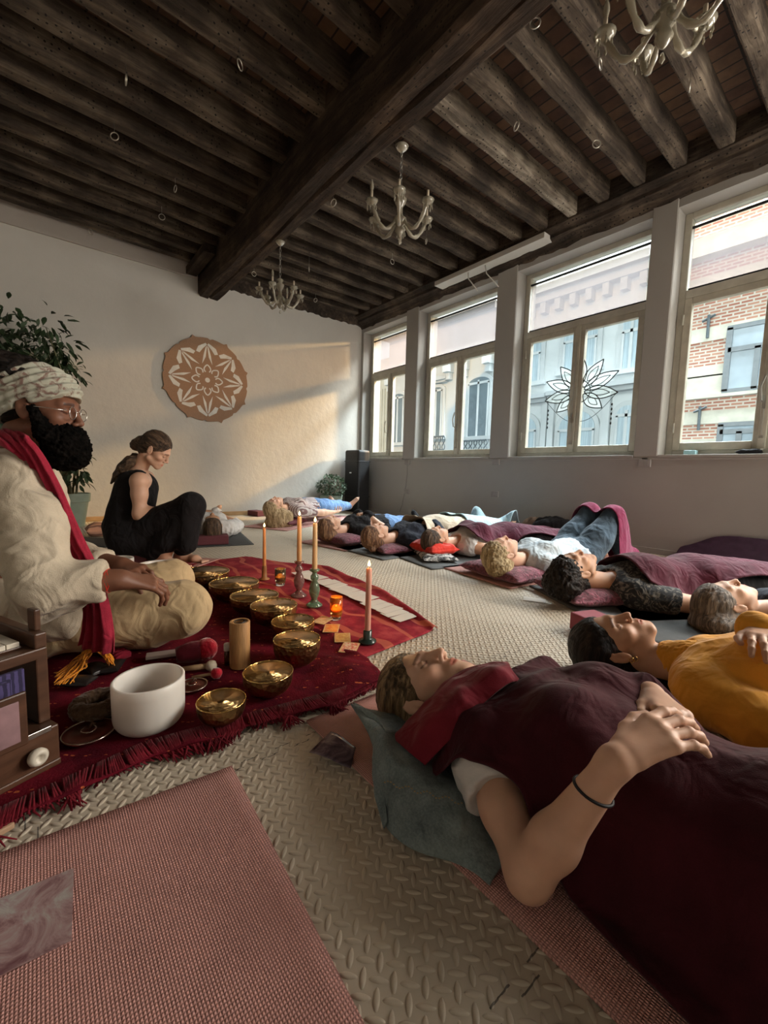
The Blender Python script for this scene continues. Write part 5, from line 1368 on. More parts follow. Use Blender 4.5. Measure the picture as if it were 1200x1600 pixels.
# spectacles
g = MB()
for sx in (-1, 1):
    c = mo+MA@V3(sx*.031, .101, -.002)
    g.tube([c+MA@V3(.019*math.cos(a), .003*abs(math.cos(a)), .019*math.sin(a)) for a in np.linspace(0, 2*PI, 24, endpoint=False)], .0012, 6, closed=True)
    g.tube([mo+MA@V3(sx*.050, .098, .003), mo+MA@V3(sx*.076, .06, .003), mo+MA@V3(sx*.080, .0, .004)], .0012, 6)
g.tube([mo+MA@V3(-.012, .102, .002), mo+MA@V3(0, .106, .006), mo+MA@V3(.012, .102, .002)], .0012, 6)
g.build('spectacles', mat('steel_wire', (.6, .58, .55), .25, 1, bstr=0), m_root, True)
# crimson scarf: over the shoulder, down the front, knotted tail on the rug
def ribbon(name, pts, wd, m, parent, th=.010, rip=5, seed=0, side=None, nn_=90, n=48):
    P = [V3(*p) for p in pts]; V = []
    def cr(P, t_):
        i = min(int(t_), len(P)-2); f = t_-i; p0 = P[max(i-1, 0)]; a = P[i]; b = P[i+1]; p3 = P[min(i+2, len(P)-1)]
        return .5*((2*a)+(-p0+b)*f+(2*p0-5*a+4*b-p3)*f*f+(-p0+3*a-3*b+p3)*f**3)
    tt = np.linspace(0, len(P)-1, nn_); C_ = np.array([cr(P, t_) for t_ in tt]); wv = np.interp(tt, range(len(wd)), wd)
    for i, c in enumerate(C_):
        tg = unit(C_[min(i+1, nn_-1)]-C_[max(i-1, 0)]); s_ = side if side is not None else V3(_r[0], _r[1], 0); s_ = unit(s_-tg*(s_@tg)); up = np.cross(s_, tg)
        for k in range(n):
            a = 2*PI*k/n; x = math.cos(a); y = math.sin(a)
            yy = th*(y+.55*math.sin(x*rip*2.2+i*.05+seed)*1.0+.25*math.sin(x*rip*5+i*.11+seed))
            V.append(c+s_*x*wv[i]/2+up*yy)
    F = [(i*n+k, i*n+(k+1) % n, (i+1)*n+(k+1) % n, (i+1)*n+k) for i in range(nn_-1) for k in range(n)]+[tuple(range(n-1, -1, -1)), tuple((nn_-1)*n+k for k in range(n))]
    return put(name, np.array(V), F, m, parent)
ribbon('scarf', [DP(-30, 690, 1.42), DP(-5, 680, 1.25), DP(25, 690, 1.17), DP(50, 712, 1.17), DP(78, 765, 1.20), DP(104, 825, 1.24), DP(130, 880, 1.27), DP(148, 940, 1.21), DP(152, 985, 1.22), DP(150, 1014, 1.24)], [.08, .07, .06, .06, .07, .07, .06, .065, .085, .10], C_scarf, m_root, th=.012)
sc_ = hem([ZP(165, 1008, .03), ZP(180, 1018, .03), ZP(195, 1028, .022)], (.025, .014), 'scarf_end', C_scarf, m_root)
# red thread bracelet
c = mwrR-unit(mwrR-melR)*.035; d = unit(mwrR-melR); q1 = unit(np.cross(d, [0, 0, 1])); q2 = np.cross(d, q1)
g = MB()
for k in range(3): g.tube([c+d*(.004*k+.004*math.sin(3*a+k))+q1*.033*math.cos(a)+q2*.033*math.sin(a) for a in np.linspace(0, 2*PI, 24, endpoint=False)], .0014, 5, closed=True)
g.build('thread_bracelet', C_red, m_root, True)
# ------------------------------------------------------------------ cloths on the floor
m, nn, ll, p = nmat('altar_cloth_red')
v = coords(nn, ll); f = noise(nn, ll, v, 7, 6, .65); f2 = noise(nn, ll, v, 34, 3, .6, 2.0)
w = nn.new('ShaderNodeTexWave'); w.inputs['Scale'].default_value = 2.2; w.inputs['Distortion'].default_value = 7; w.wave_type = 'RINGS'; ll.new(v, w.inputs['Vector'])
gt = nn.new('ShaderNodeMath'); gt.operation = 'GREATER_THAN'; gt.inputs[1].default_value = .93; ll.new(w.outputs['Fac'], gt.inputs[0])
mx = nn.new('ShaderNodeMix'); mx.data_type = 'RGBA'; ll.new(gt.outputs[0], mx.inputs['Factor']); ll.new(ramp(nn, ll, f, [(.35, (.16, .012, .022)), (.5, (.27, .022, .035)), (.68, (.42, .07, .07))]), mx.inputs[6]); mx.inputs[7].default_value = (.42, .10, .07, 1)
ll.new(mx.outputs[2], p.inputs['Base Color']); p.inputs['Roughness'].default_value = .85; p.inputs['Specular IOR Level'].default_value = .1; bump(nn, ll, f2, p, .3, .004)
M_altar = m
m, nn, ll, p = nmat('fringed_rug_red')
v = coords(nn, ll); f = noise(nn, ll, v, 11, 5, .65); f3 = noise(nn, ll, v, 200, 2)
w = nn.new('ShaderNodeTexWave'); w.inputs['Scale'].default_value = 6; w.inputs['Distortion'].default_value = 3; ll.new(coords(nn, ll, (1, 1, 1), (0, 0, .6)), w.inputs['Vector'])
w2 = nn.new('ShaderNodeTexVoronoi'); w2.inputs['Scale'].default_value = 70; ll.new(v, w2.inputs['Vector'])
a_ = nn.new('ShaderNodeMath'); a_.operation = 'GREATER_THAN'; a_.inputs[1].default_value = .975; ll.new(w.outputs['Fac'], a_.inputs[0])
b_ = nn.new('ShaderNodeMath'); b_.operation = 'LESS_THAN'; b_.inputs[1].default_value = .33; ll.new(w2.outputs['Distance'], b_.inputs[0])
c_ = nn.new('ShaderNodeMath'); c_.operation = 'MULTIPLY'; ll.new(a_.outputs[0], c_.inputs[0]); ll.new(b_.outputs[0], c_.inputs[1])
mx = nn.new('ShaderNodeMix'); mx.data_type = 'RGBA'; ll.new(c_.outputs[0], mx.inputs['Factor']); ll.new(ramp(nn, ll, f, [(.35, (.055, .003, .008)), (.65, (.15, .008, .018))]), mx.inputs[6]); mx.inputs[7].default_value = (.42, .10, .04, 1)
ll.new(mx.outputs[2], p.inputs['Base Color']); p.inputs['Roughness'].default_value = .95; p.inputs['Specular IOR Level'].default_value = .08; bump(nn, ll, f3, p, .6, .003)
M_rug = m
def sheet(name, poly, m, z=.003, res=.015, amp=.006, fs=7, seed=0, hfun=None, noise_e=.0, label=None, cat=None, thick=.003, parent=None):
    """cloth lying on the floor inside a polygon mapped from the unit square: poly = 4 edges as point lists"""
    b, r_, t, l = [np.array(q, float) for q in poly]      # bottom (u), right (v), top (u), left (v)
    def ev(P, s):
        x = np.linspace(0, 1, len(P)); return np.stack([np.interp(s, x, P[:, 0]), np.interp(s, x, P[:, 1])], -1)
    n = int(1.8/res*.9); u, v = np.meshgrid(np.linspace(0, 1, n), np.linspace(0, 1, n), indexing='ij')
    B, T_, Lf, Rt = ev(b, u), ev(t, u), ev(l, v), ev(r_, v)
    U, W_ = u[..., None], v[..., None]
    P = (1-W_)*B+W_*T_+(1-U)*Lf+U*Rt-((1-U)*(1-W_)*b[0]+U*(1-W_)*b[-1]+(1-U)*W_*t[0]+U*W_*t[-1])
    X, Y = P[..., 0], P[..., 1]
    q = np.stack([X.ravel(), Y.ravel(), X.ravel()*0], 1)
    ed = np.minimum(np.minimum(u, 1-u), np.minimum(v, 1-v))
    Z = z+thick+amp*np.clip(folds(q, V3(1, .4, 0), fs, seed).reshape(X.shape)*.6+folds(q, V3(-.3, 1, 0), fs*1.3, seed+4).reshape(X.shape)*.5+.1, 0, 1.4)
    if hfun is not None: Z = np.maximum(Z, Z+hfun(X, Y, u, v))
    if noise_e:
        X = X+noise_e*vn(q*1.0, 11, seed+7).reshape(X.shape)*np.clip(1-ed*12, 0, 1); Y = Y+noise_e*vn(q, 11, seed+8).reshape(X.shape)*np.clip(1-ed*12, 0, 1)
    V = np.stack([X.ravel(), Y.ravel(), Z.ravel()], 1); I = np.arange(V.shape[0]).reshape(X.shape)
    Fq = np.stack([I[:-1, :-1].ravel(), I[1:, :-1].ravel(), I[1:, 1:].ravel(), I[:-1, 1:].ravel()], 1)
    V2 = V.copy(); V2[:, 2] -= thick; n0 = len(V)
    rim = np.concatenate([I[:, 0], I[-1, 1:], I[-2::-1, -1], I[0, -2:0:-1]]); r2 = np.roll(rim, -1)
    return put(name, np.concatenate([V, V2]), np.concatenate([Fq, Fq[:, ::-1]+n0, np.stack([rim, rim+n0, r2+n0, r2], 1)]), m, parent)
c1 = sheet('altar_cloth', ([(-3.0, .0), (-2.2, .1), (-1.25, .45)], [(-1.25, .45), (-1.13, .85), (-1.175, 1.26)], [(-3.0, 1.15), (-2.71, 1.27), (-2.33, 1.47), (-2.15, 1.45), (-1.74, 1.43), (-1.5, 1.36), (-1.175, 1.26)], [(-3.0, .0), (-3.0, 1.15)]), M_altar,
   z=.0035, amp=.007, seed=2, hfun=lambda X, Y, u, v: .018*np.exp(-((v-.975)/.02)**2)*(u > .25))
tag(c1, 'bright crimson altar cloth under the candles with a corner pointing to the right', 'cloth')
r0 = empty('fringed_rug', (-1.7, .2, .003), 'dark red fringed velvet rug under the crystal bowl and golden bowls', 'rug')
rug = sheet('pile', ([(-2.75, -.45), (-.96, -.45)], [(-.96, -.45), (-.93, -.08), (-.985, .16), (-.955, .40), (-.93, .58), (-.925, .66), (-.945, .79)], [(-2.75, .72), (-2.2, .74), (-1.6, .80), (-1.35, .86), (-1.20, .80), (-1.08, .83), (-.945, .79)], [(-2.75, -.45), (-2.75, .72)]), M_rug,
   z=.010, amp=.014, seed=5, fs=6, noise_e=.02, parent=r0, hfun=lambda X, Y, u, v: .030*np.clip(1-np.hypot((X+1.02)/.16, (Y-.72)/.12), 0, 1)+.02*np.clip(1-np.hypot((X+1.15)/.10, (Y-.83)/.05), 0, 1)-.010*np.clip((X+1.0)/.06, 0, 1)*0)
mb = MB(); rr = random.Random(4)
ex = [(-.93, -.42), (-.93, -.08), (-.985, .16), (-.955, .40), (-.93, .58), (-.925, .66), (-.945, .79)]
for i in range(620):
    t_ = rr.random()*5.999; k = int(t_); f = t_-k; a, b = ex[k], ex[k+1]
    x = a[0]+(b[0]-a[0])*f-.02; y = a[1]+(b[1]-a[1])*f; cl = max(0, math.sin(y*31+math.sin(y*13)*2))
    L_ = rr.uniform(.008, .022)+.036*cl; an = rr.uniform(-.5, .5)+(math.sin(y*31+math.sin(y*13)*2+1.5))*.9
    z0 = .022
    mb.tube([(x-.02, y, z0+.012), (x+.02, y+an*.01, z0), (x+L_*.6, y+an*L_*.6, .010+rr.random()*.008), (x+L_, y+an*L_+rr.uniform(-.01, .01), .005+rr.random()*.006)], [.0022, .0028, .0022, .001], 5)
mb.build('fringe', cloth('fringe_wool', (.12, .006, .013), .4, 200, .3, .05), r0, True)

# ------------------------------------------------------------------ things on the altar
def brass(name, c, r_=.18):
    m, nn, ll, p = nmat(name)
    v = coords(nn, ll); f = noise(nn, ll, v, 26, 4, .6); vo = nn.new('ShaderNodeTexVoronoi'); vo.inputs['Scale'].default_value = 75; ll.new(v, vo.inputs['Vector'])
    ll.new(ramp(nn, ll, f, [(.3, mulc(c, .55)), (.6, c), (.75, mulc(c, 1.15))]), p.inputs['Base Color'])
    p.inputs['Metallic'].default_value = 1; p.inputs['Roughness'].default_value = r_
    bump(nn, ll, vo.outputs['Distance'], p, .45, .006); return m
M_brass = brass('hammered_bronze', (.72, .47, .16)); M_brass_out = brass('bronze_outside', (.42, .27, .12), .32)
RUGZ = .022
def bowl_at(label, px, py, wpx, zrim, hh, group=None):
    c = ZP(px, py, zrim); D = float((c-CAMP)@_f); R_ = wpx/2/FPX*D
    h = zrim-hh
    t = empty('singing_bowl', (c[0], c[1], hh), label, 'singing bowl', group)
    k = 26
    prof = [(R_*.40, 0), (R_*.62, .05*h), (R_*.82, .22*h), (R_*.94, .48*h), (R_*.985, .75*h), (R_*.99, .97*h), (R_*1.0, h)]
    inn = [(R_*.955, h), (R_*.95, .95*h), (R_*.94, .7*h), (R_*.89, .5*h), (R_*.76, .25*h), (R_*.55, .10*h), (R_*.28, .065*h), (0.0001, .06*h)]
    def sm(pf):
        P = np.array(pf); x = np.linspace(0, len(P)-1, k); i = np.clip(x.astype(int), 0, len(P)-2); f = (x-i)[:, None]
        p0 = P[np.maximum(i-1, 0)]; a = P[i]; b = P[i+1]; p3 = P[np.minimum(i+2, len(P)-1)]
        return .5*((2*a)+(-p0+b)*f+(2*p0-5*a+4*b-p3)*f*f+(-p0+3*a-3*b+p3)*f**3)
    MB().lathe([(max(a, 1e-4), b) for a, b in sm(prof).tolist()], 56, (c[0], c[1], hh), close=True).build('outer_shell', M_brass_out, t, True)
    MB().lathe([(R_*1.0, h), (R_*.99, h+.002), (R_*.96, h+.002)]+[(max(a, 1e-4), b) for a, b in sm(inn).tolist()], 56, (c[0], c[1], hh), close=False).build('hammered_inside', M_brass, t, True)
    return t
labs = ['golden singing bowl farthest from the camera, right of the white crystal bowl', 'golden singing bowl second from the far end of the curved row', 'golden singing bowl third from the far end of the curved row',
        'golden singing bowl fourth from the far end, beside the brown votive glass', 'shallow golden singing bowl just behind the one beside the playing cards', 'tall golden singing bowl beside the orange cards and fringed rug',
        'golden singing bowl in front of the brown wooden tube', 'smallest golden singing bowl, nearest the big white crystal bowl']
for lb, (px_, py_, w_, zr) in zip(labs, ((318, 893, 77, .105), (366, 910, 75, .10), (398, 930, 74, .095), (428, 945, 72, .10), (458, 970, 67, .085), (464, 998, 73, .105), (419, 1049, 77, .085), (346, 1094, 74, .075))): bowl_at(lb, px_, py_, w_, zr, RUGZ+.004, None)
# frosted crystal bowls
m, nn, ll, p = nmat('frosted_quartz')
p.inputs['Base Color'].default_value = (.66, .62, .57, 1); p.inputs['Roughness'].default_value = .35; p.inputs['Subsurface Weight'].default_value = .4; p.inputs['Subsurface Radius'].default_value = (.05, .04, .035); p.inputs['Subsurface Scale'].default_value = 1
M_quartz = m
def crystal(label, px, py, wpx, zrim, z0):
    c = ZP(px, py, zrim); D = float((c-CAMP)@_f); R_ = wpx/2/FPX*D; h = zrim-z0; q = min(.30*h, R_*.45)
    prof = [(1e-4, 0), (R_*.6, 0)]+[(R_*.6+R_*.39*math.sin(a), q-q*math.cos(a)) for a in np.linspace(.15, PI/2, 10)]+[(R_, h*.8), (R_, h-.002), (R_-.002, h), (R_-.006, h), (R_-.008, h-.003), (R_-.008, h*.6)]
    prof += [(R_*.6-.004+(R_*.39-.004)*math.sin(a), q+.006-q*math.cos(a)) for a in np.linspace(PI/2, .15, 8)]+[(1e-4, .008)]
    o = MB().lathe(prof, 72, (c[0], c[1], z0), close=False).build('crystal_bowl', M_quartz, None, True); return tag(o, label, 'crystal bowl')
crystal('large frosted white crystal bowl standing on the fringed rug in front', 232.5, 1058, 102, .134, RUGZ-.008)
crystal('frosted white crystal bowl beyond the hands of the bearded man', 249, 881, 65, .155, RUGZ)
crystal('frosted white crystal bowl partly hidden behind the forearm of the bearded man', 184, 872, 44, .16, RUGZ)
# candles
def wax(name, c):
    m, nn, ll, p = nmat(name); p.inputs['Base Color'].default_value = (*c, 1); p.inputs['Roughness'].default_value = .45; p.inputs['Subsurface Weight'].default_value = .3; p.inputs['Subsurface Radius'].default_value = (.02, .01, .005); p.inputs['Subsurface Scale'].default_value = 1; return m
X_or = wax('wax_orange', (.52, .23, .07)); X_tan = wax('wax_tan', (.56, .33, .15)); X_pale = wax('wax_pale', (.60, .42, .22)); X_pink = wax('wax_pink', (.60, .30, .22))
m, nn, ll, p = nmat('flame'); p.inputs['Emission Color'].default_value = (1.0, .62, .22, 1); p.inputs['Emission Strength'].default_value = 9; p.inputs['Base Color'].default_value = (0, 0, 0, 1); M_flame = m
m, nn, ll, p = nmat('flame_tip'); p.inputs['Emission Color'].default_value = (1.0, .30, .06, 1); p.inputs['Emission Strength'].default_value = 3; p.inputs['Base Color'].default_value = (0, 0, 0, 1); M_flame2 = m
def glassy(name, c, tr=.75, r_=.06):
    m, nn, ll, p = nmat(name); p.inputs['Base Color'].default_value = (*c, 1); p.inputs['Transmission Weight'].default_value = tr; p.inputs['Roughness'].default_value = r_; p.inputs['IOR'].default_value = 1.45; return m
G_green = glassy('green_glass', (.22, .34, .22), .6); G_plum = glassy('plum_glass', (.34, .18, .16), .6); G_dark = mat('dark_green_glaze', (.02, .035, .028), .2, bstr=0, spec=.6); G_wood = mat('waxed_wood', (.30, .13, .04), .4, 0, .3, 20)
G_amber = glassy('amber_glass', (.95, .33, .04), .85); G_smoke = glassy('smoky_brown_glass', (.32, .20, .08), .85); G_clear = glassy('clear_glass', (.9, .9, .88), .95)
def flame(c, parent, h=.024, power=.9, r=.0058):
    o = MB().lathe([(1e-4, 0), (r*.6, h*.08), (r, h*.28), (r*.85, h*.5), (r*.4, h*.78), (1e-4, h)], 16, (c[0], c[1], c[2]), close=False).build('flame', M_flame, parent, True)
    MB().tube([c-V3(0, 0, .012), c+V3(.0008, 0, .003)], .0011, 6).build('wick', M_black, parent)
    l = bpy.data.lights.new('candle_light', 'POINT'); l.energy = power; l.color = (1, .52, .2); l.shadow_soft_size = .012
    lo = bpy.data.objects.new('candle_light', l); COL.objects.link(lo); lo.location = Vector(tuple(c+V3(0, 0, h+.012)))
def candle(label, px, py, top_y, rb, rt, holder, mwax, hh, hm, z0):
    c = ZP(px, py, z0); D = float((c-CAMP)@_f); topz = DP(px, top_y, D)[2]
    t = empty('candlestick', (c[0], c[1], z0), label, 'candle')
    MB().lathe([(a, b) for a, b in holder], 32, (c[0], c[1], z0), close=True).build('holder', hm, t, True)
    s_ = V3(_r[0], _r[1], 0)*(top_y and 0)
    MB().tube([V3(c[0], c[1], z0+hh-.012), V3(c[0], c[1], (z0+hh+topz)/2), V3(c[0], c[1], topz-.004), V3(c[0], c[1], topz)], [rb, (rb+rt)/2, rt, rt*.8], 24).build('candle', mwax, t, auto=50)
    flame(V3(c[0], c[1], topz+.006), t); return t
candle('burning orange candle in a waxed wooden holder, leftmost of the tall candles', 413, 905, 824, .0105, .008, [(.030, 0), (.030, .004), (.016, .010), (.0145, .04), (.013, .075), (.0125, .08)], X_or, .078, G_wood, .014)
candle('burning tan candle in a plum glass candlestick, middle of the tall candles', 467, 931, 806, .0125, .0105, [(.040, 0), (.040, .006), (.020, .02), (.013, .032), (.024, .055), (.027, .08), (.020, .105), (.012, .12), (.020, .132), (.019, .145), (.011, .155), (.011, .162), (.024, .172), (.023, .178), (.012, .18)], X_tan, .178, G_plum, .014)
candle('burning pale candle in a green glass candlestick right of the plum one', 491, 946, 816, .0125, .0105, [(.038, 0), (.038, .006), (.019, .02), (.013, .032), (.023, .055), (.026, .078), (.019, .105), (.012, .12), (.019, .130), (.018, .143), (.011, .152), (.011, .160), (.024, .168), (.023, .174), (.012, .176)], X_pale, .174, G_green, .014)
candle('burning pink candle in a short dark green holder near the cloth corner', 574, 1003, 885, .0115, .0105, [(.032, 0), (.034, .003), (.033, .008), (.019, .014), (.0165, .018), (.0165, .045), (.013, .047)], X_pink, .046, G_dark, .014)
def votive(label, px, py, r, h, gm, z0, pw):
    c = ZP(px, py, z0); t = empty('votive_glass', (c[0], c[1], z0), label, 'candle')
    MB().lathe([(r*.8, 0), (r*.82, .008), (r*.8, .012)], 32, (c[0], c[1], z0), close=True).build('foot', G_clear, t, True)
    MB().lathe([(r*.85, .013), (r*.98, .022), (r, h*.5), (r, h), (r*.93, h), (r*.92, h*.5), (r*.9, .026), (1e-4, .024)], 36, (c[0], c[1], z0), close=False).build('cup', gm, t, True)
    MB().lathe([(1e-4, .026), (r*.82, .026), (r*.82, .044), (1e-4, .046)], 24, (c[0], c[1], z0), close=False).build('tealight', X_pale, t, True)
    flame(V3(c[0], c[1], z0+.048), t, .018, pw)
votive('smoky brown votive glass with a lit tealight behind the plum candlestick', 438, 914, .030, .092, G_smoke, .014, .35)
votive('glowing orange votive glass in front of the white cards', 525, 967, .027, .098, G_amber, .014, .7)
# cards
M_card = mat('card_paper', (.62, .58, .52), .6, 0, .04, 10, bstr=0)
rc = random.Random(3)
proto = MB().obox((0, 0, .0006), (.062, .118, .0012), 0).build('playing_card', M_card, None, own=False); proto['category'] = 'card'
N_ = 17
for i in range(N_):
    f = i/(N_-1); x = -1.33-.95*f+rc.uniform(-.008, .008); y = 1.215+.02*math.sin(f*3)+rc.uniform(-.006, .006)
    o = proto if i == 0 else proto.copy()
    if i: COL.objects.link(o)
    o.location = (x, y, .020+.0016*(i % 3)+.0002*i); o.rotation_euler = (rc.uniform(-.012, .012), rc.uniform(-.02, .02), rc.uniform(-.16, .16)+.05)
    o['group'] = 'white cards laid in a row'; o['label'] = 'blank white card in the overlapping row along the edge of the altar cloth'; o['category'] = 'card'
proto['label'] = 'white card at the corner end of the row laid along the altar cloth'
if 'group' in proto: del proto['group']
def deco_card(label, x, y, rz, c1, c2, w=.06, l=.088, z=.021, border=None):
    m, nn, ll, p = nmat('printed_card'); v = coords(nn, ll); f = noise(nn, ll, v, 60, 3, .6, 1.5); ll.new(ramp(nn, ll, f, [(.42, c1), (.56, c2)]), p.inputs['Base Color']); p.inputs['Roughness'].default_value = .5
    t = empty('oracle_card', (x, y, z), label, 'card', None, 0)
    MB().obox((x, y, z+.0006), (w, l, .0012), rz).build('card_back', mat('card_border', border or (.6, .42, .2), .6, bstr=0), t)
    MB().obox((x, y, z+.0014), (w*.86, l*.88, .0004), rz).build('picture', m, t); return t
deco_card('small yellowish picture card half behind the shallow golden bowl', -1.50, .905, .5, (.5, .3, .12), (.6, .45, .25))
deco_card('orange picture card beside the golden bowls', -1.40, .885, .9, (.6, .14, .02), (.65, .35, .08))
deco_card('pale yellow picture card between the orange card and the red card', -1.295, .868, 1.0, (.62, .42, .12), (.5, .25, .06))
deco_card('red and cream patterned card nearest the woman on the cloth edge', -1.20, .835, .75, (.55, .08, .04), (.66, .5, .35), z=.023)
# turned tube, bottle, mallets
c = ZP(375, 1042, RUGZ)
t = empty('rainstick_tube', (c[0], c[1], RUGZ), 'brown bark-covered wooden tube standing behind the golden bowl', 'tube')
MB().lathe([(.030, 0), (.031, .003), (.031, .143), (.029, .146), (.024, .146), (.023, .142), (.023, .05), (1e-4, .05)], 32, (c[0], c[1], RUGZ+.004), close=False).build('tube_wall', mat('birch_bark', (.36, .19, .07), .6, 0, .3, 8, 40, .4, scale=(6, 6, 1)), t, auto=40)
mb = MB(); mb.tube([V3(c[0]+.020*math.cos(a)*(1-a*.04), c[1]+.020*math.sin(a)*(1-a*.04), RUGZ+.148) for a in np.linspace(0, 8, 40)], .0016, 5); mb.build('rolled_core', M_black, t)
c = ZP(355, 1040, RUGZ); t = empty('small_bottle', (c[0], c[1], RUGZ), 'small dark bottle with white cap beside the wooden tube', 'bottle')
MB().lathe([(.009, 0), (.0095, .04), (.006, .046), (.006, .05)], 20, (c[0], c[1], RUGZ+.003)).build('bottle_body', glassy('amber_dark', (.08, .03, .01), .3), t, True)
MB().lathe([(.010, .048), (.010, .068), (.009, .07)], 20, (c[0], c[1], RUGZ+.003)).build('cap', mat('white_plastic', (.6, .58, .53), .5, bstr=0), t, True)
C_fred = cloth('red_felt', (.36, .006, .02), .3, 300, .5, .8)
def ballm(label, p, q, r, mb_, mh, rh=.009, sq=1.0):
    p, q = V3(*p), V3(*q); t = empty('mallet', tuple(p*[1, 1, 0]+[0, 0, RUGZ]), label, 'mallet')
    V, Fq = field_mesh([ell(p, (r, r, r*sq))], .003); V = V+normals(V, Fq)*(.0012*vn(V, 260))[:, None]; put('head', V, Fq, mb_, t)
    MB().tube([p, p+(q-p)*.5, q], [rh, rh*1.1, rh*.8], 14).build('handle', mh, t, True)
M_birch = mat('birch_wood', (.42, .29, .16), .5, 0, .15, 6)
z1 = RUGZ+.038
a = ZP(322, 1014, z1); ballm('big red felt mallet lying between the knee of the man and the wooden tube', a, ZP(275, 1024, z1-.006), .035, C_fred, cloth('dark_red_handle', (.12, .01, .02), .2), .030)
g = MB().lathe([(.0312, 0), (.0312, .004)], 30, (0, 0, 0), axis=Vector(tuple(unit(ZP(275, 1024, z1-.006)-a))).to_track_quat('Z', 'Y').to_matrix(), close=True); 
o = g.build('white_band', M_card, None, own=False); o.location = Vector(tuple(a+unit(ZP(275, 1024, z1-.006)-a)*.036)); par = [q for q in bpy.data.objects if q.name.startswith('mallet') and q.type == 'EMPTY'][-1]; o.location = o.location-par.location; o.parent = par
ballm('cream-headed mallet with wooden handle behind the large crystal bowl', ZP(330, 1040, RUGZ+.018), ZP(280, 1046, RUGZ+.012), .0165, mat('cream_rubber', (.58, .50, .38), .5, bstr=0), M_birch, .008)
ballm('small dark red felt ball mallet beside the cream-headed one', ZP(338, 1052, RUGZ+.018), ZP(300, 1058, RUGZ+.010), .0165, C_fred, M_birch, .004)
a, b = ZP(228, 1026, RUGZ+.012), ZP(302, 1016, RUGZ+.012); c = (a+b)/2; d = b-a
o = MB().obox(tuple(c), (float(np.linalg.norm(d[:2])), .035, .012), math.atan2(d[1], d[0])).build('wooden_bar', mat('grey_wood', (.38, .32, .29), .6), None, bevel=.002); tag(o, 'pale greyish bar lying beside the red mallet behind the crystal bowl', 'bar')
# tingsha cymbals and strings
M_silver = mat('silver_metal', (.55, .48, .42), .22, 1, .15, 30, bstr=0)
def cymbal(label, px, py, r, name='tingsha'):
    c = ZP(px, py, RUGZ+.01); t = empty(name, (c[0], c[1], RUGZ), label, 'cymbal')
    MB().lathe([(1e-4, .014), (r*.2, .014), (r*.3, .008), (r*.7, .004), (r*.95, .004), (r, .007), (r, .004), (r*.95, 0), (r*.6, 0), (1e-4, .006)], 48, (c[0], c[1], RUGZ+.004), close=False).build('disc', M_rugdisc, t, True)
    MB().tube([(c[0]+r*math.cos(a), c[1]+r*math.sin(a), RUGZ+.010) for a in np.linspace(0, 2*PI, 48, endpoint=False)], .0022, 8, closed=True).build('rim', M_silver, t, True)
    MB().tube([(c[0]+r*.28*math.cos(a), c[1]+r*.28*math.sin(a), RUGZ+.014) for a in np.linspace(0, 2*PI, 24, endpoint=False)], .0016, 8, closed=True).build('boss', M_silver, t, True)
    MB().tube([(c[0], c[1], RUGZ+.015), (c[0]+.004, c[1]+.006, RUGZ+.03), (c[0]-.006, c[1]+.012, RUGZ+.02)], .003, 8).build('cord', mat('leather_cord', (.10, .05, .03), .7, bstr=0), t, True)
M_rugdisc = mat('dark_bronze', (.12, .03, .02), .3, .6, .3, 20, bstr=0)
cymbal('thin metal cymbal lying flat in front of the fur ring', 139, 1142, .052)
cymbal('small metal cymbal between the crystal bowl and the smallest golden bowl', 300, 1070, .040)
M_fur = cloth('brown_fur', (.12, .075, .045), .5, 120, .8, .5)
c = ZP(153, 1104, RUGZ+.015); V, Fq = None, None
rgp = [V3(c[0]+.042*math.cos(a), c[1]+.042*math.sin(a), RUGZ+.022) for a in np.linspace(0, 2*PI, 20)]
V, Fq = field_mesh([cap(a, b, .017, .017, .01) for a, b in zip(rgp, rgp[1:])], .003, RUGZ); V = V+normals(V, Fq)*(.003*vn(V, 220))[:, None]; o = put('fur_ring', V, Fq, M_fur, None); tag(o, 'brown fur-covered ring cushion left of the large crystal bowl', 'ring cushion')
M_orange = cloth('orange_string', (.62, .23, .02), .2, 300, .3, .3)
mb = MB(); rr = random.Random(9)
for i in range(44):
    j = lambda s=8: rr.uniform(-s, s)
    P = [ZP(176+j(6), 1040+j(5), RUGZ+.006), ZP(168+j(5), 1026+j(4), .065+rr.random()*.01), ZP(150+j(8), 1010+j(4), .085+rr.random()*.014), ZP(134+j(6), 1024+j(6), .07), ZP(122+j(12), 1042+j(8), .052), ZP(100+j(16), 1060+j(10), RUGZ+.02)]
    Q = []
    for a in range(len(P)-1):
        for f in np.linspace(0, 1, 5, endpoint=False):
            p0 = P[max(a-1, 0)]; p3 = P[min(a+2, len(P)-1)]; b0_, b1_ = P[a], P[a+1]
            Q.append(.5*((2*b0_)+(-p0+b1_)*f+(2*p0-5*b0_+4*b1_-p3)*f*f+(-p0+3*b0_-3*b1_+p3)*f**3))
    mb.tube(Q+[P[-1]], .0018, 5)
o = mb.build('string_bundle', M_orange, None, True); tag(o, 'bundle of orange strings looped on the rug beside the harmonium', 'strings'); o['kind'] = 'stuff'
M_leather = mat('black_leather', (.012, .010, .010), .35, 0, .3, 30)
for k, (px_, py_, rz_, lb) in enumerate(((150, 1050, .3, 'black leather pouch flap under the orange strings'), (176, 1046, -.4, 'small black leather pouch at the right end of the orange strings'), (122, 1070, .9, 'dark leather strap end beside the harmonium'))):
    o = pillow(lb, tuple(ZP(px_, py_, RUGZ)[:2]), .085, .055, .024, rz_, M_leather, name='leather_pouch', z0=RUGZ+.002, seed=k, amp=.002, cat='pouch')
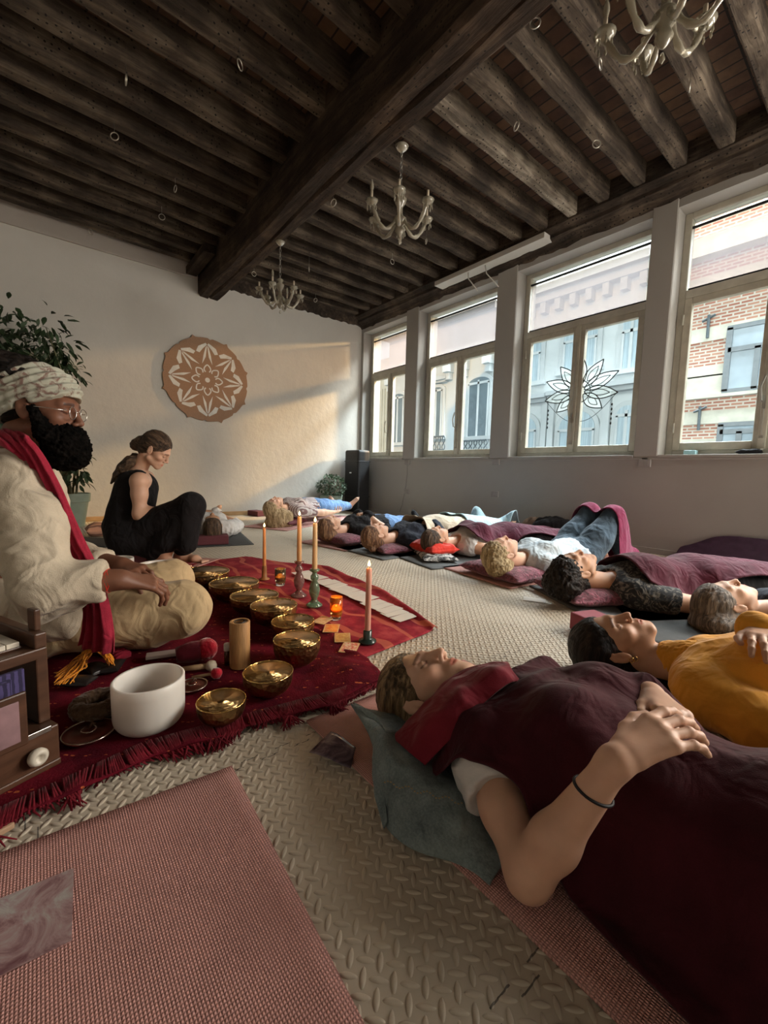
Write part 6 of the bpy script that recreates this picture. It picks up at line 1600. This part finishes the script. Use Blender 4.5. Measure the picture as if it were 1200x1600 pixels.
# harmonium
hd_ = unit(V3(.41, -.91, 0)); hn = V3(-hd_[1], hd_[0], 0); hn = -hn if hn@V3(-1, 0, 0) < 0 else hn
hc = V3(-1.075, .012, 0)
t = empty('harmonium', tuple(hc+hd_*.25+hn*.14), 'brown wooden harmonium with purple bellows at the left edge', 'harmonium')
M_hw = mat('harmonium_wood', (.075, .035, .02), .35, 0, .3, 5, 30, .1, scale=(1, 1, 8)); M_chrome = mat('nickel', (.5, .48, .45), .25, 1, bstr=0)
hz = math.atan2(hd_[1], hd_[0])
def hb(u0, u1, n0, n1, z0, z1, name, m, bev=.003, par=None):
    c = hc+hd_*(u0+u1)/2+hn*(n0+n1)/2; o = MB().obox((c[0], c[1], (z0+z1)/2), (u1-u0, n1-n0, z1-z0), hz).build(name, m, par or t, bevel=bev); return o
Z0 = .022
hb(0, .55, 0, .30, Z0, Z0+.085, 'base_box', M_hw); hb(0, .55, -.004, .304, Z0-.002, Z0+.012, 'plinth', M_hw)
hb(.0, .022, .03, .28, Z0+.085, .262, 'side_cheek', M_hw); hb(.53, .55, .03, .28, Z0+.085, .262, 'side_cheek', M_hw)
hb(.0, .55, .03, .30, .245, .268, 'top_frame', M_hw); 
mb = MB()
M_bel = pattern_cloth('bellows_card', (.018, .013, .05), (.065, .05, .15), 60, .5, 1.0)
for k in range(7):
    a = .012+.007*k; c = hc+hd_*(.065+.42/2)+hn*(.026-.0075*k+.0)
    mb.obox((c[0], c[1], .165), (.46-.030*k-(.018 if k % 2 else 0), .0085, .15-.012*k-(.010 if k % 2 else 0)), hz)
mb.build('bellows', M_bel, t, bevel=.001)
hb(.066, .46, -.034, -.026, .112, .218, 'bellows_board', M_hw); 
hb(.080, .435, -.037, -.0345, .125, .205, 'bellows_inlay', mat('mauve_inlay', (.20, .12, .13), .5, 0, .4, 10), .001)
for u in (.20, .36):
    c = hc+hd_*u+hn*(-.038); ax = Vector(tuple(hn)).to_track_quat('Z', 'Y').to_matrix(); MB().lathe([(.034, 0), (.034, .002), (1e-4, .002)], 28, tuple(V3(c[0], c[1], .165)), axis=ax).build('inlay_rosette', M_hw, t)
c = hc+hd_*.045+hn*(-.004)+V3(0, 0, Z0+.05); ax = Vector(tuple(-hn)).to_track_quat('Z', 'Y').to_matrix()
M_ivory = mat('ivory_knob', (.60, .55, .46), .35, bstr=0)
for u in (.045, .20, .35, .50):
    c = hc+hd_*u+hn*(-.004)+V3(0, 0, Z0+.042); MB().lathe([(.014, 0), (.017, .005), (.018, .012), (.014, .018), (.008, .019), (.006, .012), (1e-4, .012)], 28, tuple(c), axis=ax, close=False).build('stop_knob', M_ivory, t, True)
hb(.015, .065, -.004, -.001, Z0+.079, Z0+.090, 'latch', M_chrome, .001)
hb(.03, .52, .06, .17, .268, .274, 'key_bed', M_hw)
for k in range(21): hb(.035+.0230*k, .035+.0230*k+.0215, .06, .165, .274, .284, 'white_key', M_ivory, .001)
for k in range(20):
    if k % 7 in (2, 6): continue
    hb(.052+.0230*k, .052+.0230*k+.012, .10, .165, .284, .293, 'black_key', M_black, .001)
hb(.0, .022, .03, .30, .268, .300, 'end_block', M_hw); hb(.0, .012, .05, .08, .300, .345, 'lid_bracket', M_hw)
hb(.12, .30, -.10, -.02, .008, .02, 'wooden_foot', mat('pale_pine', (.42, .27, .17), .6))

# mats and cards near the camera
mat_obj('large empty pink yoga mat in the left foreground', (-.885+.9, .245-.305+.0, 0), 1.8, .62, math.radians(-3.2), M_pink)
m, nn, ll, p = nmat('painted_postcard'); v = coords(nn, ll); f = noise(nn, ll, v, 16, 6, .7, 1.2); f2 = noise(nn, ll, coords(nn, ll, (1, 1, 1), (0, 0, 1)), 9, 4)
ll.new(ramp(nn, ll, f, [(.35, (.16, .07, .08)), (.48, (.36, .24, .24)), (.6, (.42, .40, .38)), (.7, (.5, .46, .42))]), p.inputs['Base Color']); p.inputs['Roughness'].default_value = .35
M_post = m
o = MB().obox((-.722, -.068, .0105), (.125, .165, .0015), math.radians(-4)).build('postcard', M_post, None); tag(o, 'painted abstract postcard lying on the empty pink mat', 'postcard')
A_, B_, C_, Dd = ZP(483, 1176, .012), ZP(517, 1143, .022), ZP(556, 1166, .024), ZP(548, 1199, .014)
V = []
for a in range(9):
    for b in range(9):
        u, w = a/8, b/8; q = (A_*(1-u)+B_*u)*(1-w)+(Dd*(1-u)+C_*u)*w; V.append(q+V3(0, 0, .003*math.sin(w*5)))
F = [(a*9+b, a*9+9+b, a*9+10+b, a*9+b+1) for a in range(8) for b in range(8)]
m2, nn, ll, p = nmat('glossy_purple_card'); v = coords(nn, ll); f = noise(nn, ll, v, 22, 5, .6, 1); ll.new(ramp(nn, ll, f, [(.35, (.05, .035, .05)), (.5, (.13, .09, .11)), (.66, (.30, .24, .25))]), p.inputs['Base Color']); p.inputs['Roughness'].default_value = .2
o = MB().add(V, F).build('postcard', m2, None, True); sdf = o.modifiers.new('t', 'SOLIDIFY'); sdf.thickness = .001; tag(o, 'glossy dark purple card hanging over the mat corner by the denim jacket', 'postcard')
o = MB().obox(tuple(ZP(835, 937, .004)), (.11, .075, .0012), .5).build('postcard', M_card, None); tag(o, 'small pale paper card on the floor near the grey yoga mat', 'postcard')
# mat stood against the wall at the right, brown bag by the wall, dark coat
o = loft([[V3(-1.15, 3.98, .004), V3(-.85, 3.96, .004), V3(-.45, 3.94, .004), V3(.0, 3.9, .004)], [V3(-1.13, 4.06, .10), V3(-.86, 4.07, .16), V3(-.45, 4.06, .17), V3(.0, 4.05, .17)], [V3(-1.06, 4.10, .13), V3(-.86, 4.11, .225), V3(-.45, 4.11, .23), V3(.0, 4.11, .23)]], 'folded_mat', M_purple, None, amp=.003)
tag(o, 'dark plum mat slumped against the window wall at the right edge', 'mat')
pillow('black coat bundled at the feet beyond the plum blanket, by the wall', (-2.13, 3.86, 0), .42, .30, .26, .3, C_black, name='coat', seed=41, amp=.02, cat='coat')
pillow('brown paper bag crumpled against the window wall', (-2.42, 3.98, 0), .24, .16, .22, .1, mat('brown_paper', (.28, .20, .15), .8, 0, .2), name='paper_bag', seed=42, amp=.02, cat='bag')
# ------------------------------------------------------------------ plants, speaker case, wall art, chandeliers, rings
M_leaf = mat('leaf_dark', (.030, .055, .022), .5, 0, .4, 20, 40, .1); M_leaf2 = mat('leaf_grey_green', (.09, .14, .085), .55, 0, .3, 20, 40, .1)
M_pot = mat('sage_green_pot', (.25, .30, .235), .6, 0, .1, 8); M_soil = mat('soil', (.03, .02, .012), .95, 0, .4, 60, 80, .6); M_stem = mat('stem', (.14, .13, .07), .7, 0, .3, 20)
def pot(parent, c, r, h):
    MB().lathe([(r*.66, 0), (r*.9, h*.72), (r*.92, h*.74), (r*1.0, h*.75), (r*1.03, h), (r*.95, h), (r*.92, h*.86), (1e-4, h*.86)], 40, c, close=False).build('pot', M_pot, parent, auto=35)
    MB().lathe([(1e-4, 0), (r*.66, 0)], 40, c, close=False).build('pot_base', M_pot, parent)
    MB().lathe([(1e-4, h*.87), (r*.93, h*.865)], 32, c, close=False).build('soil', M_soil, parent)
def leaf(V, F, p, d, n, L_, w):
    d = unit(d); s_ = unit(np.cross(d, n)); n = np.cross(s_, d); k = len(V)
    for a, b, z in ((0, 0, 0), (.25, .8, .02), (.55, 1, .0), (.8, .55, -.06), (1, 0, -.14)):
        c = p+d*L_*a+n*L_*z
        V += [c+s_*w*b*.5+n*w*.12*b, c, c-s_*w*b*.5+n*w*.12*b]
    for q in range(4): F += [(k+3*q, k+3*q+3, k+3*q+4, k+3*q+1), (k+3*q+1, k+3*q+4, k+3*q+5, k+3*q+2)]
rr = random.Random(12)
# tall plant behind the bearded man
pc = XP(112, 822, -5.42); pc = V3(pc[0], pc[1], 0)
t = empty('potted_tree', tuple(pc), 'tall dark-leaved houseplant in a sage pot behind the bearded man', 'plant')
pot(t, tuple(pc), .17, .345)
V, F = [], []; mb = MB()
tips = []
for i in range(9):
    tgt = XP(rr.uniform(-60, 85), rr.uniform(505, 600), -5.35+rr.uniform(-.15, .35)); base = pc+V3(rr.uniform(-.05, .05), rr.uniform(-.05, .05), .3)
    mid = (base+tgt)/2+V3(.05, .12, .1); P = [base, base+(mid-base)*.5+V3(0, .02, 0), mid, tgt]; mb.tube(P, [.012, .010, .008, .004], 7); tips.append(tgt)
for px_, py_ in ((125, 715), (118, 742), (132, 738), (108, 728), (122, 755), (40, 520), (15, 490), (60, 560), (90, 545), (100, 570), (80, 590), (30, 560), (0, 540), (20, 585), (50, 600), (70, 570), (-20, 520), (-10, 580), (105, 590), (45, 580), (90, 560), (75, 545)):
    tgt = XP(px_, py_, -5.40+rr.uniform(-.1, .2)); tips.append(tgt)
    if py_ > 700: mb.tube([pc+V3(0, 0, 1.0), (pc+V3(0, 0, 1.0)+tgt)/2+V3(0, 0, .08), tgt], [.006, .004, .003], 6)
mb.build('stems', M_stem, t, True)
for tp in tips:
    n = 12 if tp[2] < 1.0 else 34; R_ = .09 if tp[2] < 1.0 else .19
    for k in range(n):
        o_ = V3(rr.gauss(0, 1), rr.gauss(0, 1), rr.gauss(0, .8)); o_ = unit(o_)*R_*rr.random()**.5
        if (tp+o_)[0] < XB+.04: continue
        d = unit(o_+V3(0, 0, -.6*R_)+V3(rr.gauss(0, .3), rr.gauss(0, .3), rr.gauss(0, .2))*R_); leaf(V, F, tp+o_, d, V3(rr.gauss(0, .4), rr.gauss(0, .4), 1), rr.uniform(.07, .12), rr.uniform(.028, .045))
V = [np.array([max(q[0], XB+.02), q[1], q[2]]) for q in V]
MB().add(V, F).build('foliage', M_leaf, t, True)
# small plant in the corner
pc = YP(502, 797, 3.62); pc = V3(-5.52, 3.45, 0)
t = empty('potted_plant', tuple(pc), 'bushy small-leaved plant in a sage green pot by the corner', 'plant')
pot(t, tuple(pc), .165, .27)
V, F = [], []
for k in range(520):
    o_ = unit(V3(rr.gauss(0, 1), rr.gauss(0, 1), rr.gauss(0, 1))); o_ = o_*V3(.22, .22, .17)*rr.uniform(.75, 1.0); p_ = pc+V3(0, 0, .40)+o_
    if p_[0] < XB+.03: continue
    leaf(V, F, p_, o_+V3(rr.gauss(0, .1), rr.gauss(0, .1), rr.gauss(0, .08)), V3(0, 0, 1)+o_, rr.uniform(.035, .055), rr.uniform(.025, .04))
MB().add(V, F).build('foliage', M_leaf2, t, True)
mb = MB()
for k in range(14): a = k*.9; mb.tube([pc+V3(.03*math.cos(a), .03*math.sin(a), .23), pc+V3(.15*math.cos(a), .15*math.sin(a), .42+.05*math.sin(k))], .003, 5)
mb.build('stems', M_stem, t, True)
# tall black case in the corner
q = V3(-5.52, 3.92, 0)
t = empty('speaker_case', tuple(q), 'tall black hard case standing in the corner beside the potted plant', 'case')
o = MB().obox((q[0], q[1], .49), (.34, .24, .97), .10).build('case_body', mat('case_black', (.014, .014, .015), .55, 0, .2, 40, 200, .2), t, bevel=.03)
MB().obox((q[0]+.02, q[1]-.135, .62), (.05, .012, .02), .10).build('latch', M_chrome, t)
for z in (.25, .8): MB().obox((q[0], q[1], z), (.348, .248, .012), .10).build('rib_band', M_black, t, bevel=.004)
# carved wall mandala
cm = XP(324, 594, XB+.02); Rm = .545
t = empty('wall_mandala', tuple(cm), 'large round brown carved mandala with white cut-outs on the far wall', 'wall art')
pts = []
for k in range(8):
    a0 = 2*PI*k/8+.32
    for s_ in np.linspace(0, 1, 14, endpoint=False):
        a = a0+s_*2*PI/8; d = abs(s_-.5)*2       # cusp at s=0, notch at .5
        r = .955-.055*(1-d)*0+.06*max(0, (d-.80)/.2)**1.6 - .03*max(0, 1-(1-d)/.14 if d > .86 else 0)*0 - (.028*max(0, 1-abs(s_-.5)/.05))
        pts.append((Rm*r*math.cos(a), Rm*r*math.sin(a)))
fn = lambda x, y, z: (cm[0]+z, cm[1]+x, cm[2]+y)
MB().prism(pts, -.006, .006, fn).build('disc', mat('brown_board', (.30, .175, .105), .75, 0, .06, 60, 200, .1), t)
M_cut = mat('cut_out_white', (.64, .62, .57), .8, bstr=0)
mb = MB()
def rot(P, a): return [(Rm*(x*math.cos(a)-y*math.sin(a)), Rm*(x*math.sin(a)+y*math.cos(a))) for x, y in P]
def thick(P, w):
    """polyline to closed ribbon"""
    P = np.array(P, float); T = np.gradient(P, axis=0); T /= np.linalg.norm(T, axis=1)[:, None]+1e-9; N = np.stack([-T[:, 1], T[:, 0]], 1); w = np.asarray(w)[:, None] if np.ndim(w) else w
    return [tuple(q) for q in P+N*w]+[tuple(q) for q in (P-N*w)[::-1]]
for k in range(8):
    a = 2*PI*k/8+PI/2
    # arrow: radial direction = +x
    for s_ in (-1, 1):
        mb.prism(rot([(.80, s_*.004), (.84, s_*.03), (.74, s_*.20), (.62, s_*.245), (.60, s_*.17), (.70, s_*.10)], a), .0062, .0075, fn)      # hooked head
        mb.prism(rot([(.78, s_*.002), (.74, s_*.035), (.55, s_*.085), (.36, s_*.115), (.52, s_*.035)], a), .0062, .0075, fn)
    pet = [(.13+.04, 0)]
    th = np.linspace(-2.6, 2.6, 20); P = [(.245+.07*math.cos(q)+(.03*max(0, math.cos(q))**6), .075*math.sin(q)) for q in th]
    mb.prism(rot(thick(P, .014), a), .0062, .0075, fn)
mb.prism([(Rm*.055*math.cos(q), Rm*.055*math.sin(q)) for q in np.linspace(0, 2*PI, 20, endpoint=False)], .0062, .0075, fn)
mb.build('cut_out_pattern', M_cut, t)
# chandeliers
m, nn, ll, p = nmat('dusty_crystal'); p.inputs['Base Color'].default_value = (.50, .46, .36, 1); p.inputs['Roughness'].default_value = .16; p.inputs['Transmission Weight'].default_value = .6; p.inputs['Specular IOR Level'].default_value = .8; M_cr = m
def chandelier(label, hook, body, R_, seed=0, nA=6, chain=True):
    hook = V3(*hook); b = V3(*body); t = empty('chandelier', tuple(hook), label, 'chandelier'); k_ = R_/.225
    if chain:
        L_ = hook[2]-(b[2]+.16*k_); n = max(2, int(L_/.032)); 
        mb = MB()
        for i in range(n):
            z = hook[2]-L_*(i+.5)/n; c = V3(*( (hook+(b-hook)*((i+.5)/n))[:2]), z)
            ax = V3(1, 0, 0) if i % 2 else V3(0, 1, 0)
            mb.tube([c+ax*.008*math.cos(a)+V3(0, 0, .020*math.sin(a)) for a in np.linspace(0, 2*PI, 14, endpoint=False)], .0022, 6, closed=True)
        mb.build('chain', M_met, t, True)
        MB().lathe([(.02, 0), (.045, -.012), (.03, -.03), (.012, -.045), (1e-4, -.05)], 16, tuple(hook), close=False).build('ceiling_rose', M_cr, t, True)
    MB().lathe([(1e-4, -.15*k_), (.014*k_, -.14*k_), (.034*k_, -.11*k_), (.022*k_, -.08*k_), (.045*k_, -.05*k_), (.05*k_, -.03*k_), (.020*k_, 0), (.018*k_, .05*k_), (.035*k_, .075*k_), (.048*k_, .105*k_), (.020*k_, .13*k_), (.04*k_, .155*k_), (.010*k_, .18*k_)], 20, tuple(b), close=False).build('centre_column', M_cr, t, True)
    rr = random.Random(seed)
    for i in range(nA):
        a = 2*PI*i/nA+.3+seed; d = V3(math.cos(a), math.sin(a), 0); P = []
        for s_ in np.linspace(0, 1, 14): P.append(b+d*R_*(.10+.90*s_)+V3(0, 0, k_*(-.02-.115*math.sin(s_*PI*.95)+.06*s_**2)))
        arm = MB().tube(P, [.013*k_+.003*k_*math.sin(j*1.9) for j in range(14)], 9).build('arm', M_cr, t, True)
        e = P[-1]
        q = MB().lathe([(.006*k_, -.022*k_), (.034*k_, -.006*k_), (.046*k_, .012*k_), (.038*k_, .013*k_), (.012*k_, .004*k_), (.012*k_, .03*k_), (1e-4, .03*k_)], 16, tuple(e), close=False).build('drip_cup', M_cr, t, True)
        MB().tube([e+V3(0, 0, .02*k_), e+V3(0, 0, .075*k_)], .009*k_, 10).build('candle_sleeve', mat('sleeve', (.45, .38, .28), .5, bstr=0) if i == 0 and seed == 0 else bpy.data.materials.get('sleeve') or M_cr, t, True)
        if i in (1, 4): MB().lathe([(.009*k_, .075*k_), (.014*k_, .10*k_), (.013*k_, .12*k_), (.004*k_, .15*k_), (1e-4, .155*k_)], 14, tuple(e), close=False).build('flame_bulb', M_cr, t, True)
        mb = MB()
        for j in range(7):
            aa = 2*PI*j/7; c = e+V3(.032*k_*math.cos(aa), .032*k_*math.sin(aa), -.004)
            mb.tube([c, c-V3(0, 0, .016*k_)], .001, 5).lathe([(1e-4, -.05*k_), (.006*k_, -.038*k_), (.003*k_, -.018*k_), (1e-4, -.015*k_)], 8, tuple(c), close=False)
        mb.build('crystal_drops', M_cr, t, True)
    c = b-V3(0, 0, .16*k_); MB().lathe([(1e-4, -.045*k_), (.011*k_, -.03*k_), (.005*k_, -.004*k_), (1e-4, 0)], 10, tuple(c), close=False).build('pendant', M_cr, t, True)
h = ZP(628, 226, 2.762); D = float((h-CAMP)@_f); b = V3(h[0], h[1], DP(612, 330, D)[2]); chandelier('crystal chandelier in the middle, hanging from the main beam', h, b, .205, 0)
h = ZP(438, 376, 2.762); D = float((h-CAMP)@_f); b = V3(h[0], h[1], DP(440, 458, D)[2]); chandelier('crystal chandelier farthest away, near the far wall end of the main beam', h, b, .19, 1)
b = DP(1040, 22, 1.62); h = V3(b[0], b[1], 3.085); chandelier('crystal chandelier at the top right, closest to the camera', h, b+V3(0, 0, .02), .215, 2)
# metal rings hanging from the joists
rp = [(197, 125), (179, 213), (375, 101), (274, 295), (253, 339), (142, 362), (521, 317), (397, 428), (483, 421), (493, 469), (613, 409), (666, 377), (836, 36), (938, 100), (807, 197), (932, 225), (1078, 135)]
M_ringm = mat('ring_metal', (.62, .58, .5), .3, .8, bstr=0)
for i, (px_, py_) in enumerate(rp):
    z = 2.72 if (px_, py_) in ((521, 317),) else 3.0
    c = ZP(px_, py_, z); top = 2.765 if z < 2.9 else (3.236 if i in (7, 8) else 3.095)
    if (px_, py_) == (142, 362): c = XP(px_, py_, XB+.08); top = 3.085
    t = empty('hanging_ring', tuple(V3(c[0], c[1], top)), 'small metal ring hanging from the dark timber ceiling', 'ring', 'rings hanging from the ceiling')
    a0 = i*1.1; ax = V3(math.cos(a0), math.sin(a0), 0)
    MB().tube([c+ax*.026*math.cos(a)+V3(0, 0, .026*math.sin(a)) for a in np.linspace(0, 2*PI, 22, endpoint=False)], .0035, 8, closed=True).build('ring', M_ringm, t, True)
    MB().tube([c+V3(0, 0, .024), V3(c[0], c[1], top)], .0015, 6).build('hook_wire', M_met, t)
# lotus drawing on the window glass, held on the room side of the panes
cl = YP(905, 612, YF+.005); M_ink = mat('sticker_ink', (.03, .035, .03), .6, bstr=0); M_stk, nn, ll, p = nmat('sticker_white')
tr = nn.new('ShaderNodeBsdfTransparent'); tl = nn.new('ShaderNodeBsdfTranslucent'); tl.inputs[0].default_value = (.7, .74, .66, 1); mx = nn.new('ShaderNodeMixShader'); mx.inputs[0].default_value = .05
ll.new(tr.outputs[0], mx.inputs[1]); ll.new(tl.outputs[0], mx.inputs[2]); ll.new(mx.outputs[0], nn['Material Output'].inputs[0])
t = empty('lotus_window_drawing', tuple(cl), 'lotus outline drawing on the glass of the third window', 'window drawing')
YS = YF+.008
fn2 = lambda x, y, z: (cl[0]+x, YS+z, cl[2]+y)
ink, wh = MB(), MB()
def petal(a, r0, r1, w):
    d = np.array([math.cos(a), math.sin(a)]); n = np.array([-d[1], d[0]]); P = []
    for s_ in np.linspace(0, 1, 14): P.append(d*(r0+(r1-r0)*s_)+n*w*math.sin(PI*min(1, s_*1.02))**.8*(1-s_*.35))
    Q = [p_-2*n*(n@p_) for p_ in P]
    return P, Q
for a, r1 in ((90, .36), (52, .36), (128, .36), (22, .40), (158, .40), (-8, .38), (188, .38), (-38, .30), (218, .30)):
    P, Q = petal(math.radians(a), .05, r1, .075)
    wh.prism([tuple(q) for q in P]+[tuple(q) for q in Q[::-1]], .0018, .0022, fn2)
    for L__ in (P, Q):
        ink.prism(thick(L__, .0050), .0, .0015, fn2)
    P, Q = petal(math.radians(a), .12, r1*.8, .035)
    for L__ in (P, Q): ink.prism(thick(L__, .0035), .0, .0015, fn2)
ink.prism(thick([(.11*math.cos(q), .11*math.sin(q)) for q in np.linspace(0, 2*PI, 30)], .0045), 0, .0015, fn2)
for sx in (-1, 1):
    for j in range(5): ink.prism([(sx*.33+.008*math.cos(q), -.16-.045*j+.014*math.sin(q)) for q in np.linspace(0, 2*PI, 9, endpoint=False)], 0, .0015, fn2)
    ink.prism(thick([(sx*(.36-.33*s_), -.06-.24*math.sin(s_*PI/2)) for s_ in np.linspace(0, 1, 14)], .0025), 0, .0015, fn2)
ink.build('ink_lines', M_ink, t); wh.build('pale_petals', M_stk, t)
# sockets and cable on the window wall
M_soc = mat('socket_plastic', (.33, .31, .29), .5, bstr=0)
for i, (px_, py_, lb) in enumerate(((776, 722, 'small double socket below the pier beside the lotus window'), (1008, 724, 'small double socket below the pier left of the brick view window'), (637, 722, 'small socket below the pier nearest the corner'), (774, 772, 'light switch low on the window wall'), (636, 768, 'socket low on the window wall near the corner'))):
    c = YP(px_, py_, YW); t = empty('wall_socket', tuple(c), lb, 'socket')
    MB().box((c[0]-.05, YW-.022, c[2]-.035), (c[0]+.05, YW-.001, c[2]+.035)).build('box', M_soc, t, bevel=.005)
    MB().box((c[0]-.03, YW-.026, c[2]-.018), (c[0]-.004, YW-.0225, c[2]+.018)).box((c[0]+.004, YW-.026, c[2]-.018), (c[0]+.03, YW-.0225, c[2]+.018)).build('face', M_soc, t)
c0 = YP(636, 725, YW-.01); c1_ = YP(634, 760, YW-.012); c2_ = YP(628, 790, YW-.012)
o = MB().tube([c0, c0+V3(.01, 0, -.15), c1_, c2_, c2_+V3(-.05, 0, -.1)], .004, 6).build('cable', mat('cable_grey', (.25, .24, .23), .6, bstr=0), None, True); tag(o, 'thin cable running down the window wall near the corner', 'cable')
c = YP(1080, 703, YF-.03); o = MB().box((c[0]-.035, YW+.06, ZS+.013), (c[0]+.05, YW+.13, ZS+.05)).build('blue_box', mat('pale_blue_plastic', (.30, .48, .50), .4, bstr=0), None, bevel=.004); tag(o, 'small pale blue box on the window ledge before the brick view', 'box')
c = YP(1172, 706, YF-.03); pillow('dark cloth left on the window ledge at the right', (c[0], YW+.09), .16, .07, .04, 0, C_black, name='cloth_rag', z0=ZS+.013, seed=50, amp=.006, cat='cloth')
o = MB().tube([V3(-3.44, 3.96, 3.0), V3(-3.42, 3.95, 2.9), V3(-3.30, 3.98, 2.74)], .006, 6).tube([V3(-3.20, 3.96, 3.0), V3(-3.17, 3.96, 2.88), V3(-3.02, 3.99, 2.70)], .006, 6).build('ribbon_ties', M_wall, None, True); tag(o, 'pale ribbons hanging from the white trunking above the second pier', 'ribbon')
